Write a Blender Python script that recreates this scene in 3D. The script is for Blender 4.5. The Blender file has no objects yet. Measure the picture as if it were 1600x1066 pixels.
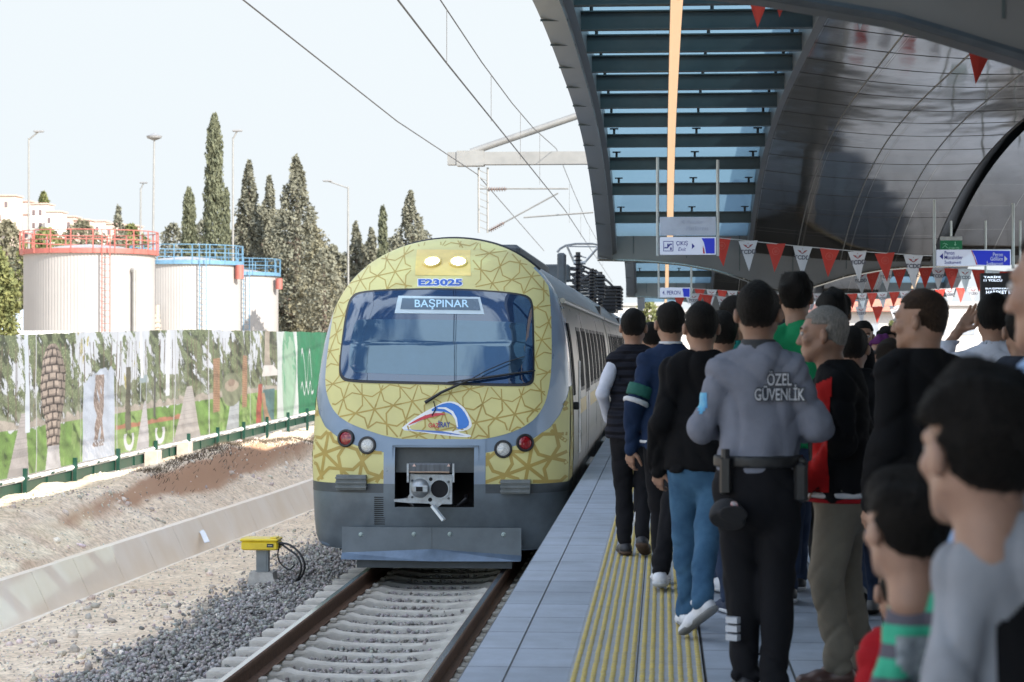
import bpy, math, random
import numpy as np
from mathutils import Vector, Matrix
from mathutils.bvhtree import BVHTree
from mathutils.geometry import tessellate_polygon
R = math.radians
rng = np.random.default_rng(7); random.seed(7)
SC = bpy.context.scene
COL = SC.collection
# ------------------------------------------------------------------ camera, world, sun, exposure
TH = R(4.05); PITCH = R(0.086); FPX = 3333.0
cam_d = bpy.data.cameras.new("camera"); cam = bpy.data.objects.new("camera", cam_d); COL.objects.link(cam)
cam_d.lens = 75; cam_d.sensor_width = 36; cam_d.clip_start = 0.1; cam_d.clip_end = 6000
cam.location = (0, 0, 1.5); cam.rotation_euler = (math.pi/2 + PITCH, 0, TH)
cam_d.dof.use_dof = True; cam_d.dof.focus_distance = 20.0; cam_d.dof.aperture_fstop = 5.6
SC.camera = cam
SUN_DIR = Vector((0.75*math.cos(R(29.2)), -0.66*math.cos(R(29.2)), math.sin(R(29.2)))).normalized()
w = bpy.data.worlds.new("World"); SC.world = w; w.use_nodes = True
nt = w.node_tree; nt.nodes.clear()
out = nt.nodes.new("ShaderNodeOutputWorld"); bg = nt.nodes.new("ShaderNodeBackground"); bg.inputs[1].default_value = 0.15
sky = nt.nodes.new("ShaderNodeTexSky"); sky.sky_type = 'NISHITA'; sky.sun_disc = False
sky.sun_elevation = R(29.2); sky.sun_rotation = math.atan2(SUN_DIR.x, SUN_DIR.y); sky.altitude = 800; sky.dust_density = .8
tcw = nt.nodes.new("ShaderNodeTexCoord"); mpw = nt.nodes.new("ShaderNodeMapping"); mpw.inputs['Scale'].default_value = (1.6, 1.6, 5.0)
nzw = nt.nodes.new("ShaderNodeTexNoise"); nzw.inputs['Scale'].default_value = 1.7; nzw.inputs['Detail'].default_value = 8; nzw.inputs['Roughness'].default_value = .55
rmp = nt.nodes.new("ShaderNodeValToRGB"); rmp.color_ramp.elements[0].position = .50; rmp.color_ramp.elements[1].position = .57
mxw = nt.nodes.new("ShaderNodeMix"); mxw.data_type = 'RGBA'; mxw.inputs['B'].default_value = (6.5, 6.8, 7.2, 1)
nt.links.new(tcw.outputs['Generated'], mpw.inputs[0]); nt.links.new(mpw.outputs[0], nzw.inputs['Vector'])
nt.links.new(nzw.outputs['Fac'], rmp.inputs[0]); nt.links.new(rmp.outputs[0], mxw.inputs['Factor'])
nt.links.new(sky.outputs[0], mxw.inputs['A'])
sxw = nt.nodes.new("ShaderNodeSeparateXYZ"); nt.links.new(tcw.outputs['Generated'], sxw.inputs[0])
mrw = nt.nodes.new("ShaderNodeMapRange"); mrw.inputs['From Min'].default_value = .58; mrw.inputs['From Max'].default_value = .24; mrw.inputs['To Max'].default_value = 1.0; mrw.interpolation_type = 'SMOOTHSTEP'; nt.links.new(sxw.outputs['Z'], mrw.inputs[0])
dyw = nt.nodes.new("ShaderNodeMapRange"); dyw.inputs['From Min'].default_value = -.7; dyw.inputs['From Max'].default_value = .0; nt.links.new(sxw.outputs['Y'], dyw.inputs[0])
mlw = nt.nodes.new("ShaderNodeMath"); mlw.operation = 'MULTIPLY'; nt.links.new(mrw.outputs[0], mlw.inputs[0]); nt.links.new(dyw.outputs[0], mlw.inputs[1])
vlw = nt.nodes.new("ShaderNodeMix"); vlw.data_type = 'RGBA'; vlw.inputs['B'].default_value = (2.08, 2.24, 2.34, 1)
nt.links.new(mlw.outputs[0], vlw.inputs['Factor']); nt.links.new(mxw.outputs['Result'], vlw.inputs['A']); nt.links.new(vlw.outputs['Result'], bg.inputs[0]); nt.links.new(bg.outputs[0], out.inputs[0])
sd = bpy.data.lights.new("sun", 'SUN'); sun = bpy.data.objects.new("sun", sd); COL.objects.link(sun)
sd.energy = 3.5; sd.angle = R(0.5); sd.color = (1, .94, .86)
sun.rotation_euler = SUN_DIR.to_track_quat('Z', 'Y').to_euler(); sun.location = (20, -20, 30)
SC.view_settings.view_transform = 'Standard'; SC.view_settings.look = 'None'; SC.view_settings.gamma = 1
SC.view_settings.exposure = 1.5
try:
    SC.cycles.max_bounces = 7; SC.cycles.transparent_max_bounces = 12; SC.cycles.sample_clamp_indirect = 6
except Exception: pass

# ------------------------------------------------------------------ helpers
def P(px, py, Y):
    """world point at track distance Y seen at photo pixel (px, py)"""
    a = (px-800)/FPX; b = -(py-533)/FPX
    cp, sp = math.cos(PITCH), math.sin(PITCH)
    # camera-space direction (a, b, -1) -> world
    f = cp - b*sp; u = sp + b*cp
    dx = math.cos(TH)*a - math.sin(TH)*f; dy = math.sin(TH)*a + math.cos(TH)*f
    return Vector((dx/dy*Y, Y, 1.5 + u/dy*Y))
def new_mesh(name, v, f):
    m = bpy.data.meshes.new(name)
    if isinstance(f, np.ndarray):
        v = np.asarray(v, dtype=np.float32); n = f.shape[1]
        m.vertices.add(len(v)); m.vertices.foreach_set('co', v.ravel())
        m.loops.add(f.size); m.loops.foreach_set('vertex_index', f.astype(np.int32).ravel())
        m.polygons.add(len(f)); m.polygons.foreach_set('loop_start', np.arange(0, f.size, n, dtype=np.int32))
        m.update(calc_edges=True); m.validate()
    else:
        m.from_pydata([tuple(map(float, p)) for p in v], [], f); m.update()
    return m
def link(name, mesh, mat=None, parent=None, loc=None, smooth=False, ang=40):
    o = bpy.data.objects.new(name, mesh); COL.objects.link(o)
    if mat is not None and not mesh.materials: mesh.materials.append(mat)
    if smooth:
        mesh.polygons.foreach_set('use_smooth', np.ones(len(mesh.polygons), dtype=bool))
        if ang < 180: mesh.set_sharp_from_angle(angle=R(ang))
    if parent is not None: o.parent = parent
    if loc is not None: o.location = loc
    return o
def tag(o, label=None, cat=None, group=None, kind=None):
    if label: o['label'] = label
    if cat: o['category'] = cat
    if group: o['group'] = group
    if kind: o['kind'] = kind
    return o
def empty(name, loc, label, cat, group=None, rz=0):
    o = bpy.data.objects.new(name, None); COL.objects.link(o); o.location = loc; o.rotation_euler = (0, 0, rz)
    o.empty_display_size = .1
    return tag(o, label, cat, group)
def copy_thing(root, loc=None, rz=None, label=None):
    r = root.copy(); COL.objects.link(r)
    if loc is not None: r.location = loc
    if rz is not None: r.rotation_euler = (0, 0, rz)
    if label: r['label'] = label
    for ch in list(root.children):
        c = ch.copy(); COL.objects.link(c); c.parent = r
        for g in list(ch.children):
            d = g.copy(); COL.objects.link(d); d.parent = c
    return r
class G:
    """mesh collector"""
    def __init__(s): s.v = []; s.f = []
    def add(s, v, f):
        n = len(s.v); s.v += [tuple(p) for p in v]; s.f += [tuple(i+n for i in q) for q in f]; return s
    def box(s, c, d, rz=0, bev=0):
        c = Vector(c); x, y, z = d[0]/2, d[1]/2, d[2]/2
        if bev <= 0:
            v = [(-x,-y,-z),(x,-y,-z),(x,y,-z),(-x,y,-z),(-x,-y,z),(x,-y,z),(x,y,z),(-x,y,z)]
            f = [(0,3,2,1),(4,5,6,7),(0,1,5,4),(1,2,6,5),(2,3,7,6),(3,0,4,7)]
        else:
            b = bev; v = []; f = []
            def ring(X, Y, Z): return [(-X+b,-Y,Z),(X-b,-Y,Z),(X,-Y+b,Z),(X,Y-b,Z),(X-b,Y,Z),(-X+b,Y,Z),(-X,Y-b,Z),(-X,-Y+b,Z)]
            v = ring(x-b, y-b, -z) + ring(x, y, -z+b) + ring(x, y, z-b) + ring(x-b, y-b, z)
            for k in range(3):
                for i in range(8): f.append((k*8+i, k*8+(i+1)%8, k*8+8+(i+1)%8, k*8+8+i))
            f.append(tuple(range(7,-1,-1))); f.append(tuple(range(24,32)))
        cs, sn = math.cos(rz), math.sin(rz)
        v = [(c.x+p[0]*cs-p[1]*sn, c.y+p[0]*sn+p[1]*cs, c.z+p[2]) for p in v]
        return s.add(v, f)
    def tube(s, pts, r, n=8, cap=True):
        pts = [Vector(p) for p in pts]; rs = r if isinstance(r, (list, tuple)) else [r]*len(pts)
        v = []; f = []; up = None
        for i, p in enumerate(pts):
            t = (pts[min(i+1, len(pts)-1)] - pts[max(i-1, 0)]).normalized()
            if up is None: up = Vector((0,0,1)) if abs(t.z) < .9 else Vector((1,0,0))
            a = t.cross(up).normalized(); b = a.cross(t).normalized(); up = b
            for k in range(n):
                q = 2*math.pi*k/n; v.append(p + a*math.cos(q)*rs[i] + b*math.sin(q)*rs[i])
        for i in range(len(pts)-1):
            for k in range(n): f.append((i*n+k, i*n+(k+1)%n, (i+1)*n+(k+1)%n, (i+1)*n+k))
        if cap: f.append(tuple(range(n-1,-1,-1))); f.append(tuple((len(pts)-1)*n+k for k in range(n)))
        return s.add(v, f)
    def bar(s, a, b, w, h=None):
        """square bar between two points"""
        a = Vector(a); b = Vector(b); h = h or w; t = (b-a).normalized()
        up = Vector((0,0,1)) if abs(t.z) < .95 else Vector((0,1,0))
        x = t.cross(up).normalized()*w/2; y = x.cross(t).normalized()*h/2
        v = [a-x-y, a+x-y, a+x+y, a-x+y, b-x-y, b+x-y, b+x+y, b-x+y]
        return s.add(v, [(0,3,2,1),(4,5,6,7),(0,1,5,4),(1,2,6,5),(2,3,7,6),(3,0,4,7)])
    def prism(s, poly, y0, y1):
        """poly in (x, z) extruded along y"""
        n = len(poly); v = [(p[0], y0, p[1]) for p in poly] + [(p[0], y1, p[1]) for p in poly]
        f = [(i, (i+1)%n, n+(i+1)%n, n+i) for i in range(n)]
        tri = tessellate_polygon([[Vector((p[0], p[1], 0)) for p in poly]])
        f += [tuple(t) for t in tri] + [tuple(n+i for i in reversed(t)) for t in tri]
        return s.add(v, f)
    def lathe(s, prof, c=(0,0,0), n=24):
        v = []; f = []
        for r, z in prof:
            for k in range(n): q = 2*math.pi*k/n; v.append((c[0]+r*math.cos(q), c[1]+r*math.sin(q), c[2]+z))
        for i in range(len(prof)-1):
            for k in range(n): f.append((i*n+k, i*n+(k+1)%n, (i+1)*n+(k+1)%n, (i+1)*n+k))
        return s.add(v, f)
    def build(s, name, mat, parent=None, loc=None, smooth=False, ang=40):
        m = new_mesh(name, s.v, s.f); return link(name, m, mat, parent, loc, smooth, ang)
def chaikin(pts, n=2):
    for _ in range(n):
        q = []
        for i in range(len(pts)):
            a = pts[i]; b = pts[(i+1) % len(pts)]
            q += [(a[0]*.75+b[0]*.25, a[1]*.75+b[1]*.25), (a[0]*.25+b[0]*.75, a[1]*.25+b[1]*.75)]
        pts = q
    return pts
# ------------------------------------------------------------------ materials
MATS = {}
def M(name, rgb, rough=.6, metal=0.0, var=.18, scale=6, bump=.0, bscale=60, coat=0, spec=None, stretch=(1,1,1), rgb2=None, detail=6, ior=None, alpha=None, emit=None, estr=0):
    if name in MATS: return MATS[name]
    m = bpy.data.materials.new(name); m.use_nodes = True; t = m.node_tree; b = t.nodes['Principled BSDF']
    b.inputs['Base Color'].default_value = (*rgb, 1); b.inputs['Roughness'].default_value = rough; b.inputs['Metallic'].default_value = metal
    if coat: b.inputs['Coat Weight'].default_value = coat; b.inputs['Coat Roughness'].default_value = .08
    if ior: b.inputs['IOR'].default_value = ior
    if emit: b.inputs['Emission Color'].default_value = (*emit, 1); b.inputs['Emission Strength'].default_value = estr
    tc = t.nodes.new('ShaderNodeTexCoord'); mp = t.nodes.new('ShaderNodeMapping'); mp.inputs['Scale'].default_value = stretch
    t.links.new(tc.outputs['Object'], mp.inputs[0])
    if var or rgb2:
        nz = t.nodes.new('ShaderNodeTexNoise'); nz.inputs['Scale'].default_value = scale; nz.inputs['Detail'].default_value = detail; nz.inputs['Roughness'].default_value = .6
        t.links.new(mp.outputs[0], nz.inputs['Vector'])
        rp = t.nodes.new('ShaderNodeValToRGB'); rp.color_ramp.elements[0].position = .32; rp.color_ramp.elements[1].position = .68
        lo = rgb2 if rgb2 else tuple(c*(1-var) for c in rgb); hi = rgb if rgb2 else tuple(min(1, c*(1+var)) for c in rgb)
        rp.color_ramp.elements[0].color = (*lo, 1); rp.color_ramp.elements[1].color = (*hi, 1)
        t.links.new(nz.outputs['Fac'], rp.inputs[0]); t.links.new(rp.outputs[0], b.inputs['Base Color'])
        if rough > .15:
            mr = t.nodes.new('ShaderNodeMapRange'); mr.inputs['To Min'].default_value = max(.03, rough-.1); mr.inputs['To Max'].default_value = min(1, rough+.1)
            t.links.new(nz.outputs['Fac'], mr.inputs[0]); t.links.new(mr.outputs[0], b.inputs['Roughness'])
    if bump:
        n2 = t.nodes.new('ShaderNodeTexNoise'); n2.inputs['Scale'].default_value = bscale; n2.inputs['Detail'].default_value = 5
        t.links.new(mp.outputs[0], n2.inputs['Vector'])
        bp = t.nodes.new('ShaderNodeBump'); bp.inputs['Strength'].default_value = min(1, bump); bp.inputs['Distance'].default_value = .02
        t.links.new(n2.outputs['Fac'], bp.inputs['Height']); t.links.new(bp.outputs[0], b.inputs['Normal'])
    MATS[name] = m; return m
def node(t, typ, **kw):
    n = t.nodes.new(typ)
    for k, v in kw.items():
        if k.startswith('i_'): n.inputs[k[2:]].default_value = v
        else: setattr(n, k, v)
    return n
def snoise(x, y, z=0, s=1.0, seed=0):
    """cheap smooth pseudo noise about -1..1"""
    r = np.random.default_rng(seed); o = 0; amp = 1
    for k in range(5):
        a = r.normal(size=3); a /= np.linalg.norm(a); b = r.normal(size=3); b /= np.linalg.norm(b); f = s*(1.55**k)
        o = o + amp*np.sin(f*(a[0]*x+a[1]*y+a[2]*z)+r.uniform(0, 6) + 1.3*np.sin(f*.7*(b[0]*x+b[1]*y+b[2]*z)+r.uniform(0, 6)))
        amp *= .68
    return o/2.3
def text_mesh(body, size, ext=0.0, bold=0.0, align='CENTER', space=1.0, sx=1.0):
    c = bpy.data.curves.new('txt', 'FONT'); c.body = body; c.size = size; c.extrude = ext; c.offset = bold; c.align_x = align; c.align_y = 'CENTER'
    c.space_character = space; c.resolution_u = 3
    o = bpy.data.objects.new('txt', c); COL.objects.link(o)
    dg = bpy.context.evaluated_depsgraph_get(); dg.update(); m = bpy.data.meshes.new_from_object(o.evaluated_get(dg)); m.name = 'lettering'
    bpy.data.objects.remove(o); bpy.data.curves.remove(c)
    if sx != 1.0:
        for v in m.vertices: v.co.x *= sx
    m.materials.clear()
    return m
def text_obj(name, body, size, mat, parent, loc, rot=(math.pi/2, 0, 0), **kw):
    m = text_mesh(body, size, **kw); o = link(name, m, mat, parent, loc); o.rotation_euler = rot; return o
# ------------------------------------------------------------------ ground (one sheet to the horizon)
def fence_x(Y): return -9.1 + np.clip((Y-29.5)/22, -1, 2)*.35
def ground_z(x, Y):
    x = np.asarray(x, float); Y = np.asarray(Y, float)
    sh = np.interp(Y, [15, 21, 37, 60], [-.15, 0, .55, .9])          # ditch drifts towards the track
    xs = [-60, -30, -12, -9.6, -8.9, -8.35, -8.05, -7.75, -7.25, -7.1, -6.86, -6.74, -6.5, -5.4, -4.75, -4.3, -3.9, -1.2, -.9, 60]
    zs = [-.3, -.6, -.6, -.62, -.60, -.61, -.66, -.84, -1.12, -1.3, -1.78, -1.78, -1.33, -1.31, -1.27, -1.215, -1.24, -1.25, -1.25, -1.25]
    w_ = np.clip((x+8.9)/(8.9-7.3), 0, 1)*np.clip((-4.6-x)/1.2, 0, 1)
    xp = x - sh*w_; z = np.interp(xp, xs, zs)
    bank = ((x < -7.3+sh*.9) & (x > -9.3))*1.0
    z = z + bank*(.06*snoise(x, Y, 0, 2.2, 3)+.03*snoise(x, Y, 0, 7, 4))
    # collapsed edge: a lip with a cut below it
    lip = np.exp(-((Y-37)/7.5)**2)
    t = (xp-(-7.93+.10*snoise(Y, 0, 0, 1.1, 5))); z = z + lip*.40*np.where(t < 0, np.exp(-(t/.42)**2), np.exp(-(t/.09)**2))*bank
    plain = ((x > -6.4+sh) & (x < -4.0))*1.0
    z = z + plain*.018*snoise(x, Y, 0, 4, 6)
    far = np.clip((np.abs(Y)-300)/900, 0, 1)*0
    hill = 47*np.exp(-((x+235)/105)**2 - ((Y-640)/190)**2)
    return z + far + np.where(Y > 150, hill, 0)
xs = np.concatenate([-np.geomspace(10, 3000, 40)[::-1], np.arange(-9.9, -4.0, .055), np.linspace(-3.95, -.95, 10), np.geomspace(1, 3000, 26)])
ys = np.concatenate([np.linspace(-3000, 0, 12)[:-1], np.linspace(0, 16, 8)[:-1], np.arange(16, 62, .13), np.geomspace(62, 4500, 60)])
X, Y = np.meshgrid(xs, ys); Z = ground_z(X, Y)
nx, ny = len(xs), len(ys); ii = np.arange(nx*ny).reshape(ny, nx)
quads = np.stack([ii[:-1,:-1], ii[:-1,1:], ii[1:,1:], ii[1:,:-1]], -1).reshape(-1, 4)
def ground_mat():
    m = bpy.data.materials.new('ground_soil'); m.use_nodes = True; t = m.node_tree; b = t.nodes['Principled BSDF']; b.inputs['Roughness'].default_value = .95
    L = t.links.new
    g = node(t, 'ShaderNodeNewGeometry'); sx = node(t, 'ShaderNodeSeparateXYZ'); L(g.outputs['Position'], sx.inputs[0])
    n1 = node(t, 'ShaderNodeTexNoise', i_Scale=.9, i_Detail=7, i_Roughness=.65); L(g.outputs['Position'], n1.inputs['Vector'])
    n2 = node(t, 'ShaderNodeTexNoise', i_Scale=14, i_Detail=6, i_Roughness=.7); L(g.outputs['Position'], n2.inputs['Vector'])
    r1 = node(t, 'ShaderNodeValToRGB'); e = r1.color_ramp.elements; e[0].position = .3; e[0].color = (.66, .50, .345, 1); e[1].position = .7; e[1].color = (.86, .71, .53, 1)
    L(n1.outputs['Fac'], r1.inputs[0])
    r2 = node(t, 'ShaderNodeValToRGB'); e = r2.color_ramp.elements; e[0].position = .35; e[0].color = (.62, .6, .58, 1); e[1].position = .6; e[1].color = (1.12, 1.12, 1.12, 1)
    L(n2.outputs['Fac'], r2.inputs[0])
    mu = node(t, 'ShaderNodeMix', data_type='RGBA', blend_type='MULTIPLY'); mu.inputs['Factor'].default_value = 1
    L(r1.outputs[0], mu.inputs['A']); L(r2.outputs[0], mu.inputs['B'])
    # red soil where the bank is steep
    sn = node(t, 'ShaderNodeSeparateXYZ'); L(g.outputs['Normal'], sn.inputs[0])
    st = node(t, 'ShaderNodeMapRange'); st.inputs['From Min'].default_value = .86; st.inputs['From Max'].default_value = .62; L(sn.outputs['Z'], st.inputs[0])
    bk = node(t, 'ShaderNodeMapRange'); bk.inputs['From Min'].default_value = -7.15; bk.inputs['From Max'].default_value = -7.3; L(sx.outputs['X'], bk.inputs[0])
    mm = node(t, 'ShaderNodeMath', operation='MULTIPLY'); L(st.outputs[0], mm.inputs[0]); L(bk.outputs[0], mm.inputs[1])
    mx = node(t, 'ShaderNodeMix', data_type='RGBA'); mx.inputs['B'].default_value = (.45, .265, .16, 1); L(mm.outputs[0], mx.inputs['Factor']); L(mu.outputs['Result'], mx.inputs['A'])
    # dark dusty bed under the ballast
    ad = node(t, 'ShaderNodeMath', operation='MULTIPLY_ADD'); ad.inputs[1].default_value = 1.2; L(n1.outputs['Fac'], ad.inputs[0]); L(sx.outputs['X'], ad.inputs[2])
    bb = node(t, 'ShaderNodeMapRange'); bb.inputs['From Min'].default_value = -4.35; bb.inputs['From Max'].default_value = -4.05; L(ad.outputs[0], bb.inputs[0])
    mz = node(t, 'ShaderNodeMix', data_type='RGBA'); mz.inputs['B'].default_value = (.10, .095, .09, 1); L(bb.outputs[0], mz.inputs['Factor']); L(mx.outputs['Result'], mz.inputs['A'])
    fy = node(t, 'ShaderNodeMapRange'); fy.inputs['From Min'].default_value = 90; fy.inputs['From Max'].default_value = 260; L(sx.outputs['Y'], fy.inputs[0])
    n3 = node(t, 'ShaderNodeTexNoise', i_Scale=.06, i_Detail=8, i_Roughness=.7); L(g.outputs['Position'], n3.inputs['Vector']); r3 = node(t, 'ShaderNodeValToRGB'); e = r3.color_ramp.elements; e[0].position = .4; e[0].color = (.10, .11, .06, 1); e[1].position = .62; e[1].color = (.30, .25, .18, 1); L(n3.outputs['Fac'], r3.inputs[0])
    mf = node(t, 'ShaderNodeMix', data_type='RGBA'); L(fy.outputs[0], mf.inputs['Factor']); L(mz.outputs['Result'], mf.inputs['A']); L(r3.outputs[0], mf.inputs['B'])
    L(mf.outputs['Result'], b.inputs['Base Color'])
    bp = node(t, 'ShaderNodeBump'); bp.inputs['Strength'].default_value = .5; bp.inputs['Distance'].default_value = .02; L(n2.outputs['Fac'], bp.inputs['Height']); L(bp.outputs[0], b.inputs['Normal'])
    return m
go = link('ground', new_mesh('ground', np.stack([X.ravel(), Y.ravel(), Z.ravel()], 1), quads), ground_mat(), smooth=True, ang=180); tag(go, kind='structure')

# concrete drainage channel lining
g = G(); ysd = np.arange(10, 64, 1.5)
conc = M('channel_concrete', (.84, .74, .62), .85, var=.22, scale=.9, bump=.05, bscale=6, rgb2=(.76, .63, .48), detail=3)
def dsh(y): return float(np.interp(y, [15, 21, 37, 60], [-.15, 0, .55, .9]))
prof = [(-7.34, -1.07), (-7.16, -1.05), (-6.88, -1.64), (-6.72, -1.64), (-6.55, -1.34), (-6.47, -1.34), (-6.47, -1.5), (-7.34, -1.8)]
for a in ysd:
    v = []
    for yy in (a+.008, a+1.5-.008):
        for (x, z) in prof: v.append((x+dsh(yy)*(1 if x > -7.2 else 1), yy, z))
    n = len(prof); g.add(v, [(i, n+i, n+(i+1)%n, (i+1)%n) for i in range(n)]+[tuple(range(n)), tuple(range(2*n-1, n-1, -1))])
tag(g.build('drainage_channel', conc), kind='structure')

# ------------------------------------------------------------------ stones
ICO_V = []; 
ph = (1+5**.5)/2
ICO_V = np.array([(-1,ph,0),(1,ph,0),(-1,-ph,0),(1,-ph,0),(0,-1,ph),(0,1,ph),(0,-1,-ph),(0,1,-ph),(ph,0,-1),(ph,0,1),(-ph,0,-1),(-ph,0,1)])/math.sqrt(1+ph*ph)
ICO_F = np.array([(0,11,5),(0,5,1),(0,1,7),(0,7,10),(0,10,11),(1,5,9),(5,11,4),(11,10,2),(10,7,6),(7,1,8),(3,9,4),(3,4,2),(3,2,6),(3,6,8),(3,8,9),(4,9,5),(2,4,11),(6,2,10),(8,6,7),(9,8,1)])
def rocks(name, pts, sizes, mat, flat=.7, seed=1):
    r = np.random.default_rng(seed); N = len(pts)
    V = ICO_V[None]*(1+r.uniform(-.32, .28, (N, 12, 1)))*sizes[:, None, None]*np.stack([r.uniform(.75, 1.3, N), r.uniform(.6, 1, N), r.uniform(.5, .9, N)*flat/.7], 1)[:, None]
    q = r.normal(size=(N, 4)); q /= np.linalg.norm(q, axis=1)[:, None]; a, b, c, d = q.T
    Rm = np.stack([1-2*(c*c+d*d), 2*(b*c-a*d), 2*(b*d+a*c), 2*(b*c+a*d), 1-2*(b*b+d*d), 2*(c*d-a*b), 2*(b*d-a*c), 2*(c*d+a*b), 1-2*(b*b+c*c)], 1).reshape(N, 3, 3)
    V = np.einsum('nij,nkj->nki', Rm, V) + pts[:, None]
    F = (ICO_F[None] + (np.arange(N)*12)[:, None, None]).reshape(-1, 3)
    m = new_mesh(name, V.reshape(-1, 3), F); at = m.color_attributes.new('tone', 'FLOAT_COLOR', 'POINT')
    c = np.repeat(r.uniform(.55, 1.35, (N, 1))*np.array([[1, 1, 1]])*(1+r.normal(0, .04, (N, 3))), 12, axis=0); c = np.concatenate([c, np.ones((len(c), 1))], 1)
    at.data.foreach_set('color', c.astype(np.float32).ravel())
    return tag(link(name, m, mat), kind='stuff')
def stone_mat(name, rgb):
    m = M(name, rgb, .88, var=.25, scale=40); t = m.node_tree; b = t.nodes['Principled BSDF']; src = b.inputs['Base Color'].links[0].from_socket
    a = node(t, 'ShaderNodeVertexColor', layer_name='tone'); mx = node(t, 'ShaderNodeMix', data_type='RGBA', blend_type='MULTIPLY'); mx.inputs['Factor'].default_value = 1
    t.links.new(src, mx.inputs['A']); t.links.new(a.outputs[0], mx.inputs['B']); t.links.new(mx.outputs['Result'], b.inputs['Base Color']); return m
TX = -2.495
N = 44000
px_ = rng.uniform(-5.15, -1.0, N); py_ = 15.5 + (rng.uniform(0, 1, N)**1.25)*22
edge = -4.62 + .22*snoise(py_, px_*0, 0, 1.7, 9) + .14*snoise(py_, px_, 0, 5, 10)
keep = (px_ > edge) | (rng.uniform(size=N) < np.exp(-(edge-px_)*6)*.9)
# keep the rail heads and sleeper tops mostly clear
dr = np.minimum(abs(px_-(TX-.7525)), abs(px_-(TX+.7525)))
keep &= dr > .10
on_sl = (abs(((py_-16.0) % .6)-.3) > .17) & (px_ > TX-1.25) & (px_ < TX+1.25)
keep &= (~on_sl) | (rng.uniform(size=N) < .006)
px_, py_ = px_[keep], py_[keep]; dr = dr[keep]
zz = ground_z(px_, py_) + rng.uniform(.0, .042, len(px_)) - np.where(abs(px_-TX) < .6, .0, 0)
zz += np.where(((abs(((py_-16.0) % .6)-.3) > .17) & (px_ > TX-1.25) & (px_ < TX+1.25)), .05, 0)
rocks('ballast', np.stack([px_, py_, zz], 1), rng.uniform(.012, .030, len(px_)), stone_mat('ballast_stone', (.31, .29, .27)), seed=2)
N = 26000
px_ = rng.uniform(-9.0, -4.3, N); py_ = 16 + (rng.uniform(0, 1, N)**1.2)*34
sh_ = np.interp(py_, [15, 21, 37, 60], [-.15, 0, .55, .9])
keep = ~((px_ > -7.4+sh_) & (px_ < -6.45+sh_)) & (snoise(px_, py_, 0, 1.5, 11) + rng.normal(0, .5, N) > -.1)
px_, py_ = px_[keep], py_[keep]
sz = rng.uniform(.006, .02, len(px_)) + (rng.uniform(size=len(px_)) > .97)*rng.uniform(.01, .05, len(px_))
rocks('gravel', np.stack([px_, py_, ground_z(px_, py_)+sz*.2], 1), sz, stone_mat('gravel_stone', (.60, .52, .44)), seed=3)

# dry grass on the lip of the bank
N = 6000
gy = rng.uniform(31.5, 54, N); gx = -8.05 + .10*snoise(gy, 0*gy, 0, 1.1, 5) + rng.normal(0, .11, N) + .88*np.interp(gy, [15, 21, 37, 60], [-.15, 0, .55, .9])
gz = ground_z(gx, gy); h = rng.uniform(.02, .085, N); a = rng.uniform(0, 6.28, N); l = rng.uniform(.02, .10, N)
bx = np.cos(a)*.008; by = np.sin(a)*.008
V = np.stack([np.stack([gx-bx, gy-by, gz-.01], 1), np.stack([gx+bx, gy+by, gz-.01], 1), np.stack([gx+np.cos(a*1.7)*l, gy+np.sin(a*1.7)*l, gz+h], 1)], 1).reshape(-1, 3)
tag(link('dry_grass', new_mesh('dry_grass', V, np.arange(3*N).reshape(-1, 3)), M('dry_grass', (.17, .135, .095), .9, scale=3, rgb2=(.10, .08, .06))), kind='stuff')

# ------------------------------------------------------------------ railway track
ZR = -.98
track = empty('railway_track', (TX, 23, ZR), 'railway track of rusty steel rails on pale concrete sleepers in front of the train', 'railway track')
rail_prof = [(-.07,-.172),(.07,-.172),(.07,-.160),(.012,-.140),(.009,-.045),(.035,-.035),(.036,-.008),(.028,0),(-.028,0),(-.036,-.008),(-.035,-.035),(-.009,-.045),(-.012,-.140),(-.07,-.160)]
rust = M('rusted_rail_steel', (.14, .075, .045), .8, var=.3, scale=20, bump=.2)
shine = M('polished_rail_head', (.55, .56, .58), .22, 1.0, var=.1, scale=3, stretch=(1, .05, 1))
for s in (-1, 1):
    g = G().prism([(s*.7525+x, z) for x, z in rail_prof], -23, 87)
    r_ = g.build('rail', rust, track)
    G().box((s*.7525, 32, .0012), (.048, 110, .0025)).build('running_surface', shine, r_)
def sleeper_mesh():
    st = [(-1.2, .0, .13), (-1.18, .005, .135), (-.95, .005, .145), (-.9, .0, .145), (-.62, .0, .145), (-.56, .012, .14), (-.48, -.012, .125), (-.3, -.03, .115), (0, -.035, .11)]
    st = st + [(-x, z, w_) for x, z, w_ in reversed(st[:-1])]
    v = []; f = []
    for x, z, wd in st: v += [(x, -wd, -.2), (x, -wd*.92, z-.02), (x, -wd*.8, z), (x, wd*.8, z), (x, wd*.92, z-.02), (x, wd, -.2)]
    n = 6
    for i in range(len(st)-1):
        for k in range(n): f.append((i*n+k, (i+1)*n+k, (i+1)*n+(k+1)%n, i*n+(k+1)%n))
    f += [tuple(range(n)), tuple(range(len(v)-1, len(v)-n-1, -1))]
    # rail clips
    g = G(); g.add(v, f)
    for s in (-1, 1):
        for q in (-1, 1):
            g.box((s*.7525+q*.11, 0, .02), (.06, .10, .04), bev=.008)
    return new_mesh('sleeper', g.v, g.f)
slm = sleeper_mesh(); slmat = M('sleeper_concrete', (.56, .53, .47), .85, var=.2, scale=5, bump=.25, bscale=50, rgb2=(.36, .33, .29))
s0 = link('sleeper', slm, slmat, track, (0, 16.0-23, -.178), smooth=True, ang=35)
for k in range(1, 60):
    s_ = s0.copy(); COL.objects.link(s_); s_.parent = track; s_.location = (0, 16.0-23+.6*k, -.178)

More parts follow.
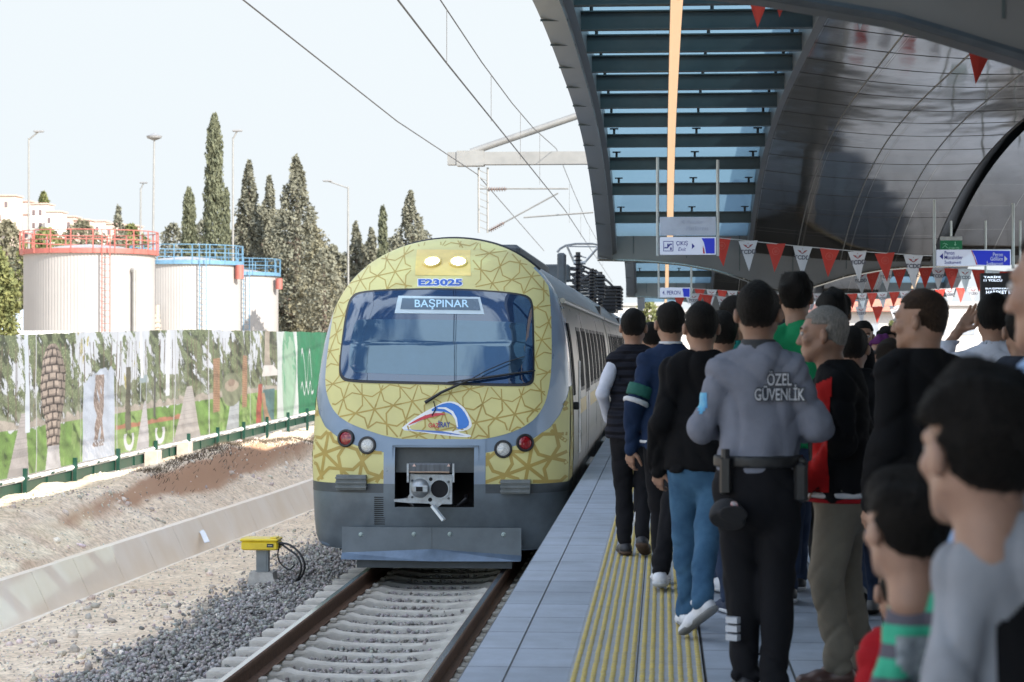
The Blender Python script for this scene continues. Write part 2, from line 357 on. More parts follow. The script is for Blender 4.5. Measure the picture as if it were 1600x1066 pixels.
# ------------------------------------------------------------------ platform
def slab_mat():
    m = bpy.data.materials.new('platform_slabs'); m.use_nodes = True; t = m.node_tree; b = t.nodes['Principled BSDF']; L = t.links.new
    g = node(t, 'ShaderNodeTexCoord'); mp = node(t, 'ShaderNodeMapping'); mp.inputs['Rotation'].default_value = (0, 0, R(90)); L(g.outputs['Object'], mp.inputs[0])
    br = node(t, 'ShaderNodeTexBrick'); br.inputs['Scale'].default_value = 1; br.inputs['Brick Width'].default_value = .6; br.inputs['Row Height'].default_value = .4
    br.inputs['Mortar Size'].default_value = .006; br.inputs['Mortar Smooth'].default_value = .1; br.offset = .5
    br.inputs['Color1'].default_value = (.37, .41, .475, 1); br.inputs['Color2'].default_value = (.29, .325, .38, 1); br.inputs['Mortar'].default_value = (.045, .045, .045, 1)
    L(mp.outputs[0], br.inputs['Vector'])
    n1 = node(t, 'ShaderNodeTexNoise', i_Scale=2.1, i_Detail=8, i_Roughness=.7); L(g.outputs['Object'], n1.inputs['Vector'])
    n2 = node(t, 'ShaderNodeTexNoise', i_Scale=220, i_Detail=3); L(g.outputs['Object'], n2.inputs['Vector'])
    r1 = node(t, 'ShaderNodeMapRange'); r1.inputs['From Min'].default_value = .3; r1.inputs['From Max'].default_value = .7; r1.inputs['To Min'].default_value = .66; r1.inputs['To Max'].default_value = 1.14; L(n1.outputs['Fac'], r1.inputs[0])
    r2 = node(t, 'ShaderNodeMapRange'); r2.inputs['To Min'].default_value = .7; r2.inputs['To Max'].default_value = 1.3; L(n2.outputs['Fac'], r2.inputs[0])
    mm = node(t, 'ShaderNodeMath', operation='MULTIPLY'); L(r1.outputs[0], mm.inputs[0]); L(r2.outputs[0], mm.inputs[1])
    vm = node(t, 'ShaderNodeVectorMath', operation='SCALE'); L(br.outputs['Color'], vm.inputs[0]); L(mm.outputs[0], vm.inputs['Scale']); L(vm.outputs[0], b.inputs['Base Color'])
    rr = node(t, 'ShaderNodeMapRange'); rr.inputs['To Min'].default_value = .42; rr.inputs['To Max'].default_value = .75; L(n1.outputs['Fac'], rr.inputs[0]); L(rr.outputs[0], b.inputs['Roughness'])
    bp = node(t, 'ShaderNodeBump'); bp.inputs['Strength'].default_value = .6; bp.inputs['Distance'].default_value = .004; bp.invert = True
    L(br.outputs['Fac'], bp.inputs['Height']); L(bp.outputs[0], b.inputs['Normal']); return m
PX0, PX1, PY1 = -.915, 8.5, 125
TL, TR_ = -.425, .190
pl = slab_mat()
def platform_piece(name, x0, x1, z=-.0, mat=pl, off=(0, 0)):
    # origin shifted so that joints fall where the slab edge is
    return G().box(((x1-x0)/2, (PY1+6)/2, -.04), (x1-x0, PY1+6, .08)).build(name, mat, None, (x0, -6, z))
pc = bpy.data.objects.new('platform', None); COL.objects.link(pc); tag(pc, kind='structure')
e1 = platform_piece('edge_slabs', PX0, -.716); e2 = platform_piece('walking_slabs', -.712, TL-.002); e3 = platform_piece('paving_slabs', TR_+.002, PX1)
for e in (e1, e2, e3): e.parent = pc
tbase = M('tactile_base', (.37, .385, .40), .75, var=.2, scale=12, rgb2=(.29, .30, .31), bump=.15, bscale=120)
g = G()
for i in range(2):
    for k in range(int(114/.54)):
        x0 = TL+i*.3075; y0 = -3+k*.54+.13*i
        if y0 > 60: break
        g.box((x0+.15, y0+.27, -.04), (.302, .535, .08))
g.box(((TL+TR_)/2, 92, -.04), (.61, 63, .08)); g.build('tactile_tiles', tbase, pc)
# raised yellow bars of the tactile strip
N1 = []
for i in range(2):
    for c in range(7):
        x = TL+.024+i*.3075+c*.0432
        for y in np.arange(4.0, 42, .087): N1.append((x+rng.normal(0, .0008), y+.02*(c % 2)))
N1 = np.array(N1); hw, hl, hh = .0125, .029, .006
bv = np.array([(-hw,-hl,0),(hw,-hl,0),(hw,hl,0),(-hw,hl,0),(-hw*.75,-hl*.7,hh),(hw*.75,-hl*.7,hh),(hw*.75,hl*.7,hh),(-hw*.75,hl*.7,hh)])
V = (bv[None] + np.concatenate([N1, np.zeros((len(N1), 1))], 1)[:, None]).reshape(-1, 3)
bf = np.array([(4,5,6,7),(0,1,5,4),(1,2,6,5),(2,3,7,6),(3,0,4,7)])
F = (bf[None]+(np.arange(len(N1))*8)[:, None, None]).reshape(-1, 4)
tag(link('tactile_bars', new_mesh('tactile_bars', V, F), M('tactile_yellow', (.56, .42, .10), .7, var=.2, scale=5, rgb2=(.40, .31, .13)), pc), kind='stuff')
G().box(((PX0+.12+PX1)/2, (PY1-6)/2, -.69), (PX1-PX0-.12, PY1+6, 1.22)).build('platform_wall', M('platform_wall_concrete', (.3, .29, .27), .9, var=.2, scale=1.5), pc)
# ------------------------------------------------------------------ train
ZC = .9
OUT_R = [(0,-.76),(.7,-.76),(1.22,-.76),(1.34,-.71),(1.385,-.55),(1.43,-.2),(1.45,.2),(1.455,.6),(1.44,1.0),(1.41,1.4),(1.36,1.75),(1.28,2.02),(1.15,2.26),(.95,2.46),(.65,2.64),(.33,2.73),(0,2.76)]
_o = OUT_R + [(-x, z) for x, z in reversed(OUT_R[1:-1])]
def smooth_outline(pts, n):
    p = np.array(chaikin(pts, 2)); p = np.vstack([p, p[:1]]); d = np.concatenate([[0], np.cumsum(np.linalg.norm(np.diff(p, axis=0), axis=1))])
    s = np.linspace(0, d[-1], n, endpoint=False); return np.stack([np.interp(s, d, p[:, 0]), np.interp(s, d, p[:, 1])], 1)
OUTL = smooth_outline(_o, 260)
_ang = np.arctan2(OUTL[:, 1]-ZC, OUTL[:, 0]); _rad = np.hypot(OUTL[:, 0], OUTL[:, 1]-ZC); _s = np.argsort(_ang); _ang = _ang[_s]; _rad = _rad[_s]
def Fy(dx, z):
    """track distance of the cab front at lateral offset dx, height z"""
    dx = np.asarray(dx, float); z = np.asarray(z, float)
    r = np.hypot(dx, z-ZC); an = np.arctan2(z-ZC, dx); q = np.clip(r/np.interp(an, _ang, _rad, period=2*math.pi), 0, .9995)
    base = np.interp(z, [-.8, -.2, .2, .6, 1.0, 1.5, 2.0, 2.43, 2.8], [23.22, 23.2, 23.21, 23.27, 23.38, 23.6, 23.92, 24.25, 24.6])
    up = np.clip((np.sin(an)+.75)/.5, 0, 1); up = up*up*(3-2*up); Rr = .06 + .62*np.maximum(up, np.clip((abs(np.cos(an))-.5)*3, 0, 1)*.8)
    q0 = .62; t = np.clip((q-q0)/(1-q0), 0, 1)
    return base + Rr*(1-np.sqrt(1-t*t)) + .07*dx*dx
def Fn(dx, z):
    e = .01; a = (Fy(dx+e, z)-Fy(dx-e, z))/(2*e); b = (Fy(dx, z+e)-Fy(dx, z-e))/(2*e)
    a = np.clip(a, -6, 6); b = np.clip(b, -6, 6); n = np.stack([a, -np.ones_like(a), b], -1); return n/np.linalg.norm(n, axis=-1)[..., None]
def onfront(dx, z, off=0.0):
    dx = np.asarray(dx, float); z = np.asarray(z, float)
    p = np.stack([TX+dx, Fy(dx, z), z], -1); return p + Fn(dx, z)*off
def hit(px, py):
    """photo pixel -> (dx, z) on the cab front"""
    y = 23.4
    for _ in range(12):
        p = P(px, py, y); y = .5*y + .5*float(Fy(p.x-TX, p.z))
    p = P(px, py, y); dx_, z_ = p.x-TX, p.z; r0 = math.hypot(dx_, z_-ZC); rm = float(np.interp(math.atan2(z_-ZC, dx_), _ang, _rad, period=2*math.pi)); k = min(1, .985*rm/max(r0, 1e-6))
    return (dx_*k, ZC+(z_-ZC)*k)
train = empty('commuter_train', (TX, 23.2, ZR), 'yellow and blue grey commuter train with gold star pattern arriving beside the platform', 'train')
TO = Vector((TX, 23.2, ZR))
blue = M('train_blue_grey_paint', (.175, .235, .315), .3, var=.08, scale=2.5, coat=.5, bump=.02, bscale=3)
yel = M('train_yellow_paint', (.585, .54, .235), .62, var=.05, scale=3)
gold = M('train_gold_pattern', (.40, .29, .075), .62, var=.1, scale=4)
steel = M('train_stainless_side', (.36, .34, .30), .34, .85, var=.12, scale=2, stretch=(1, .3, 2), bump=.05, bscale=5)
skirt = M('train_skirt_grey', (.13, .16, .19), .38, .25, var=.3, scale=3, bump=.06, bscale=20, rgb2=(.085, .105, .125))
dark = M('dark_grey_paint', (.055, .065, .075), .5, var=.25, scale=5)
black = M('black_rubber', (.012, .012, .014), .45, var=.2, scale=5)
void = M('dark_cavity', (.01, .01, .012), .9, var=.2, scale=4)
white = M('white_paint', (.78, .79, .80), .45, var=.06, scale=4)
# cab front, polar grid, with the faces of the coupler recess left out
NR, NA = 74, 260
qs = 1-(1-np.linspace(0, 1, NR+1))**1.5; qs[-1] = 1
cxz = np.array([0, ZC]); V = [onfront(0, ZC)]; 
ringv = []
for q in qs[1:]:
    p = cxz + (OUTL-cxz)*q*.9995; ringv.append(onfront(p[:, 0], p[:, 1]))
V = np.vstack([V]+ringv); Fc = []
HX0, HX1, HZ0, HZ1 = -.475, .50, -.31, .40
def inhole(p, m=0): return HX0-m < p[0]-TX < HX1+m and HZ0-m < p[2] < HZ1+m
for k in range(NA): Fc.append((0, 1+(k+1) % NA, 1+k))
for r_ in range(NR-1):
    a = 1+r_*NA
    for k in range(NA):
        q = (a+k, a+(k+1) % NA, a+NA+(k+1) % NA, a+NA+k); c = (V[q[0]]+V[q[2]])/2
        if not inhole(c): Fc.append(q)
rim = V[-NA:]
def tl(v): return [tuple(Vector(p)-TO) for p in v]
body = link('cab_front', new_mesh('cab_front', tl(V), Fc), blue, train, smooth=True, ang=180)
# side shell of the first car
def shell(y0s, y1, name, mat):
    n = len(rim); v = [tuple(p) for p in y0s] + [(p[0], y1, p[2]) for p in y0s]
    return link(name, new_mesh(name, tl(v), [(i, (i+1) % n, n+(i+1) % n, n+i) for i in range(n)] + [tuple(range(n, 2*n))]), mat, train, smooth=True, ang=60)
mid = [(p[0], 25.335, p[2]) for p in rim]
n = len(rim); v = [tuple(p) for p in rim] + mid
link('cab_side', new_mesh('cab_side', tl(v), [(i, (i+1) % n, n+(i+1) % n, n+i) for i in range(n)]), blue, train, smooth=True, ang=180)
roofm = M('train_roof_grey', (.22, .25, .28), .45, var=.15, scale=2)
def halfw(z): 
    k = OUTL[:, 0] > 0; o = OUTL[k]; o = o[np.argsort(o[:, 1])]; return float(np.interp(z, o[:, 1], o[:, 0]))
def car_shell(y0, y1):
    o = [(x, z) for x, z in OUTL]
    lo = [i for i in range(len(o))]
    side = G(); roof = G()
    ol = len(o)
    for i in range(ol):
        a, b = o[i], o[(i+1) % ol]; g_ = roof if min(a[1], b[1]) > 2.02 else side
        g_.add([tuple(Vector((TX+a[0], y0, a[1]))-TO), tuple(Vector((TX+b[0], y0, b[1]))-TO), tuple(Vector((TX+b[0], y1, b[1]))-TO), tuple(Vector((TX+a[0], y1, a[1]))-TO)], [(0, 1, 2, 3)])
    cap = [tuple(Vector((TX+a[0], y0, a[1]))-TO) for a in o]; side.add(cap, [tuple(range(ol))]); cap = [tuple(Vector((TX+a[0], y1, a[1]))-TO) for a in o]; side.add(cap, [tuple(range(ol))])
    for g_, nm, m_ in ((side, 'car_body', steel), (roof, 'roof', roofm)):
        b_ = g_.build(nm, m_, train, smooth=True, ang=50)
    # gutter
    for s in (-1, 1):
        hw_ = halfw(2.0)
        G().tube([Vector((TX+s*(hw_+.02), y0, 2.02))-TO, Vector((TX+s*(hw_+.02), y1, 2.02))-TO], .035, 8).build('gutter', steel, train, smooth=True)
CARS = [(25.34, 42.3), (42.9, 60.6), (61.2, 79), (79.6, 97)]
for a, b in CARS: car_shell(a, b)
for a, b in zip(CARS[:-1], CARS[1:]):
    G().box(Vector((TX, (a[1]+b[0])/2, .8))-TO, (2.5, b[0]-a[1]+.02, 2.9)).build('gangway', black, train)
glassd = M('train_side_glass', (.010, .012, .014), .5, var=.1, scale=2, ior=1.06)
orange = M('train_orange_stripe', (.60, .42, .10), .35, var=.1, scale=3)
palest = M('train_lower_panel', (.40, .37, .35), .35, .6, var=.15, scale=2)
# side doors, windows, seams on both sides
for ci, (a, b) in enumerate(CARS[:3]):
    for s in (-1, 1):
        if s < 0: continue
        def sbox(nm, y0, y1, z0, z1, mat, off, th=.012, par=train):
            g_ = G(); nz_ = 7; vv = []
            for i in range(nz_):
                z = z0+(z1-z0)*i/(nz_-1); x = TX+s*(halfw(z)+off)
                vv += [tuple(Vector((x, y0, z))-TO), tuple(Vector((x, y1, z))-TO), tuple(Vector((x-s*th, y1, z))-TO), tuple(Vector((x-s*th, y0, z))-TO)]
            ff = []
            for i in range(nz_-1):
                for k in range(4): ff.append((i*4+k, i*4+(k+1) % 4, i*4+4+(k+1) % 4, i*4+4+k))
            ff += [(0, 1, 2, 3), tuple(4*(nz_-1)+k for k in range(4))]
            g_.add(vv, ff); return g_.build(nm, mat, par, smooth=True, ang=30)
        if ci == 0:
            d_ = sbox('cab_door', 24.9, 25.55, -.55, 1.92, steel, .008)
            sbox('door_gap', 24.84, 24.9, -.6, 1.95, void, .006); sbox('door_gap', 25.55, 25.6, -.6, 1.95, void, .006)
            sbox('window', 25.0, 25.45, .9, 1.75, glassd, .016, .012, d_)
            G().tube([Vector((TX+s*(halfw(1)+.05), 25.72, z))-TO for z in (.2, .5, 1.0, 1.3)], .016, 6).build('handrail', M('handrail_steel', (.5, .5, .5), .3, .9), train)
            G().box(Vector((TX+s*(halfw(.9)+.04), 24.95, .78))-TO, (.07, .10, .09), bev=.01).build('door_handle', black, d_)
        L_ = b-a; y = a + (2.2 if ci == 0 else .8); k = 0
        while y < b-1.6:
            if k % 4 == 1:     # passenger door with two tall panes
                d_ = sbox('passenger_door', y, y+1.5, -.05, 1.9, palest, .006)
                for yy in (y+.12, y+.82):
                    f_ = sbox('window', yy, yy+.56, .85, 1.72, black, .011, .012, d_); sbox('pane', yy+.04, yy+.52, .89, 1.68, glassd, .014, .012, d_)
                sbox('door_gap', y+.73, y+.76, -.05, 1.9, void, .009)
                G().box(Vector((TX+s*(halfw(0)+.075), y+.75, -.14))-TO, (.15, 1.6, .05), bev=.01).build('door_step', palest, train)
                y += 2.1
            else:
                f_ = sbox('window', y, y+1.05, .9, 1.72, black, .006); sbox('pane', y+.05, y+1.0, .95, 1.67, glassd, .011, .012, f_)
                y += 1.55
            k += 1
        y = a+.05
        sbox('waist_stripe', a+1.2, b-.1, .62, .80, orange, .003, .006); sbox('lower_panel', a+1.2, b-.1, -.5, .30, palest, .002, .006)
        for yy in np.arange(a+1.9, b, 3.1): sbox('panel_seam', yy, yy+.025, -.55, 1.95, void, .004, .008)

# ---- decals laid on the cab front
def patch(name, poly_px, mat, off, rings=10, parent=body, inner=None, direct=False, sm=1, center=None):
    """fill a star-shaped outline given in photo pixels, following the cab front"""
    if sm: poly_px = chaikin(poly_px, sm)
    pts = np.array([hit(*p) if not direct else p for p in poly_px]); 
    n = 0
    dens = []
    for i in range(len(pts)):
        a, b = pts[i], pts[(i+1) % len(pts)]; k = max(1, int(np.hypot(*(b-a))/.035))
        for j in range(k): dens.append(a+(b-a)*j/k)
    pts = np.array(dens); c = pts.mean(0) if center is None else np.array(center); n = len(pts)
    ks = np.linspace(0 if inner is None else inner, 1, rings+1)
    if inner is None: ks = ks[1:]
    vs = [onfront(*(c+(pts-c)*k).T, off) for k in ks]; fs = []
    base = 0
    if inner is None: vs = [onfront(np.array([c[0]]), np.array([c[1]]), off)]+vs; fs += [(0, 1+(i+1) % n, 1+i) for i in range(n)]; base = 1
    for r_ in range(len(ks)-1):
        for i in range(n): fs.append((base+r_*n+i, base+r_*n+(i+1) % n, base+(r_+1)*n+(i+1) % n, base+(r_+1)*n+i))
    return link(name, new_mesh(name, tl(np.vstack(vs)), fs), mat, parent, smooth=True, ang=180)
def strip(name, top, bot, mat, off, rows=10, parent=body, cols=60):
    """band between two pixel polylines (both left to right)"""
    def res(pl_):
        p = np.array(pl_, float); d = np.concatenate([[0], np.cumsum(np.linalg.norm(np.diff(p, axis=0), axis=1))]); s = np.linspace(0, d[-1], cols)
        return np.stack([np.interp(s, d, p[:, 0]), np.interp(s, d, p[:, 1])], 1)
    A = np.array([hit(*p) for p in res(top)]); B = np.array([hit(*p) for p in res(bot)]); vs = []
    for r_ in range(rows+1): k = r_/rows; c = A*(1-k)+B*k; vs.append(onfront(c[:, 0], c[:, 1], off))
    fs = [(r_*cols+i, r_*cols+i+1, (r_+1)*cols+i+1, (r_+1)*cols+i) for r_ in range(rows) for i in range(cols-1)]
    return link(name, new_mesh(name, tl(np.vstack(vs)), fs), mat, parent, smooth=True, ang=180)
PANEL = [(540,410),(531,432),(524,470),(515,530),(510,570),(508,600),(514,628),(526,648),(546,662),(575,673),(610,684),(660,689),(710,690),(755,687),(798,677),(830,661),(850,636),(859,600),(862,560),(861,500),(858,450),(854,418),(830,399),(790,380),(745,368),(700,364),(650,367),(600,377),(562,394)]
PANEL_S = chaikin(PANEL, 2)
fcap = [f for f in Fc if len(f) == 4 and (V[f[0]]+V[f[2]])[2]/2 > 2.40 - .0 and abs((V[f[0]]+V[f[2]])[0]/2-TX) < 1.06]
nd_ = Fn(V[:, 0]-TX, V[:, 2])
ids = sorted({i for f in fcap for i in f}); mp_ = {a_: b_ for b_, a_ in enumerate(ids)}
link('yellow_crown', new_mesh('yellow_crown', [tuple(Vector(V[i]+nd_[i]*.0036)-TO) for i in ids], [tuple(mp_[i] for i in f) for f in fcap]), yel, body, smooth=True, ang=180)
patch('yellow_panel', PANEL, yel, .0045, rings=60, sm=2)
# lower yellow zones (drawn in front coordinates so they wrap round the corners)
zb = -.03
def lower_zone(sgn):
    xsx = np.linspace(.60 if sgn > 0 else .54, 1.0, 24)
    v = []; f = []
    # param: from recess edge to the rim
    xe = halfw(.2)-.004
    us = np.linspace(.52, xe, 40)
    top = np.interp(us, [.5, .8, 1.05, 1.25, 1.35, 1.41, 1.46], [.30, .36, .45, .58, .72, .88, 1.05])
    rows = 12
    for r_ in range(rows+1):
        z = zb + (top-zb)*r_/rows; v.append(onfront(sgn*np.minimum(us, [halfw(q)-.004 for q in z]), z, .004))
    for r_ in range(rows):
        for i in range(39): f.append((r_*40+i, r_*40+i+1, (r_+1)*40+i+1, (r_+1)*40+i))
    o = link('yellow_panel', new_mesh('yellow_panel', tl(np.vstack(v)), f), yel, body, smooth=True, ang=180)
    # wrap onto the side
    y0 = float(Fy(halfw(.3)-.004, .3)); g_ = G(); vv = []; nz_ = 14; ny_ = 12
    for i in range(nz_+1):
        for j in range(ny_+1):
            zt = 1.02; z = zb+(zt-zb)*i/nz_; y0 = float(Fy(halfw(z)-.004, z))+.01; yy = y0+(24.74-y0)*j/ny_
            vv.append(tuple(Vector((TX+sgn*(halfw(z)+.004), yy, z))-TO))
    for i in range(nz_):
        for j in range(ny_): g_.f.append((i*(ny_+1)+j, i*(ny_+1)+j+1, (i+1)*(ny_+1)+j+1, (i+1)*(ny_+1)+j))
    g_.v = vv; g_.build('yellow_panel', yel, body, smooth=True)
    return us, top
for s in (-1, 1): lus, ltop = lower_zone(s)
# dark band and lower skirt
def rim_band(name, z0, z1, mat, off, x0=.0, x1=2, ext=1.45):
    for s in (-1, 1):
        v = []; f = []; nz_ = 10; zs_ = np.linspace(z0, z1, nz_+1)
        us = np.linspace(0, 1, 44)
        for z in zs_:
            xe = halfw(z)-.004; u = x0+(xe-x0)*us; p = onfront(s*u, np.full(44, z), off)
            y_end = p[-1][1]; ex = np.array([[TX+s*(halfw(z)+off), y_end+(24.9-y_end)*t, z] for t in (.05, .5, 1.0)])
            v.append(np.vstack([p, ex]))
        m_ = 47
        for i in range(nz_):
            for j in range(m_-1): f.append((i*m_+j, i*m_+j+1, (i+1)*m_+j+1, (i+1)*m_+j))
        link(name, new_mesh(name, tl(np.vstack(v)), f), mat, body, smooth=True, ang=180)
rim_band('waist_band', -.13, zb+.002, dark, .007, x0=.50)
rim_band('skirt', -.745, -.13, skirt, .004, x0=.50)
def fpanel(name, x0, x1, z0, z1, mat, off, n=14, parent=body, m=8):
    v = []; 
    for i in range(m+1): v.append(onfront(np.linspace(x0, x1, n+1), np.full(n+1, z0+(z1-z0)*i/m), off))
    f = [(i*(n+1)+j, i*(n+1)+j+1, (i+1)*(n+1)+j+1, (i+1)*(n+1)+j) for i in range(m) for j in range(n)]
    return link(name, new_mesh(name, tl(np.vstack(v)), f), mat, parent, smooth=True, ang=180)
fpanel('skirt', -.502, .502, -.745, -.335, skirt, .0045)
# frame round the recess covers the cut edge
for (x0, x1, z0, z1, m_) in ((-.56, -.435, zb, .46, blue), (.435, .56, zb, .46, blue), (-.56, .56, .37, .46, blue), (-.56, -.435, -.40, zb, skirt), (.435, .56, -.40, zb, skirt), (-.56, .56, -.40, -.28, skirt)):
    fpanel('recess_frame', x0, x1, z0, z1, m_, .0088 if m_ is blue else .0078)
yb = 23.22
g = G()
X0, X1, Z0, Z1 = -.46, .485, -.30, .39
def q4(a, b, c, d): n = len(g.v); g.v += [tuple(Vector((TX+p[0], p[1], p[2]))-TO) for p in (a, b, c, d)]; g.f.append((n, n+1, n+2, n+3))
yk = 24.0
q4((X0, yb, Z0), (X0, yk, Z0), (X0, yk, Z1), (X0, yb, Z1)); q4((X1, yb, Z0), (X1, yk, Z0), (X1, yk, Z1), (X1, yb, Z1))
q4((X0, yb, Z0), (X1, yb, Z0), (X1, yk, Z0), (X0, yk, Z0)); q4((X0, yb, Z1), (X1, yb, Z1), (X1, yk, Z1), (X0, yk, Z1)); q4((X0, yk, Z0), (X1, yk, Z0), (X1, yk, Z1), (X0, yk, Z1))
g.build('coupler_recess', void, body)
G().box(Vector((TX+.01, 23.35, .235))-TO, (.93, .05, .29)).build('recess_plate', M('recess_plate_grey', (.07, .08, .085), .5, var=.2), body)
# coupler
cg = M('coupler_cast_metal', (.42, .46, .50), .42, .5, var=.3, scale=14, bump=.2, bscale=50, rgb2=(.26, .27, .28))
def px2(px, py, Y): p = P(px, py, Y); return (p.x-TO.x, p.z-TO.z)
cp_ = bpy.data.objects.new('coupler', None); COL.objects.link(cp_); cp_.parent = train
YC = 22.85
def pxs(pts, Y=YC): return [px2(a, b, Y) for a, b in pts]
c_face = [(640,741),(706,742),(706,788),(690,788),(683,794),(676,792),(671,787),(638,786),(616,784),(615,781),(636,779),(640,772)]
g = G().prism(pxs(c_face), YC-23.2, YC-23.2+.10); fc = g.build('face_plate', cg, cp_)
def ring(name, px, py, r0, r1, y0, y1, mat, par, Y=YC, n=28):
    c = px2(px, py, Y); g_ = G(); g_.lathe([(r1, 0), (r1, y1-y0), (r0, y1-y0), (r0, 0), (r1, 0)], n=n)
    g_.v = [(c[0]+p[0], y0-23.2+(0)+p[2], c[1]+p[1]) for p in g_.v]; return g_.build(name, mat, par, smooth=True)
def disc(name, px, py, r, y, mat, par, Y=None, n=28, th=.006):
    return ring(name, px, py, .0005, r, y, y+th, mat, par, Y or y, n)
disc('funnel', 687, 764, .098, YC-.004, void, fc); ring('funnel_rim', 687, 764, .095, .108, YC-.02, YC, cg, fc)
c0 = px2(656, 763, YC); g = G(); g.lathe([(.105, .0), (.10, .03), (.075, .10), (.03, .135), (.001, .137)], n=28); g.v = [(c0[0]+p[0], YC-23.2-p[2], c0[1]+p[1]) for p in g.v]; g.build('cone', cg, fc, smooth=True)
G().box((c0[0]+.02, YC-23.2-.11, c0[1]), (.16, .05, .075), bev=.008).build('locking_head', cg, fc); G().box((c0[0]+.01, YC-23.2-.14, c0[1]), (.07, .012, .05)).build('locking_slot', void, fc)
disc('pin_hole', 673, 749, .02, YC-.006, void, fc); disc('pin_hole', 672, 781, .022, YC-.006, void, fc)
for bx_, by_ in ((644,751),(644,777),(701,753),(701,779)): disc('bolt', bx_, by_, .013, YC-.012, dark, fc, th=.012)
g = G(); a = px2(676, 790, YC); b = px2(695, 812, YC); g.bar((a[0], YC-23.2-.03, a[1]), (b[0], YC-23.2-.10, b[1]), .045, .03); g.build('uncoupling_lever', M('lever_pale_metal', (.55, .6, .64), .4, .3), cp_)
G().box((px2(671, 731, YC)[0], YC-23.2+.02, px2(671, 731, YC)[1]), (.47, .14, .095), bev=.012).build('electric_head_cover', M('cover_grey', (.09, .10, .115), .45, .3, var=.3, scale=30, stretch=(1, 1, .1)), cp_)
z_ = px2(671, 737.5, YC)[1]; G().tube([(px2(641, 0, YC)[0], YC-23.2-.06, z_), (px2(703, 0, YC)[0], YC-23.2-.06, z_)], .010, 6).build('rod', M('rod_rusty', (.30, .22, .16), .5, .5), cp_)
for q in (638, 709): x_ = px2(q, 740, YC)[0]; G().box((x_, YC-23.2-.03, px2(q, 736, YC)[1]-.02), (.02, .05, .20)).build('side_bracket', cg, cp_)
g = G(); 
for q in (647, 701): x_, zz_ = px2(q, 727, YC-.06); g.add([(x_-.018, YC-23.2-.053, zz_-.014), (x_+.018, YC-23.2-.053, zz_-.014), (x_, YC-23.2-.053, zz_+.018)], [(0, 1, 2)])
g.build('warning_triangle', M('warning_mark', (.65, .45, .38), .5), cp_)
G().tube([(.02, .1, .94), (.02, .9, .94)], .09, 12).build('draw_bar', dark, cp_)
g = G(); 
for s in (-1, 1): g.tube([(s*.30+.02, .35, .75+ZR*0+.05), (s*.33, .15, .78), (s*.25, .1, .70), (s*.2, .3, .68)], .018, 8)
g.build('hose', black, cp_, smooth=True)
# anti-climber blocks
for (x0_, x1_, y0_, y1_) in ((528, 573, 742, 764), (783, 829, 749, 771)):
    a = hit(x0_, y1_); b = hit(x1_, y0_); xm = (a[0]+b[0])/2; zm = (a[1]+b[1])/2; yy = float(Fy(xm, zm))
    g = G(); W_ = b[0]-a[0]
    g.box((xm, yy-23.2-.03, zm-ZR), (W_, .12, (b[1]-a[1])))
    for k in range(3): g.box((xm, yy-23.2-.075, zm-ZR+(k-1)*.05), (W_+.01, .09, .018))
    g.build('anti_climber', M('anti_climber_grey', (.15, .165, .17), .55, .3, var=.2, scale=8), body)
# windscreen
WS = [(533,592),(530,578),(535,530),(542,482),(549,464),(562,456),(620,452),(700,451),(770,455),(816,460),(829,466),(833,480),(834,530),(835,590),(831,602),(815,605),(700,602),(600,600),(543,598)]
patch('windscreen_seal', WS, black, .012, rings=14, sm=2, center=hit(685, 528))
def shrink(poly, k, c): return [(c[0]+(x-c[0])*k, c[1]+(y-c[1])*k) for x, y in poly]
wglass = M('windscreen_glass', (.008, .024, .065), .012, var=.1, scale=1, ior=1.95, spec=1)  # bluish base colour helps stand in for the reflected sky
WSI = [(x+(3 if x < 600 else (-3 if x > 780 else 0)), y+(3 if y < 500 else -4)) for x, y in WS]
for m__ in ('windscreen_glass',): MATS[m__].node_tree.nodes['Principled BSDF'].inputs['Specular Tint'].default_value = (.70, .84, 1, 1)
wsg = patch('windscreen', WSI, wglass, .016, rings=14, sm=2, parent=train, center=hit(685, 528))
# lighter cab zone of the screen, with blue sky reflection put into its colour
dim = M('cab_interior_field', (.020, .042, .075), .02, var=.25, scale=2, ior=2.0)
dim.node_tree.nodes['Principled BSDF'].inputs['Specular Tint'].default_value = (.55, .8, 1, 1)
patch('windscreen_field', [(546,582),(548,540),(556,503),(566,500),(700,501),(815,505),(822,512),(820,545),(816,572),(806,584),(780,588),(690,588),(580,584)], dim, .0175, rings=12, sm=1, parent=wsg, center=hit(685, 545))
# destination display
sgn_f = M('display_frame', (.46, .56, .62), .4, var=.05); sgn_b = M('display_panel', (.085, .135, .19), .25, var=.1); sgn_t = M('display_letters', (.36, .55, .70), .5, var=.03, emit=(.3, .5, .7), estr=.12)
dp = patch('destination_display', [(623,464),(750,466),(757,493),(617,491)], sgn_f, .020, rings=3, sm=0, parent=wsg)
patch('display_panel', [(629,468),(747,469),(751,487),(626,485)], sgn_b, .023, rings=3, sm=0, parent=wsg)
def front_text(name, body_, px, py, wpx, hpx, mat, off=.01, parent=body, bold=0.0, slant=0, stretchz=1.0):
    m = text_mesh(body_, 1.0, bold=bold); co = np.array([v.co[:] for v in m.vertices]); 
    mn, mx = co.min(0), co.max(0); c0 = (mn+mx)/2; w_ = mx[0]-mn[0]; h_ = mx[1]-mn[1]
    for v, c in zip(m.vertices, co):
        u = (c[0]-c0[0])/w_; t = (c[1]-c0[1])/h_
        h_xy = hit(px+u*wpx+slant*t*hpx, py-t*hpx); p = onfront(h_xy[0], h_xy[1], off); v.co = Vector(p)-TO
    m.update(); return link(name, m, mat, parent)
front_text('display_text', 'BAŞPINAR', 690.5, 477.5, 84, 16, sgn_t, .026, wsg, bold=.012)
front_text('number_outline', 'E23025', 688, 442.5, 71, 13, white, .009, body, bold=.09)
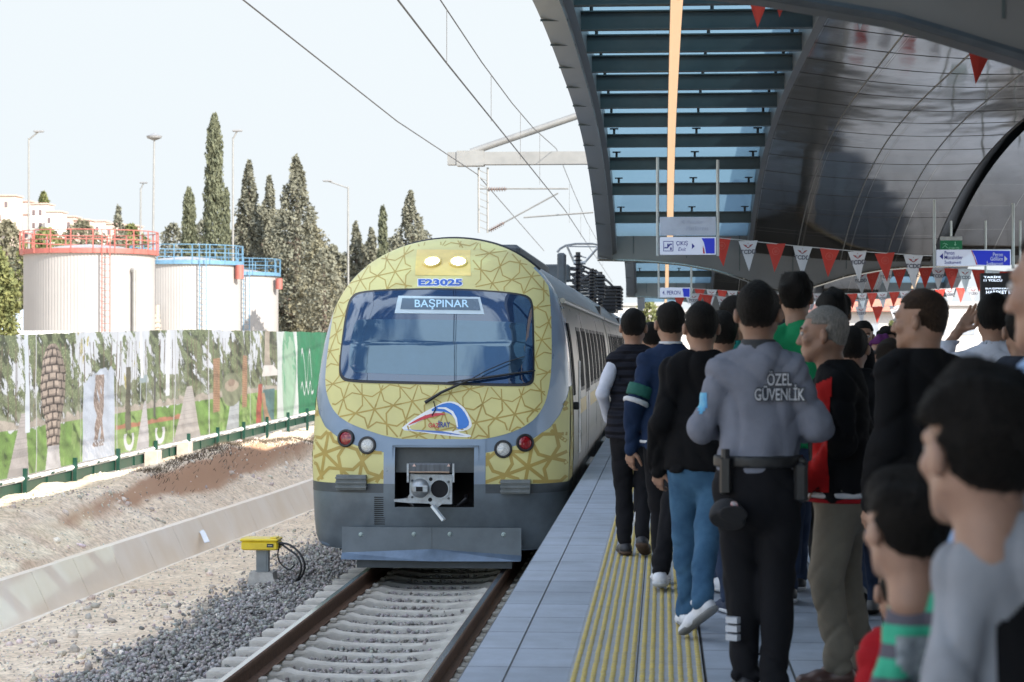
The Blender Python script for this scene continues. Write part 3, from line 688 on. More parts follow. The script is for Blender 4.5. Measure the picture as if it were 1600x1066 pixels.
front_text('train_number', 'E23025', 688, 442.5, 68.5, 10.5, M('number_blue', (.02, .10, .42), .4, var=.05), .012, body, bold=.045)
# headlight box
hb = M('headlight_box_gold', (.72, .55, .16), .35, var=.08, coat=.3)
bxp = patch('headlight_box', [(652,391),(735,392),(736,432),(649,431)], hb, .009, rings=4, sm=0)
def lamp(name, px, py, rpx, mat, rimm, emit=False):
    h = hit(px, py); yy = float(Fy(*h)); r_ = rpx*yy/FPX; p = onfront(h[0], h[1], .0); nrm = Fn(np.array(h[0]), np.array(h[1]))
    nv = Vector((nrm[0], nrm[1], nrm[2]*.9)).normalized(); q = nv.to_track_quat('Z', 'Y')
    def place(prof, nm, m_, par):
        g_ = G().lathe(prof, n=28); g_.v = [tuple(Vector(p)-TO + q @ Vector(v_)) for v_ in g_.v]; return g_.build(nm, m_, par, smooth=True)
    b_ = place([(r_*1.35, -.03), (r_*1.35, .022), (r_*1.25, .03), (r_*1.02, .03), (r_*.98, .012)], name, rimm, train)
    place([(r_*.99, .016), (r_*.8, .022), (r_*.4, .028), (.0005, .03)], 'lens', mat, b_)
hl = M('headlight_lit', (1, .9, .75), .2, var=0, emit=(1, .86, .68), estr=9)
for q in (675.5, 716): lamp('headlight', q, 411, 11, hl, hb)
redl = M('tail_lens_red', (.22, .008, .012), .12, var=.4, scale=60, coat=.6); wl = M('marker_lens_clear', (.50, .50, .48), .15, var=.35, scale=90, coat=.6)
for (x_, y_, m_) in ((541, 685, redl), (574, 696, wl), (786, 702, wl), (820, 692, redl)): lamp('tail_light' if m_ is redl else 'marker_light', x_, y_, 10.5, m_, black)
# vents: slats over a dark patch
g = G(); 
for k in range(10): 
    y_ = 777+k*3.15; a = hit(585, y_); b = hit(600, y_); yy = float(Fy(*a)); g.box(((a[0]+b[0])/2, yy-23.2-.008, a[1]-ZR), (b[0]-a[0], .012, .009))
for k in range(4):
    y_ = 809+k*3.2; a = hit(585, y_); b = hit(617, y_); yy = float(Fy(*a)); g.box(((a[0]+b[0])/2, yy-23.2-.008, a[1]-ZR), (b[0]-a[0], .012, .009))
g.build('ventilation_slots', void, body)
# plough plate with its lip and bolts
plm = M('plough_plate', (.145, .17, .195), .40, .3, var=.25, scale=3, rgb2=(.10, .12, .14), bump=.05, bscale=15)
a = hit(538, 838); b = hit(816, 838); x0_, x1_ = a[0], b[0]
xm_ = hit(676, 838)[0]
G().prism([(x0_, -.50-ZR), (xm_-.002, -.50-ZR), (xm_-.002, -.745-ZR), (x0_, -.78-ZR)], -.034, -.02).build('plough_plate', plm, body)
G().prism([(xm_+.002, -.50-ZR), (x1_, -.50-ZR), (x1_, -.80-ZR), (xm_+.002, -.745-ZR)], -.034, -.02).build('plough_plate', plm, body)
g = G(); pts_t = [(x0_, -.78), (xm_, -.735), (x1_, -.80)]; pts_b = [(x0_, -.845), (xm_, -.86), (x1_, -.855)]
vv = [(p[0], -.037, p[1]-ZR) for p in pts_t] + [(p[0], -.13, p[1]-ZR) for p in pts_b] + [(p[0], -.03, p[1]-ZR) for p in pts_t] + [(p[0], -.11, p[1]-ZR) for p in pts_b]
g.add(vv, [(0,1,4,3),(1,2,5,4),(6,9,10,7),(7,10,11,8),(3,4,10,9),(4,5,11,10),(0,3,9,6),(2,8,11,5)]); g.build('plough_lip', M('plough_lip_blue', (.12, .17, .24), .35, .3, var=.2), body)
for bx_ in (566, 648, 704, 788): 
    h = hit(bx_, 834); g = G().lathe([(.001, .02), (.012, .02), (.02, .008), (.026, 0)], n=14); g.v = [(h[0]+p[0], -.034-p[2], h[1]-ZR+p[1]) for p in g.v]; g.build('bolt', M('bolt_pale', (.35, .42, .40), .5), body)
G().box((0, .10, .115), (1.7, .22, .16)).build('plough_beam', dark, body)
G().box((0, 1.2, .34), (2.2, 1.6, .30)).build('underframe', void, train)
for yw in (26.2, 28.8, 38.3, 40.9):
    g = G()
    for s in (-1, 1): g.tube([(s*.72-.07, yw-23.2, .43), (s*.72+.07, yw-23.2, .43)], .43, 28)
    g.tube([(-.8, yw-23.2, .43), (.8, yw-23.2, .43)], .08, 10); g.build('wheelset', M('wheel_steel', (.07, .06, .055), .6, .4), train, smooth=True)
# wiper
def fp(px, py, off): h = hit(px, py); return Vector(onfront(h[0], h[1], off))-TO
wip = G().tube([fp(665, 631, .05), fp(690, 616, .07), fp(735, 597, .075)], [.020, .016, .012], 8).build('wiper_arm', black, train, smooth=True)
G().tube([fp(700, 600, .05), fp(735, 597, .06), fp(790, 589, .06), fp(833, 582, .055)], [.006, .016, .016, .008], 6).build('blade', black, wip, smooth=True)
G().tube([fp(722, 604, .06), fp(760, 583, .07), fp(790, 570, .07), fp(818, 560, .05)], .006, 6).build('rod', black, wip, smooth=True)
G().tube([fp(678, 628, .03), fp(681, 640, .02), fp(675, 650, .015)], .006, 5).build('wire', black, wip)
# ---- star pattern ribbons
def in_poly(x, y, poly):
    x = np.asarray(x); y = np.asarray(y); c = np.zeros(x.shape, bool); n = len(poly)
    for i in range(n):
        x1, y1 = poly[i]; x2, y2 = poly[(i+1) % n]
        if y1 == y2: continue
        t = ((y1 > y) != (y2 > y)) & (x < (x2-x1)*(y-y1)/(y2-y1)+x1); c ^= t
    return c
PX_M = np.array([hit(*p) for p in PANEL_S]); WS_M = np.array([hit(*p) for p in chaikin(WS, 2)]); HB_M = np.array([hit(*p) for p in [(648,388),(740,388),(740,452),(645,452)]])
LOGO = np.array([hit(*p) for p in [(622,668),(640,645),(690,624),(716,628),(738,650),(738,686),(700,688),(660,682)]])
def star_lines(a, rot, org):
    """segments of a six-fold star lattice: spokes, six-pointed star outlines and hexagons"""
    segs = []; e1_ = np.array([1, 0])*a; e2_ = np.array([.5, math.sqrt(3)/2])*a
    def pol(c, r_, d): d = math.radians(d); return c+np.array([math.cos(d), math.sin(d)])*r_
    for i in range(-9, 10):
        for j in range(-9, 10):
            c = e1_*i+e2_*j
            for k in range(6):
                t0 = pol(c, .5*a, 60*k); segs.append((c, t0))                            # spokes to the edge midpoints
                v1 = pol(c, .33*a, 60*k+30)                                              # inner corner of the big star
                tn = pol(c, .5*a, 60*k+60)
                segs.append((t0, v1)); segs.append((v1, tn))
            for c3, base in ((c+(e1_+e2_)/3, 90), (c+(2*e2_-e1_)/3*1.0, 30)):
                for k in range(0):
                    d0 = base+120*k
                    segs.append((pol(c3, .2445*a, d0+0), pol(c3, .12*a, d0+60))); segs.append((pol(c3, .12*a, d0+60), pol(c3, .2445*a, d0+120)))
    cr, sr = math.cos(rot), math.sin(rot); Rm = np.array([[cr, -sr], [sr, cr]])
    return [(Rm@p+org, Rm@q+org) for p, q in segs]
def ribbons(name, segs, wid, inside, off=.0065, side=None, parent=body, step=.03, conv=None):
    v = []; f = []
    for p, q in segs:
        L_ = np.linalg.norm(q-p); k = max(1, int(L_/step)); d = (q-p)/L_; nn = np.array([-d[1], d[0]])*wid/2; ts = np.linspace(0, 1, k+1)
        c = p[None]+(q-p)[None]*ts[:, None]; ok = inside(c[:, 0], c[:, 1])
        if not ok.any(): continue
        for i in range(k):
            if ok[i] and ok[i+1]:
                a, b = c[i]-d*wid*.2, c[i+1]+d*wid*.2; n0 = len(v); qd = np.array([a-nn, b-nn, b+nn, a+nn]); v += list(conv(qd, off) if conv else onfront(qd[:, 0], qd[:, 1], off)); f.append((n0, n0+1, n0+2, n0+3))
    if v: link(name, new_mesh(name, tl(v), np.array(f)), gold, parent)
segs = star_lines(.43, R(12), np.array([.03, .55]))
def ins_main(x, z): return in_poly(x, z, PX_M) & ~in_poly(x, z, WS_M) & ~in_poly(x, z, HB_M)
ribbons('star_pattern', segs, .0125, lambda x, z: ins_main(x, z) & (z > .8))
ribbons('star_pattern', segs, .017, lambda x, z: ins_main(x, z) & (z <= .85))
segs2 = star_lines(.52, R(20), np.array([1.02, .16]))
def ins_low(x, z): return (abs(x) > .56) & (abs(x) < halfw(.3)-.03) & (z > zb+.012) & (z < np.interp(abs(x), lus, ltop)-.01)
ribbons('star_pattern', segs2, .037, ins_low)
for s in (-1, 1):
    def conv(q, off, s=s): return np.array([[TX+s*(halfw(z)+off), y, z] for y, z in q])
    ss = star_lines(.62, R(20), np.array([24.0, .3]))
    ribbons('star_pattern', ss, .037, lambda y, z: (y > Fy(np.interp(z, [0, .6, 1], [halfw(0)-.004, halfw(.6)-.004, halfw(1)-.004]), z)+.03) & (y < 24.72) & (z > zb+.01) & (z < .98), .0065, conv=conv)
# logo
lb = M('logo_blue', (.015, .16, .55), .35, var=.05); lr = M('logo_red', (.50, .02, .03), .35, var=.05); ln = M('logo_navy', (.03, .05, .25), .4, var=.05)
def ppoly(name, pts, mat, off, sm=1):
    pts = chaikin(pts, sm) if sm else pts
    P2 = [hit(*p) for p in pts]; tri = tessellate_polygon([[Vector((a, b, 0)) for a, b in P2]])
    v = [onfront(a, b, off) for a, b in P2]; return link(name, new_mesh(name, tl(v), [tuple(t) for t in tri]), mat, body)
ppoly('logo_outline', [(624,672),(640,659),(660,646),(678,636),(692,629),(706,627),(718,631),(729,642),(737,660),(737,668),(728,673),(712,675),(740,681),(728,684),(690,680),(655,675)], white, .0085)
ppoly('logo_arc', [(671,643),(684,634),(697,630),(707,630),(719,636),(729,649),(734,663),(727,670),(713,671),(714,662),(710,652),(700,645),(688,643)], lb, .0115)
ppoly('logo_swoosh', [(635,666),(650,656),(668,648),(686,645),(699,648),(684,650),(664,655),(648,661)], lr, .0115)
ppoly('logo_line', [(629,671),(660,672.5),(690,674),(728,681),(690,677.5),(655,674)], M('logo_line_blue', (.12, .22, .55), .4), .0115, 0)
ppoly('logo_arc_line', [(684,637),(697,637),(708,643),(714,654),(716,668),(714,668),(711,656),(705,646),(695,640),(684,639)], white, .0135, 0)
front_text('logo_lettering', 'GAZ', 678, 665, 17, 7, lr, .0135, body, bold=.02); front_text('logo_lettering', 'İRAY', 694, 662.5, 19, 11, ln, .0135, body, bold=.03)
# roof line trim, roof equipment, pantograph
g = G()
for s in range(1):
    pts_ = [(TX+x, 25.36, z+.012) for x, z in OUTL if z > 2.35]; pts_.sort()
    g.tube([Vector(p)-TO for p in pts_], .018, 8)
g.build('roof_edge_trim', black, train, smooth=True)
G().box(Vector((TX, 31, 2.70))-TO, (1.3, 7, .18), bev=.05).build('air_conditioner', dark, train)
ins = M('insulator_black', (.02, .02, .024), .4, var=.2)
g = G()
for (x, y, z0, z1) in ((-1.75, 44, 2.6, 3.3), (-1.55, 46.5, 2.5, 3.05), (-1.6, 50, 2.5, 3.15), (-1.55, 53, 2.5, 3.2)):
    for k in range(9):
        z = z0+(z1-z0)*k/8; g.lathe([(.05, 0), (.10, .02), (.05, .04)], Vector((x, y, z))-TO, 12)
    g.tube([Vector((x, y, 2.4))-TO, Vector((x, y, z1+.1))-TO], .05, 8)
    g.build('roof_insulator', ins, train); g = G()
g = G()
for k in range(7): g.box(Vector((-1.75, 50.5, 2.62+.08*k))-TO, (.75, 1.2, .045))
g.build('brake_resistor', ins, train); g = G()
for k in range(7): g.box(Vector((-1.40, 57, 2.45+.09*k))-TO, (.62, 3.4, .05))
g.box(Vector((-1.45, 57, 2.65))-TO, (.45, 3.2, .6)); g.build('brake_resistor', ins, train)
g = G().box(Vector((-2.0, 42.2, 2.95))-TO, (.16, .5, .7), bev=.03).build('equipment_box', dark, train); g = G().box(Vector((-2.35, 43.6, 2.95))-TO, (.9, .6, .35), bev=.03); g.build('equipment_box', dark, train)
g = G().tube([Vector(p)-TO for p in ((-2.2, 46, 3.15), (-1.8, 50, 3.2), (-1.4, 55, 2.95))], .03, 6).tube([Vector(p)-TO for p in ((-1.9, 48, 2.9), (-1.6, 51, 3.25), (-1.35, 54, 3.05), (-1.2, 57, 2.9))], .03, 6)
for k in range(4): g.tube([Vector((-2.35+.0*k, 43.8+k*.3, 2.7+.14*k))-TO, Vector((-1.7, 45+k*.3, 2.7+.14*k))-TO], .035, 6)
g.build('roof_cable', ins, train, smooth=True)
pm = M('pantograph_metal', (.30, .31, .32), .5, .5)
YP = 50.0
pp = lambda x, y: P(x, y, YP)-TO
pn = bpy.data.objects.new('pantograph', None); COL.objects.link(pn); pn.parent = train
g = G(); dz = Vector((0, .35, 0))
for d_ in (0, 1):
    e_ = dz*d_; g.tube([pp(870, 394)+e_, pp(875, 388)+e_, pp(884, 383)+e_, pp(900, 380.5)+e_, pp(925, 380.5)+e_, pp(944, 384)+e_, pp(955, 392)+e_], .018, 6)
g.tube([pp(884, 385), pp(944, 386)], .018, 6); g.build('contact_strip', pm, pn)
g = G().tube([pp(886, 385), pp(897, 410)], .03, 6).tube([pp(936, 385), pp(914, 410)], .03, 6).tube([pp(896, 402), pp(905, 400), pp(916, 403)], .018, 6).tube([pp(896, 411), pp(915, 411)], .045, 6)
g.build('upper_frame', pm, pn)
g = G().tube([pp(905, 411), pp(906, 438)], .07, 8).tube([pp(906, 414), pp(925, 422), pp(938, 438)], .028, 6); g.build('lower_arm', ins, pn)
# ------------------------------------------------------------------ canopies
YA, LM = 8.3, 28.2
def arch(u): return 3.05 + 1.47*(1-abs(2*u-1)**3.0)
XL, XS, XC, XR = -1.10, 1.5, 4.50, 8.7
cpan = M('canopy_grey_panel', (.165, .168, .17), .42, .4, var=.12, scale=1.2)
cedge = M('canopy_edge_panel', (.25, .255, .26), .38, .5, var=.12, scale=1.5)
cbeam = M('canopy_beam_green_grey', (.055, .075, .078), .5, .2, var=.15, scale=3)
def ceil_mat():
    m = bpy.data.materials.new('polished_ceiling_panels'); m.use_nodes = True; t = m.node_tree; b = t.nodes['Principled BSDF']; L = t.links.new
    b.inputs['Base Color'].default_value = (.2, .18, .15, 1); b.inputs['Metallic'].default_value = 1; b.inputs['Roughness'].default_value = .13
    g = node(t, 'ShaderNodeTexCoord'); mp = node(t, 'ShaderNodeMapping'); mp.inputs['Scale'].default_value = (1.3, .55, 1); L(g.outputs['Object'], mp.inputs[0])
    n1 = node(t, 'ShaderNodeTexNoise', i_Scale=1.3, i_Detail=1.5, i_Roughness=.4); L(mp.outputs[0], n1.inputs['Vector'])
    n2 = node(t, 'ShaderNodeTexNoise', i_Scale=7, i_Detail=2); L(g.outputs['Object'], n2.inputs['Vector'])
    br = node(t, 'ShaderNodeTexBrick'); br.offset = 0; br.inputs['Scale'].default_value = 1; br.inputs['Brick Width'].default_value = .80; br.inputs['Row Height'].default_value = 1.28; br.inputs['Mortar Size'].default_value = .012; br.inputs['Mortar Smooth'].default_value = .3
    br.inputs['Color1'].default_value = (.095, .066, .040, 1); br.inputs['Color2'].default_value = (.06, .043, .027, 1); br.inputs['Mortar'].default_value = (.34, .30, .25, 1)
    mo = node(t, 'ShaderNodeMapping'); mo.inputs['Location'].default_value = (.08, 0, 0); L(g.outputs['Object'], mo.inputs[0]); L(mo.outputs[0], br.inputs['Vector']); L(br.outputs['Color'], b.inputs['Base Color'])
    r_ = node(t, 'ShaderNodeMapRange'); r_.inputs['To Min'].default_value = .05; r_.inputs['To Max'].default_value = .13; L(n2.outputs['Fac'], r_.inputs[0]); L(r_.outputs[0], b.inputs['Roughness'])
    b1 = node(t, 'ShaderNodeBump'); b1.inputs['Strength'].default_value = .13; b1.inputs['Distance'].default_value = .12; L(n1.outputs['Fac'], b1.inputs['Height'])
    b2 = node(t, 'ShaderNodeBump'); b2.inputs['Strength'].default_value = .6; b2.inputs['Distance'].default_value = .01; b2.invert = False; L(br.outputs['Fac'], b2.inputs['Height']); L(b1.outputs[0], b2.inputs['Normal']); L(b2.outputs[0], b.inputs['Normal'])
    return m
ceilm = ceil_mat()
def sky_glass():
    m = bpy.data.materials.new('tinted_rooflight'); m.use_nodes = True; t = m.node_tree; t.nodes.remove(t.nodes['Principled BSDF']); o = t.nodes['Material Output']; L = t.links.new
    a = node(t, 'ShaderNodeBsdfTransparent'); a.inputs[0].default_value = (.30, .52, .62, 1); tr = node(t, 'ShaderNodeBsdfTranslucent'); b = node(t, 'ShaderNodeBsdfGlossy'); b.inputs['Roughness'].default_value = .05
    n = node(t, 'ShaderNodeTexNoise', i_Scale=.8); tc = node(t, 'ShaderNodeTexCoord'); L(tc.outputs['Object'], n.inputs['Vector']); rp = node(t, 'ShaderNodeValToRGB'); rp.color_ramp.elements[0].color = (.10, .17, .215, 1); rp.color_ramp.elements[1].color = (.135, .21, .265, 1); L(n.outputs['Fac'], rp.inputs[0]); L(rp.outputs[0], tr.inputs[0])
    s1 = node(t, 'ShaderNodeMixShader'); s1.inputs[0].default_value = .16; L(tr.outputs[0], s1.inputs[1]); L(a.outputs[0], s1.inputs[2])
    s = node(t, 'ShaderNodeMixShader'); s.inputs[0].default_value = .05; L(s1.outputs[0], s.inputs[1]); L(b.outputs[0], s.inputs[2]); L(s.outputs[0], o.inputs[0]); return m
rgl = sky_glass()
lampm = M('linear_lamp_warm', (1, .8, .55), .5, var=0, emit=(1, .62, .33), estr=.28)
def fas_low(x): return np.interp(x, [-1.1, -.4, .3, .9, 1.4, 1.8, 2.15, 2.6, 3.1, 3.7, 4.3, 5.2, 8.7], [2.95, 2.93, 2.87, 2.76, 2.60, 2.44, 2.38, 2.5, 2.66, 2.77, 2.82, 2.84, 2.95])
def drop(x): return np.interp(x, [XS, XC], [0, -.16])
CNAMES = {-1: 'station canopy behind the camera, only its end seen at the top right', 0: 'nearest arched station canopy with polished ceiling and green beams', 1: 'second station canopy seen under the nearest one, with 4. PERON sign', 2: 'third and farthest station canopy along the platform'}
for k in (-1, 0, 1, 2):
    y0 = YA+LM*k; c = empty('platform_canopy', (0, y0, 0), CNAMES[k], 'canopy', 'station canopies along the platform')
    NY = 48; us = np.linspace(0, 1, NY+1)
    # edge girders along both sides
    for (xa, xb) in ((XL, -.86), (XR-.24, XR)):
        g = G(); v = []
        for u in us:
            z = arch(u); v += [(xa, .5+u*(LM-.5), z-.06), (xb, .5+u*(LM-.5), z-.10), (xb, .5+u*(LM-.5), z+.42), (xa, .5+u*(LM-.5), z+.42)]
        f = []
        for i in range(NY): f += [(i*4+j, i*4+(j+1) % 4, i*4+4+(j+1) % 4, i*4+4+j) for j in range(4)]
        g.add(v, f+[(0, 1, 2, 3), (NY*4, NY*4+1, NY*4+2, NY*4+3)]); eg = g.build('edge_girder', cedge, c, smooth=True, ang=30)
        for i in range(1, 16):
            g = G(); u = i/16; y = .5+u*(LM-.5); z = arch(u); g.box(((xa+xb)/2, y, z-.078), (abs(xb-xa)+.006, .014, .02)); g.box((xa if xa < 0 else xb, y, z+.18), (.008, .014, .46)); g.build('panel_joint', cbeam, eg)
    # inner side strip between skylight and ceiling
    for xm in (-.86, XS, XC, 6.4, XR-.24):
        g = G(); v = []
        x1 = xm+(.07 if xm in (-.86, XC, 6.4) else -.07)
        for u in us:
            z = arch(u); v += [(xm, .5+u*(LM-.5), z+.0+(drop(xm) if xm in (XS, XC) else 0)-.02), (x1, .5+u*(LM-.5), z+.0), (x1, .5+u*(LM-.5), z+.34), (xm, .5+u*(LM-.5), z+.34)]
        f = []
        for i in range(NY): f += [(i*4+j, i*4+(j+1) % 4, i*4+4+(j+1) % 4, i*4+4+j) for j in range(4)]
        g.add(v, f); g.build('skylight_kerb', cpan, c, smooth=True, ang=30)
    # beams and glass of both skylights
    for (xa, xb) in ((-.79, XS-.07), (6.47, XR-.31)):
        nb = 17
        for i in range(nb):
            y = 1.1+i*1.6; 
            if y > LM-.4: break
            z = float(arch(y/LM)); hh = .24; s_ = (arch(min(1, (y+.1)/LM))-arch((y-.1)/LM))/.2; g = G()
            g.box(((xa+xb)/2, y, z+.02), (xb-xa, .12, .014)); g.box(((xa+xb)/2, y, z+.105), (xb-xa, .016, .156)); g.box(((xa+xb)/2, y, z+.19), (xb-xa, .12, .014))
            g.build('cross_beam', cbeam, c)
        for xq in (xa+.10, (xa+xb)/2+.15, xb-.10):
            for i in range(nb):
                y = 1.1+i*1.6
                if y < LM-.4: g = G(); z = float(arch(y/LM)); g.tube([(xq, y, z+.198), (xq, y, z+.27)], .02, 6).box((xq, y, z+.275), (.12, .09, .015)).build('glass_fixing', black, c)
        v = []; f = []
        for i, u in enumerate(us): z = arch(u)+.29; v += [(xa-.05, .5+u*(LM-.5), z), (xb+.05, .5+u*(LM-.5), z)]
        f = [(i*2, i*2+1, i*2+3, i*2+2) for i in range(NY)]
        link('rooflight_glass', new_mesh('rooflight_glass', v, f), rgl, c, smooth=True, ang=180)
    # polished ceiling
    v = []; NX = 16; 
    for u in us:
        for i in range(NX+1):
            x = XS+(XC-XS)*i/NX; v.append((x, .5+u*(LM-.5), arch(u)+drop(x)-.10*math.sin(math.pi*i/NX)*(1-.5*abs(2*u-1))))
    f = [(j*(NX+1)+i, j*(NX+1)+i+1, (j+1)*(NX+1)+i+1, (j+1)*(NX+1)+i) for j in range(NY) for i in range(NX)]
    link('polished_ceiling', new_mesh('polished_ceiling', v, f), ceilm, c, smooth=True, ang=180)
    sm_ = M('ceiling_seam', (.20, .185, .16), .4, .3, var=.1); sd_ = M('ceiling_seam_dark', (.05, .045, .04), .5)
    if k in (0, 1):
        for i in (4, 8, 12): G().tube([(v[j*(NX+1)+i][0], v[j*(NX+1)+i][1], v[j*(NX+1)+i][2]-.002) for j in range(NY+1)], .009, 5).build('ceiling_seam', sm_, c, smooth=True)
        for j in range(2, NY-1, 2): G().tube([(v[j*(NX+1)+i][0], v[j*(NX+1)+i][1], v[j*(NX+1)+i][2]+.001) for i in range(0, NX+1, 2)], .006, 4).build('ceiling_seam', sd_, c)
    for nm_, xa_, xb_, dz_, mt_ in (('dark_recess', XC+.02, 4.80, .12, cpan), ('polished_ceiling', 4.78, 6.42, -.06, ceilm)):
        v2 = []
        for u in us:
            for i in range(5): v2.append((xa_+(xb_-xa_)*i/4, .5+u*(LM-.5), arch(u)+dz_))
        link(nm_, new_mesh(nm_, v2, [(j*5+i, j*5+i+1, (j+1)*5+i+1, (j+1)*5+i) for j in range(NY) for i in range(4)]), mt_, c, smooth=True, ang=180)
    v = [(x if x < 3.9 else x+(x-3.9)/(XC-3.9)*2.2, y, z+.55) for x, y, z in v]; link('roof_deck', new_mesh('roof_deck', v, f), cpan, c, smooth=True, ang=180)
    # end fascia (gull-wing lower edge)
    xs_ = np.linspace(XL-.02, XR+.02, 60); lo = fas_low(xs_)
    poly = [(x, z) for x, z in zip(xs_, lo)] + [(XR+.02, 3.62), (XL-.02, 3.62)]
    G().prism(poly, -.02, .3).build('end_fascia', cpan, c)
    G().tube([(x, -.05, z-.01) for x, z in zip(xs_, lo)], .022, 6).build('fascia_trim', (M('fascia_trim_bright', (.55, .5, .42), .25, .9, var=.1) if k > 0 else dark), c, smooth=True)
    g = G()
    for x in np.arange(XL+.6, XR, .9): g.box((x, -.024, (3.55+float(fas_low(x)))/2+.05), (.012, .01, 3.5-float(fas_low(x))-.08))
    g.build('panel_joint', cbeam, c)
    # central column
    g = G().tube([(2.3, .25, 0), (2.3, .25, 2.6)], [.17, .17], 24); g.box((2.3, .25, .02), (.5, .5, .04), bev=.01); g.build('column', cedge, c, smooth=True)
    # warm linear lamp
    for xl in (.115, 7.4):
        v = []; NYl = 40
        for i in range(NYl+1):
            u = .02+.955*i/NYl; z = arch(u)-.06; y = .5+u*(LM-.5); v += [(xl-.05, y, z-.05), (xl+.05, y, z-.05), (xl+.05, y, z), (xl-.05, y, z)]
        f = []
        for i in range(NYl): f += [(i*4+j, i*4+(j+1) % 4, i*4+4+(j+1) % 4, i*4+4+j) for j in range(4)]
        lp = link('linear_lamp', new_mesh('linear_lamp', v, f), lampm, c)
        v2 = [(x+(.006 if x > xl else -.006), y, z+.052) for x, y, z in v]; link('lamp_housing', new_mesh('lamp_housing', v2, f), dark, lp)
# unseen building added off to the right to keep sun off the platform
st = empty('shade_building', (17, -8, -1.2), 'tall pale station building to the right of the platform, out of view', 'building')
G().box((3, 0, 6), (6, 40, 12)).build('wall', M('station_render', (.45, .42, .38), .8, var=.15), st); G().box((3, 0, 12.2), (6.8, 41, .4)).build('roof', cpan, st)
for k in range(9):
    for j in range(3): G().box((-.01, -16+4*k, 2.6+3.6*j), (.06, 2.0, 2.0)).build('window', glassd, st)

# ------------------------------------------------------------------ signs
sgw = M('sign_face_white', (.60, .64, .74), .35, var=.04, emit=(.6, .66, .85), estr=.10); sgb = M('sign_face_blue', (.02, .035, .42), .35, var=.04, emit=(.02, .04, .6), estr=.10)
sgt = M('sign_lettering_blue', (.03, .04, .30), .4, var=.05); polem = M('sign_pole_grey', (.42, .45, .45), .4, .5, var=.1)
def seg(o, pts, mat, name, y, par): G().add([(p[0], y, p[1]) for p in pts], [tuple(range(len(pts)))]).build(name, mat, par)
def panel_sign(Y, xa, xb, za, zb_, name='sign', par=None, mat=None):
    o = bpy.data.objects.new
def pole_px(par, px, y0, y1, Y, r=.022):
    a = P(px, y0, Y); b = P(px, y1, Y); G().tube([a-par.location, b-par.location], r, 10).build('pole', polem, par, smooth=True)
def sign_box(par, px0, py0, px1, py1, Y, mat, name='sign_panel', th=.06):
    a = P(px0, py1, Y)-par.location; b = P(px1, py0, Y)-par.location
    return G().box(((a.x+b.x)/2, 0, (a.z+b.z)/2), (b.x-a.x, th, b.z-a.z), bev=.006).build(name, mat, par)
def sgpoly(par, pts, Y, mat, name, off=.034): 
    v = [P(x, y, Y)-par.location for x, y in pts]; return G().add([(p.x, -off, p.z) for p in v], [tuple(range(len(v)))]).build(name, mat, par)
def sgtext(par, txt, px, py, wpx, Y, mat, hpx=None, off=.034, bold=0., shear=0, root=None):
    m = text_mesh(txt, 1.0, bold=bold); co = np.array([v.co[:] for v in m.vertices]); mn, mx = co.min(0), co.max(0); c0 = (mn+mx)/2
    W_ = wpx*Y/FPX; k = W_/(mx[0]-mn[0]); kz = k if hpx is None else hpx*Y/FPX/(mx[1]-mn[1]); o = P(px, py, Y)-(root or par.location)
    for v, c in zip(m.vertices, co): v.co = Vector((o.x+(c[0]-c0[0])*k+shear*(c[1]-c0[1])*kz, -off, o.z+(c[1]-c0[1])*kz))
    return link('lettering', m, mat, par)
Y1 = 29.0
s1 = empty('hanging_sign', P(1074, 400, Y1), 'hanging double sign reading ÇIKIŞ Exit with stair pictogram, on two grey poles', 'sign')
pole_px(s1, 1027.5, 246, 400, Y1); pole_px(s1, 1121.5, 250, 400, Y1)
up_ = sign_box(s1, 1031, 339, 1118.5, 368, Y1, M('sign_back_pale_blue', (.52, .57, .68), .35, var=.12, scale=3), 'upper_panel'); 
for a_, b_ in ((1068, 1094), (1076, 1103)): 
    sgtext(up_, '◄  Peronlar' if a_ < 1070 else 'Platforms', (a_+b_)/2, 347 if a_ < 1070 else 357, 34, Y1, M('faint_lettering', (.43, .48, .60), .4), hpx=7, root=s1.location, off=.036)
lp_ = sign_box(s1, 1031, 370.5, 1118.5, 398.5, Y1, sgw, 'lower_panel')
def sub(par, root, pts, Y, mat, name, off=.034):
    v = [P(x, y, Y)-root.location for x, y in pts]; return G().add([(p.x, -off, p.z) for p in v], [tuple(range(len(v)))]).build(name, mat, par)
sub(lp_, s1, [(1096, 372.5), (1116.5, 372.5), (1116.5, 396.5), (1103, 396.5), (1101.5, 387), (1099.5, 379)], Y1, sgb, 'blue_field')
sub(lp_, s1, [(1098, 384), (1100.2, 390), (1101.2, 396.5), (1098.5, 396.5)], Y1, M('sign_red', (.5, .02, .03), .4), 'red_swoosh', .036)
sgtext(lp_, 'ÇIKIŞ', 1065.5, 381, 18, Y1, sgt, 8.5, root=s1.location, bold=.01); sgtext(lp_, 'Exit', 1066, 389.5, 11.5, Y1, sgt, 6, root=s1.location, shear=.25)
sub(lp_, s1, [(1081, 380.5), (1085.5, 385), (1081, 389.5)], Y1, sgt, 'arrow')
for q in (((1036.5,377),(1052,377),(1052,378),(1036.5,378)), ((1036.5,392),(1052,392),(1052,393),(1036.5,393)), ((1036.5,377),(1037.5,377),(1037.5,393),(1036.5,393)), ((1051,377),(1052,377),(1052,393),(1051,393))): sub(lp_, s1, q, Y1, sgt, 'pictogram_frame')
sub(lp_, s1, [(1038,386.5),(1042,386.5),(1046.5,381),(1050,381),(1050,383),(1047.5,383),(1043,388.5),(1038,388.5)], Y1, sgt, 'pictogram', .036); sub(lp_, s1, [(1042.5,381),(1044.5,381),(1044.5,385),(1042.5,385.5)], Y1, sgt, 'pictogram', .036); sub(lp_, s1, [(1047,387),(1049.5,387),(1049.5,391),(1047,391)], Y1, sgt, 'pictogram', .036)
Y2 = 50.0
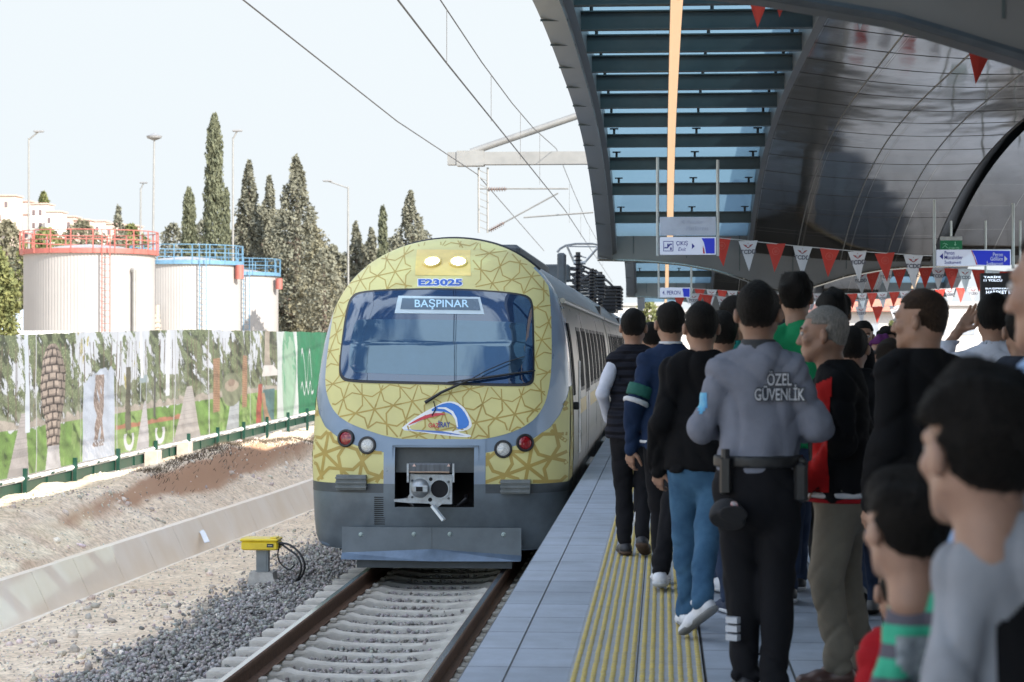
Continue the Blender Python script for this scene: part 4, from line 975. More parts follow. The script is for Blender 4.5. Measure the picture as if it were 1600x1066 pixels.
s2 = empty('hanging_sign', P(1054, 466, Y2), 'small hanging sign reading 4. PERON with a blue end, under the second canopy', 'sign')
pole_px(s2, 1029, 411, 466, Y2, .025); pole_px(s2, 1080, 414, 466, Y2, .025); l2 = sign_box(s2, 1031, 449.5, 1078.5, 465, Y2, sgw)
sub(l2, s2, [(1066, 451), (1077.5, 451), (1077.5, 464), (1068, 464), (1067.2, 457)], Y2, sgb, 'blue_field'); sgtext(l2, '4. PERON', 1049, 457.5, 28, Y2, sgt, 6.3, root=s2.location, bold=.01)
Y3 = 30.0
s3 = empty('hanging_sign', P(1521, 415, Y3), 'wide white and blue hanging sign giving platform directions left and right', 'sign')
pole_px(s3, 1460, 312, 418, Y3); pole_px(s3, 1583, 318, 420, Y3); l3 = sign_box(s3, 1463, 390, 1579, 415.5, Y3, sgw)
sub(l3, s3, [(1518, 391.5), (1577.5, 392.5), (1577.5, 415), (1527, 414), (1523.5, 402)], Y3, sgb, 'blue_field'); sub(l3, s3, [(1516.5, 391.5), (1518, 391.5), (1526.5, 414), (1524.8, 414), (1521.5, 403)], Y3, M('sign_red', (.5, .02, .03)), 'red_swoosh', .036)
for i, (a_, w_) in enumerate((('Peron', 15), ('Mücahitler', 28), ('İstikameti', 25))): sgtext(l3, a_, 1475.5+w_/2, 395.5+7*i, w_, Y3, sgt, 6.0, root=s3.location, bold=.01)
swt = M('sign_lettering_white', (.7, .72, .8), .4)
for i, (a_, w_) in enumerate((('Peron', 15), ('Göllüce', 19), ('İstikameti', 25))): sgtext(l3, a_, 1566-w_/2, 398+6.6*i, w_, Y3, swt, 6.0, root=s3.location, bold=.01, off=.038)
sub(l3, s3, [(1473, 396), (1467.5, 401), (1473, 406)], Y3, sgt, 'arrow'); sub(l3, s3, [(1568.5, 400), (1573.5, 405), (1568.5, 410)], Y3, swt, 'arrow', .038)
Y4 = 32.5
s4 = empty('emergency_exit_sign', P(1486, 390, Y4), 'small dark green emergency exit sign with running figure, above the wide direction sign', 'sign')
l4 = sign_box(s4, 1469, 376, 1503, 391, Y4, M('sign_green', (.01, .07, .035), .4, emit=(.01, .2, .08), estr=.1)); sign_box(s4, 1469, 369.5, 1503, 376, Y4, M('sign_housing', (.45, .46, .45), .4), 'housing'); G().tube([P(1486, 370, Y4)-s4.location, P(1486, 345, Y4)-s4.location], .02, 6).build('bracket', polem, s4)
gw = M('sign_green_pictogram', (.35, .6, .45), .4)
sgtext(l4, 'ÇIKIŞ', 1490, 388.5, 16, Y4, gw, 4, root=s4.location); 
g = G()
for a_, b_ in (((1475, 379.5), (1478, 382.5)), ((1478, 382), (1474, 386)), ((1474, 386), (1472, 388)), ((1477, 384.5), (1480, 388)), ((1472.5, 381.5), (1476, 380.5)), ((1477.5, 381), (1480.5, 383)), ((1492, 378), (1492, 383.5)), ((1490.5, 382), (1492, 384)), ((1493.5, 382), (1492, 384))):
    A = P(*a_, Y4)-s4.location; B = P(*b_, Y4)-s4.location; g.bar((A.x, -.036, A.z), (B.x, -.036, B.z), .010, .006)
g.build('pictogram', gw, l4)
# departures board
Y5 = 33.0
s5 = empty('departure_board', P(1566, 492, Y5), 'black electronic departure board with rows of white letters, hung at the right edge', 'display board')
l5 = sign_box(s5, 1532, 427, 1600, 484, Y5, M('board_black', (.012, .014, .018), .35), 'screen', .16)
bt = M('board_letters', (.7, .8, .95), .4, emit=(.7, .8, 1), estr=.5)
for (t_, x_, y_, w_, h_) in (('TARİFE', 1549, 433, 26, 4), ('11 YOLCU', 1550, 438.5, 28, 3.6), ('BAŞPINAR', 1558, 451.5, 38, 3.2), ('HAREKET ET', 1561, 457, 42, 5)): sgtext(l5, t_, x_, y_, w_, Y5, bt, h_, root=s5.location, off=.085, bold=.02)
for q in (1540, 1594): G().tube([P(q, 428, Y5)-s5.location, P(q, 345, Y5)-s5.location], .02, 6).build('pole', polem, s5)

# ------------------------------------------------------------------ bunting
fred = M('flag_red', (.52, .045, .03), .7, var=.1, scale=3); fwh = M('flag_white', (.60, .61, .64), .7, var=.06, scale=3); frl = M('flag_emblem_pale', (.58, .12, .09), .7); fdk = M('flag_emblem_dark', (.30, .05, .06), .7); ftx = M('flag_lettering', (.12, .12, .15), .7)
tm = text_mesh('TCDD', .085, bold=.003); tm.materials.append(ftx)
for v in tm.vertices: v.co = Vector((v.co.x, -.004, v.co.y-.165))
def crescent():
    g = G()
    # ring, wings and wheel as they appear on the flag
    p = []
    for k in range(13): a = math.pi*(1.0+k/12); p.append((math.cos(a)*.032, math.sin(a)*.032-.075))
    for k in range(12, -1, -1): a = math.pi*(1.0+k/12); p.append((math.cos(a)*.022, math.sin(a)*.022-.072))
    g.add([(x, -.004, z) for x, z in p], [(k, k+1, 24-k, 25-k) for k in range(12)])
    for s in (-1, 1): 
        for j in range(3): g.add([(s*.02, -.004, -.065-.010*j), (s*(.075-.012*j), -.004, -.050-.012*j), (s*(.070-.012*j), -.004, -.060-.012*j), (s*.022, -.004, -.073-.010*j)], [(0, 1, 2, 3)])
    g.add([(0, -.004, -.028), (.007, -.004, -.036), (0, -.004, -.044), (-.007, -.004, -.036)], [(0, 1, 2, 3)])
    return new_mesh('emblem', g.v, g.f)
em_w = crescent(); em_w.materials.append(fdk)
g = G(); g.add([(math.cos(a*math.pi/10)*.055, -.004, math.sin(a*math.pi/10)*.055-.11) for a in range(20)] + [(math.cos(a*math.pi/10)*.048, -.004, math.sin(a*math.pi/10)*.048-.11) for a in range(20)], [(k, (k+1) % 20, 20+(k+1) % 20, 20+k) for k in range(20)])
for k in range(8): a = k*math.pi/4; g.add([(0, -.004, -.11), (math.cos(a-.2)*.02, -.004, math.sin(a-.2)*.02-.11), (math.cos(a)*.036, -.004, math.sin(a)*.036-.11), (math.cos(a+.2)*.02, -.004, math.sin(a+.2)*.02-.11)], [(0, 1, 2, 3)])
em_r = new_mesh('emblem', g.v, g.f); em_r.materials.append(frl)
def flag_mesh(w_, h_, seed):
    r = np.random.default_rng(seed); g = G(); v = []; n = 8; m = 4; tx = r.uniform(-.03, .03)
    for i in range(n+1):
        t = i/n
        for j in range(m+1):
            s = (j/m-.5)*w_*(1-t); v.append((s+tx*t*t, .02*math.sin(3*t+seed)*t + .012*math.sin(j*1.5+seed)*(1-t)*t, -t*h_))
    f = [(i*(m+1)+j, i*(m+1)+j+1, (i+1)*(m+1)+j+1, (i+1)*(m+1)+j) for i in range(n) for j in range(m)]
    return new_mesh('flag', v, f)
fm_r = [flag_mesh(.29, .42, k) for k in range(3)]; fm_w = [flag_mesh(.29, .45, 5+k) for k in range(3)]
for m_ in fm_r: m_.materials.append(fred)
for m_ in fm_w: m_.materials.append(fwh)
cordm = M('bunting_cord', (.6, .6, .6), .7)
def bunting(pts_px, Ya, Yb, x_start, step_px, first, label, k=1.0, n=None, emb=True):
    ps = []
    for i, (x, y) in enumerate(pts_px): t = (x-pts_px[0][0])/(pts_px[-1][0]-pts_px[0][0]); ps.append(P(x, y, Ya+(Yb-Ya)*t))
    root = empty('bunting_string', ps[0], label, 'bunting', 'strings of red and white pennants under the canopies'); g = G().tube([p-ps[0] for p in ps], .006*k, 5); g.build('cord', cordm, root)
    xsp = [p[0] for p in pts_px]; x = x_start; i = first; c_ = 0
    while x < xsp[-1]:
        y = np.interp(x, xsp, [p[1] for p in pts_px]); t = (x-xsp[0])/(xsp[-1]-xsp[0]); p = P(x, y, Ya+(Yb-Ya)*t)-ps[0]
        m_ = (fm_r if i % 2 == 0 else fm_w)[(i*7) % 3]
        f = link('flag', m_, None, root, p); f.scale = (k, k, k); f.rotation_euler = (random.uniform(-.06, .06), random.uniform(-.08, .08), random.uniform(-.35, .35))
        if emb:
            if i % 2: link('lettering', tm, None, f); link('emblem', em_w, None, f)
            else: link('emblem', em_r, None, f)
        x += step_px+random.uniform(-2, 2); i += 1; c_ += 1
        if n and c_ >= n: break
    return root
bunting([(1112, 371), (1165, 376), (1240, 384), (1330, 392), (1432, 399), (1462, 400)], 31.5, 31.5, 1127, 43.5, 0, 'near string of red and white pennants between the ÇIKIŞ sign and wide direction sign', 1.0)
bunting([(1340, 426), (1392, 418), (1446, 417), (1520, 421), (1600, 426)], 40, 40, 1344, 20.4, 1, 'string of small pennants hanging just below the wide direction sign', .98)
bunting([(1046, 449), (1100, 452), (1180, 457), (1260, 459), (1330, 459), (1400, 456), (1500, 450), (1600, 446)], 55, 55, 1075, 17, 1, 'far string of pennants beside the 4. PERON sign', .95)
bunting([(1050, 462), (1090, 458.5), (1130, 464), (1180, 474)], 52, 52, 1062, 22.5, 0, 'short sagging string of pennants directly under the 4. PERON sign', 1.0)
bunting([(1290, 462), (1322, 476), (1350, 480), (1400, 478), (1470, 470)], 58, 58, 1321, 25.5, 0, 'farthest sagging string of pennants above the distant crowd', 1.1)
bs = bunting([(1100, -60), (1187, -46), (1226, -62), (1350, -50), (1535, 42), (1640, 80)], 13.2, 13.2, 1187, 9999, 0, 'blurred string of pennants at the top right, close overhead', .85, n=1, emb=False)
for x_, y_, m_ in ((1226, -62, fm_r[1]), (1350, -50, fm_w[0]), (1535, 42, fm_r[2])):
    f_ = link('flag', m_, None, bs, P(x_, y_, 13.2)-bs.location); f_.scale = (.85, .85, .85); f_.rotation_euler = (0, .1, .15)

# ------------------------------------------------------------------ catenary
YG = 51.0
galv = M('galvanised_steel', (.26, .255, .24), .5, .4, var=.1, scale=3)
gt = empty('catenary_gantry', P(1000, 248, YG), 'pale steel catenary gantry beam spanning the track behind the canopy', 'gantry')
O = gt.location.copy()
a = P(700, 248.5, YG)-O; b = P(1180, 248.5, YG)-O; G().box(((a.x+b.x)/2, 0, a.z), (b.x-a.x, .3, .30)).build('beam', galv, gt)
G().box((a.x+.55, 0, a.z), (.65, .36, .36)).build('beam_collar', galv, gt)
G().tube([P(735, 238, YG)-O, P(905, 180, YG)-O, P(1120, 110, YG)-O], .085, 12).build('brace_tube', galv, gt, smooth=True)
G().box((b.x, 0, (-O.z+b.z)/2-.6), (.35, .35, O.z+1.2+b.z)).build('mast', galv, gt)
for q in (748, 762): G().tube([P(q, 262, YG)-O, P(q, 364, YG)-O], .028, 6).build('drop_post', galv, gt)
g = G()
for k in range(9): g.bar(P(748, 266+k*11, YG)-O, P(762, 272+k*11, YG)-O, .02)
g.build('lacing', galv, gt)
for pts_ in (((746, 295), (888, 295)), ((762, 362), (815, 333), (872, 302)), ((818, 340), (927, 332))): G().tube([P(x, y, YG)-O for x, y in pts_], .022, 6).build('cantilever_tube', galv, gt)
for (x0_, y0_, x1_, y1_) in ((764, 296, 792, 295.5), (766, 360, 788, 348)):
    A = P(x0_, y0_, YG)-O; B = P(x1_, y1_, YG)-O; g = G()
    for k in range(7): t = k/7; c0_ = A+(B-A)*t; c1_ = A+(B-A)*(t+.05); g.tube([c0_, c1_], .055, 8)
    g.tube([A, B], .025, 6); g.build('insulator', M('insulator_brown', (.20, .15, .13), .3), gt)
wirem = M('copper_wire', (.16, .15, .14), .5, .6)
def wire(name, label, pts, r, drop_pts=None):
    o = empty(name, pts[0], label, 'overhead wire'); G().tube([Vector(p)-Vector(pts[0]) for p in pts], r, 6).build('conductor', wirem, o); return o
cw = [(-2.55, y, 4.82) for y in (3, 25)] + [(-2.35, 51, 4.72), (-2.6, 110, 4.7)]
w1 = wire('contact_wire', 'lower overhead contact wire above the track, crossing the sky', [Vector(p) for p in cw], .011)
ms = [(-2.55, y, 5.45+.85*((y-25)/28)**2) for y in (-3, 5, 12, 18, 24, 30, 36, 42, 51)] + [(-2.5, y, 5.45+.7*((y-79)/28)**2) for y in (60, 70, 80, 95, 107)]
w2 = wire('messenger_wire', 'upper messenger wire above the contact wire, with thin droppers', [Vector(p) for p in ms], .009)
for y in (12, 18.5, 25, 31.5, 38, 44, 58, 66, 74, 82, 90):
    zt = np.interp(y, [p[1] for p in ms], [p[2] for p in ms]); G().tube([Vector((-2.54, y, zt))-Vector(ms[0]), Vector((-2.54, y, 4.8))-Vector(ms[0])], .004, 4).build('dropper', wirem, w2)
fa, fb = P(380, 0, 26), P(745, 272, 50.5)
w3 = wire('feeder_wire', 'single feeder wire running diagonally down to the gantry end from the top left', [fa+(fa-fb)*.9+Vector((0, 0, .3)), fa+(fa-fb)*.4+Vector((0,0,.06)), fa, fa.lerp(fb, .5)-Vector((0, 0, .12)), fb], .011)
w4 = wire('feeder_wire', 'thin wire descending behind the gantry drop post towards the train roof', [P(745, 272, 50.5), P(850, 392, 80)], .012)
# ------------------------------------------------------------------ banner fence
ZF0 = lambda Y: float(np.interp(Y, [20, 29.5, 52, 75], [-.42, -.37, -.17, -.05]))      # banner bottom
ZF1 = lambda Y: float(np.interp(Y, [20, 29.5, 33, 40, 52, 75], [1.60, 1.63, 1.69, 1.78, 1.80, 1.84]))
fence = empty('banner_fence', (float(fence_x(29.5)), 20, 0), 'long sunlit fence covered by a printed park scene banner with a green end', 'fence')
def banner_colors(s, t):
    """s in picture units along, t height 0..1 -> linear rgb of the printed park photographs"""
    big = snoise(s, t*1.5, 0, 1.3, 20); n1 = snoise(s, t*2, 0, 3.1, 21); n2 = snoise(s*1.3, t*5, 0, 6.5, 22); n3 = snoise(s*2, t*12, 0, 17, 23); sp = np.random.default_rng(5).normal(0, 1, s.shape)
    col = np.zeros(s.shape+(3,))
    def put(m, c, v=0.0, nz=0.0):
        c = np.array(c)[None]*(1+v*n2[m][:, None]+nz*sp[m][:, None]); col[m] = c
    put(s > -99, (.62, .66, .70), .08)
    put((t > .60+.08*n2), (.66, .70, .76), .06)
    # distant tree band, nearer dark crowns, trunks
    put((t > .36) & (t < .62+.10*n1) & (n2+.4*n3 > -.7), (.26, .29, .20), .3, .12)
    dk = (t > .42+.06*n2) & (n1+.55*n2+.3*n3+.5*big > -.22); put(dk, (.155, .19, .10), .35, .22); put(dk & (n3+.4*sp > .75), (.34, .38, .22), .2, .1); put(dk & (n2 < -.2), (.075, .09, .05), .3, .2)
    put((t > .45) & (n1 < -.9) & (n3 > -.6), (.50, .45, .18), .3, .15)
    for k, fr in enumerate((1.9, 3.1)):
        ph_ = (s*fr+.12*np.sin(t*4+s*2+k)) % 1; put((np.abs(ph_-.5) < (.045+.02*k)) & (t > .24) & (t < .92) & (snoise(np.floor(s*fr), 0*t, 0, 3, 30+k) > -.1), (.17, .135, .10), .3, .15)
    # lawns, path strips
    g_ = t < .34+.035*n1; put(g_, (.17, .30, .075), .35, .12); put(g_ & (n1 > .3), (.26, .39, .13), .3, .12); put(g_ & (n2 < -.75), (.09, .17, .045), .3, .1)
    put((t > .335) & (t < .385+.03*n2), (.42, .38, .33), .3, .1)
    put((t > .20) & (t < .235+.01*n2) & (s > 9.5) & (s < 17), (.42, .19, .12), .2, .1)
    for (c, w0, w1, th, cc) in ((1.6, .75, .12, .44, (.46, .43, .42)), (12.0, .75, .12, .40, (.56, .55, .57)), (16.4, 1.2, .2, .48, (.50, .47, .45)), (20.9, .8, .5, .30, (.48, .52, .55))):
        m = (t < th) & (np.abs(s-c-.3*(t/th)) < w0*(1-t/th)+w1*(t/th)); put(m, cc, .12, .06); put(m & ((((t*t)*60) % 1) < .18), tuple(q*.8 for q in cc), .1)
    # stone tower shaped like a fir cone
    cc = 4.3; tt = (t-.16)/.74; wd = 1.02*np.sqrt(np.clip(1-((tt-.62)/.42)**2, 0, 1)); wd = np.where(tt < .3, .45+.45*tt, wd); m = (tt > 0) & (tt < 1.03) & (np.abs(s-cc) < wd)
    xr = (s-cc)/np.maximum(wd, .05); ax = np.arcsin(np.clip(xr, -1, 1)); row = np.floor(t*17+.25*xr*xr); bx_ = (ax*1.5+.5*(row % 2)+.13*np.sin(row*2.3)) % 1; ry = (t*17+.25*xr*xr) % 1
    stone = m & (bx_ > .10) & (bx_ < .92) & (ry > .20); put(m, (.06, .045, .04), .3, .1); put(stone, (.46, .38, .32), .2, .08); put(stone & (ry < .42), (.27, .22, .19), .2, .08); put(stone & (xr > .45), (.30, .25, .21), .2, .08)
    put((t < .17) & (np.abs(s-cc) < .6*(1-t*2)), (.52, .51, .52), .2, .06)
    # pale snowy panel with intertwined figures
    m = (s > 7.1) & (s < 9.4) & (t < .86); put(m & (t < .66+.1*n1), (.52, .58, .68), .15, .05)
    for a_, b_, c_ in ((.28, 9, .0), (-.24, 7, 1.1), (.12, 14, 2.0)): m2 = m & (np.abs(s-8.2-a_*np.sin(t*b_+c_)-.35*(t-.4)) < .15+.07*np.sin(t*19+c_)) & (t > .10) & (t < .66); put(m2, (.25, .19, .16), .4, .1); put(m2 & (n3 > .2), (.46, .38, .34), .2, .05)
    put(m & (t < .15) & (n3 > .2), (.66, .70, .78), .1)
    put((np.abs(s-10.5) < .22+.05*n2) & (t > .18) & (t < .70), (.13, .125, .09), .4, .2); put((np.abs(s-13.4) < .12) & (t > .25) & (t < .6), (.12, .12, .11), .2, .1)
    for q in (10.6, 13.9): put((np.abs(np.hypot((s-q)/.42, (t-.11)/.10)-.8) < .24) & (t < .15), (.66, .68, .72), .05)
    put((np.abs(s-12.1) < .5) & (t > .56) & (t < .62), (.34, .42, .45), .1); put((np.abs(np.abs(s-12.1)-.35) < .05) & (t > .4) & (t < .58), (.42, .47, .48))
    for q, hh_ in ((18.9, .72), (22.4, .74)): m = (np.abs(s-q) < .38) & (t > .20) & (t < hh_); put(m, (.33, .19, .11), .2, .1); put(m & (((t*42+s) % 1) < .3), (.48, .31, .2), .2, .08)
    m = np.hypot((s-20.8)/1.25, (t-.40)/.17) < 1; put(m, (.24, .26, .17), .35, .1); put(np.hypot((s-20.8)/.80, (t-.44)/.06) < 1, (.44, .37, .29), .2, .08); put(np.hypot((s-20.8)/.38, (t-.47)/.04) < 1, (.30, .22, .17), .2)
    m = (np.abs(s-25.1-1.2*(t-.2)) < .45+.2*n1) & (t < .42); put(m, (.40, .10, .07), .35, .12); put((s > 25.9) & (s < 27.2) & (t < .35), (.10, .20, .20), .3, .1); put((s > 26.4-t*3) & (s < 27.0-t*2.2) & (t < .32), (.42, .26, .16), .2, .1)
    put((np.abs(s-26.6) < .25+1.1*np.clip(.72-t, 0, .2)) & (t > .50) & (t < 1), (.46, .40, .33), .2, .08); put((np.abs(s-26.6) < 1.0*(.75-t)/.25) & (t > .5) & (t < .62), (.78, .75, .72), .05)
    put((np.abs(s-2.2) < .16) & (t > .30), (.66, .72, .80), .05); put((np.abs(s-14.6) < .14) & (t > .42), (.76, .78, .82), .05); put((np.abs(s-11.9) < .15) & (t > .60), (.82, .84, .88), .05)
    put(s > 27.4, (.70, .76, .74), .04); m = (np.hypot((s-30.3)/1.6, (t-.48)/.62) < 1) & (s > 27.6); put(m, (.38, .58, .42), .1); put(m & (n1+.5*n2 > .35), (.16, .40, .24), .2)
    put(s > 32.4-.6*t, (.025, .25, .11), .12); put((s > 32.2-.6*t) & (s < 32.55-.6*t), (.76, .80, .78))
    m = (s > 33.2) & (np.abs(t-.55-.22*np.sin((s-33)*4.2)) < .03) & (s < 35.4); put(m, (.72, .76, .75)); m = (s > 33) & (np.abs(t-.30-.07*np.sin((s-33)*7)) < .02) & (s < 35.6); put(m, (.72, .76, .75))
    # vertical seams between the printed sheets
    for q in (2.9, 6.9, 9.6, 15.2, 18.2, 23.4, 27.4): put(np.abs(s-q) < .035, (.55, .56, .58))
    return np.clip(col, 0.015, .9)
nS, nT = 1900, 150
Yb = np.linspace(21, 62, nS); sb = (Yb-29.5)*1.0 + 0.0
# map distance so that picture features sit where the photograph shows them: use s = arc position from the left picture edge
Tt = np.linspace(0, 1, nT); S2, T2 = np.meshgrid((Yb-29.5)*1.0, Tt, indexing='ij')
bxv = np.array([float(fence_x(y)) for y in Yb]); zb0 = np.array([ZF0(y) for y in Yb]); zb1 = np.array([ZF1(y) for y in Yb])
rip = .022*snoise(S2, T2*1.2, 0, 3.2, 41) + .018*np.sin(S2*2.1+T2*2)*T2
Vb = np.stack([bxv[:, None]+rip-fence.location.x, np.repeat(Yb[:, None], nT, 1)-20, zb0[:, None]+(zb1-zb0)[:, None]*T2+.012*snoise(S2, T2*0, 0, 5, 43)*T2], -1).reshape(-1, 3)
ib = np.arange(nS*nT).reshape(nS, nT); Fb = np.stack([ib[:-1, :-1], ib[1:, :-1], ib[1:, 1:], ib[:-1, 1:]], -1).reshape(-1, 4)
bm = new_mesh('banner', Vb, Fb); at = bm.color_attributes.new('print', 'FLOAT_COLOR', 'POINT')
# picture scale: along-fence metres
def px_to_Y(px):
    k = math.tan(math.atan((px-800)/FPX)-TH); y = 30.0
    for _ in range(20): y = float(fence_x(y))/k
    return y
PXS = [(0,.3),(84,4.3),(130,7.1),(180,9.4),(203,10.6),(222,12),(250,13.9),(290,16.4),(339,18.9),(362,20.8),(383,22.4),(406,25.1),(415,26.6),(433,27.4),(450,30.3),(466,32.4),(488,35.4)]
ya_ = [12]+[px_to_Y(a)-29.5 for a, b in PXS]+[40]; ya_[0] = -12; dv_ = [-14]+[b for a, b in PXS]+[48]
CS = banner_colors(np.interp(S2, ya_, dv_), T2)*.50+.012
at.data.foreach_set('color', np.concatenate([CS.reshape(-1, 3), np.ones((nS*nT, 1))], 1).astype(np.float32).ravel())
bmat = bpy.data.materials.new('printed_banner'); bmat.use_nodes = True; t_ = bmat.node_tree; b_ = t_.nodes['Principled BSDF']; b_.inputs['Roughness'].default_value = .45
vc = node(t_, 'ShaderNodeVertexColor', layer_name='print'); t_.links.new(vc.outputs[0], b_.inputs['Base Color'])
bnr = link('banner', bm, bmat, fence, smooth=True, ang=180)
fgreen = M('fence_green_metal', (.008, .05, .034), .45, .2, var=.2, scale=4)
for y in np.arange(20, 63, 2.45):
    x = float(fence_x(y))+.04; zz0 = float(ground_z(x, y))
    G().box((x-fence.location.x, y-20, (zz0-.1+ZF0(y)+.1)/2), (.06, .06, ZF0(y)+.1-zz0+.1)).build('post', fgreen, fence)
g = G()
for y in np.arange(20, 62, 1.225):
    x = float(fence_x(y)) - fence.location.x; g.bar((x+.02, y-20, ZF0(y)-.05), (x+.02, y-18.775, ZF0(y+1.225)-.05), .05, .035); g.bar((x-.02, y-20, ZF0(y)-.18), (x-.02, y-18.775, ZF0(y+1.225)-.18), .02, .16)
g.build('bottom_rail', fgreen, fence)
g = G()
for y in np.arange(21, 62, .6): x = float(fence_x(y)) - fence.location.x; g.tube([(x+.02, y-20, ZF0(y)-.05), (x+.02, y-19.4, ZF0(y+.6)-.045)], .03, 5)
g.build('banner_hem', M('banner_hem_white', (.75, .75, .74), .6), fence)
cblk = M('fence_footing_concrete', (.42, .37, .32), .9, var=.2)
for y, x_ in ((36.6, .13), (38.9, .13), (34.8, .0)):
    if x_ == 0: continue
    xx = float(fence_x(y))+x_; z_ = float(ground_z(xx, y)); tag(G().box((0, 0, .13), (.24, .32, .42), bev=.012).build('concrete_block', cblk, None, (xx, y, z_-.08)), 'nearer squared concrete footing block under the banner fence' if y < 37 else 'farther squared concrete footing block under the banner fence', 'concrete block', 'footing blocks under the fence')
# ------------------------------------------------------------------ trackside box
bp_ = P(411, 912, 24.2); zg = float(ground_z(bp_.x, bp_.y)); tb = empty('trackside_box', (bp_.x, bp_.y, zg), 'bright yellow trackside equipment box on a grey post with black cables', 'trackside box')
S = 24.2/FPX
G().add([(x*.14*k, y*.13*k, z) for z, k in ((-.1, 1.25), (.15, .95)) for x, y in ((-1, -1), (1, -1), (1, 1), (-1, 1))], [(0, 3, 2, 1), (4, 5, 6, 7), (0, 1, 5, 4), (1, 2, 6, 5), (2, 3, 7, 6), (3, 0, 4, 7)]).build('concrete_base', M('box_base_concrete', (.40, .38, .35), .9, var=.25, scale=8, bump=.3), tb)
G().box((0, 0, .27), (.14, .10, .28)).box((0, -.055, .27), (.10, .01, .27)).build('post', M('box_post_grey', (.20, .22, .23), .5, .4), tb)
yb_ = M('box_yellow', (.78, .58, .02), .4, var=.12, scale=6, coat=.2, rgb2=(.66, .46, .02))
bx0 = G().box((-.015, 0, .455), (.42, .30, .10), bev=.015).build('box_body', yb_, tb)
G().box((-.02, 0, .52), (.44, .32, .035), bev=.012).box((.14, -.02, .545), (.07, .2, .015), bev=.004).build('lid', yb_, tb); G().box((.11, -.153, .46), (.075, .006, .04)).build('name_plate', black, bx0); G().box((.11, -.157, .46), (.05, .004, .012)).build('plate_mark', M('plate_mark_grey', (.4, .38, .3)), bx0)
G().tube([(.19, -.05, .47), (.24, -.05, .475)], .02, 8).build('gland', black, bx0)
for r_, pts_ in ((.013, [(.22, -.05, .48), (.33, -.08, .46), (.45, -.1, .36), (.50, -.1, .22), (.44, -.05, .08), (.32, 0, .02), (.2, .1, .0)]), (.012, [(.22, -.05, .47), (.30, -.08, .42), (.42, -.1, .33), (.46, -.1, .20), (.40, -.05, .06), (.27, 0, .0)]), (.009, [(.20, -.04, .45), (.18, -.05, .34), (.22, -.05, .24), (.32, -.06, .18), (.38, -.08, .24)])):
    pts_ = [Vector(p) for p in pts_]; q = []
    for i in range(len(pts_)-1):
        p0, p1, p2, p3 = pts_[max(0, i-1)], pts_[i], pts_[i+1], pts_[min(len(pts_)-1, i+2)]
        for k in range(5): t = k/5; q.append(.5*((2*p1)+(-p0+p2)*t+(2*p0-5*p1+4*p2-p3)*t*t+(-p0+3*p1-3*p2+p3)*t**3))
    q.append(pts_[-1]); G().tube(q, r_, 8).build('cable', black, tb, smooth=True)
# strip of white plastic lying on the channel
pts_ = [P(x, y, yy) for x, y, yy in ((297, 812, 32.5), (308, 824, 31.4), (317, 836, 30.5), (323, 850, 29.2))]
g = G(); 
for i, p in enumerate(pts_): g.v += [(p.x-.02, p.y-.05, p.z+.02), (p.x+.03, p.y+.05, p.z+.03)]
g.f = [(i*2, i*2+1, i*2+3, i*2+2) for i in range(3)]
g.v += [(a, b, c-.006) for a, b, c in g.v]; g.f += [(8+i*2, 8+i*2+2, 8+i*2+3, 8+i*2+1) for i in range(3)]
tag(g.build('plastic_strip', white), 'crumpled white plastic strip lying across the concrete drainage channel', 'litter')

# ------------------------------------------------------------------ tanks
corr = M('tank_corrugated_white', (.33, .315, .30), .5, .1, var=.05, scale=.5)
redp = M('tank_rail_red', (.34, .10, .08), .5, var=.12); bluep = M('tank_rail_blue', (.10, .21, .31), .5, var=.12)
def tank(cx_px, r_px, ztop_px, Y, railm, label, ladder_side=1):
    s = Y/FPX; c = P(cx_px, 538, Y); r = r_px*s; zt = 1.5+(538-ztop_px)*s*(Y-r)/Y; t = empty('storage_tank', (c.x, Y, -.5), label, 'tank', 'white storage tanks beyond the fence')
    h = zt+.5; n = 360; v = []
    for k in range(n):
        a = 2*math.pi*k/n; rr = r+.028*math.cos(k*math.pi*2/3.0+.5); v.append((rr*math.cos(a), rr*math.sin(a), 0))
    v += [(x, y, h) for x, y, _ in v]
    link('wall', new_mesh('wall', v, [(k, (k+1) % n, n+(k+1) % n, n+k) for k in range(n)]), corr, t, smooth=True, ang=180)
    G().lathe([(r*.99, h-.02), (r*.5, h+.35), (.01, h+.5)], n=48).build('roof', corr, t, smooth=True)
    G().lathe([(r+.02, h-.12), (r+.20, h-.12), (r+.20, h+.14), (r+.16, h+.14), (r+.16, h-.02), (r+.02, h-.02)], n=72).build('walkway', railm, t)
    m_ = 20
    for k in range(m_):
        a = 2*math.pi*k/m_; x, y = (r+.2)*math.cos(a), (r+.2)*math.sin(a); G().bar((x, y, h-.1), (x, y, h+1.15), .06).build('rail_post', railm, t)
    for hz in (.62, 1.13):
        pts = [((r+.2)*math.cos(2*math.pi*k/64), (r+.2)*math.sin(2*math.pi*k/64), h+hz) for k in range(65)]; G().tube(pts, .03, 6, cap=False).build('guard_rail', railm, t)
    a = R(-62) if ladder_side > 0 else R(-100); x, y = (r+.35)*math.cos(a), (r+.35)*math.sin(a); g = G()
    for q in (-.22, .22): g.bar((x+q, y, 0), (x+q, y, h+1.1), .05)
    for k in range(int(h/.35)): g.bar((x-.22, y, .3+k*.35), (x+.22, y, .3+k*.35), .03)
    g.build('ladder', railm, t)
    return t, r, h
t1, r1, h1 = tank(140, 102, 389, 115, redp, 'large white corrugated storage tank with red guard rail')
G().tube([(r1*.86, -r1*.62, 0), (r1*.86, -r1*.62, h1-1.0)], .11, 10).tube([(r1*.86, -r1*.62, h1-1.1), (r1*.78, -r1*.55, h1-.9)], .13, 10).build('down_pipe', galv, t1, smooth=True)
t2, r2, h2 = tank(292, 84, 408, 137, bluep, 'middle white storage tank with blue guard rail, half behind the red railed one')
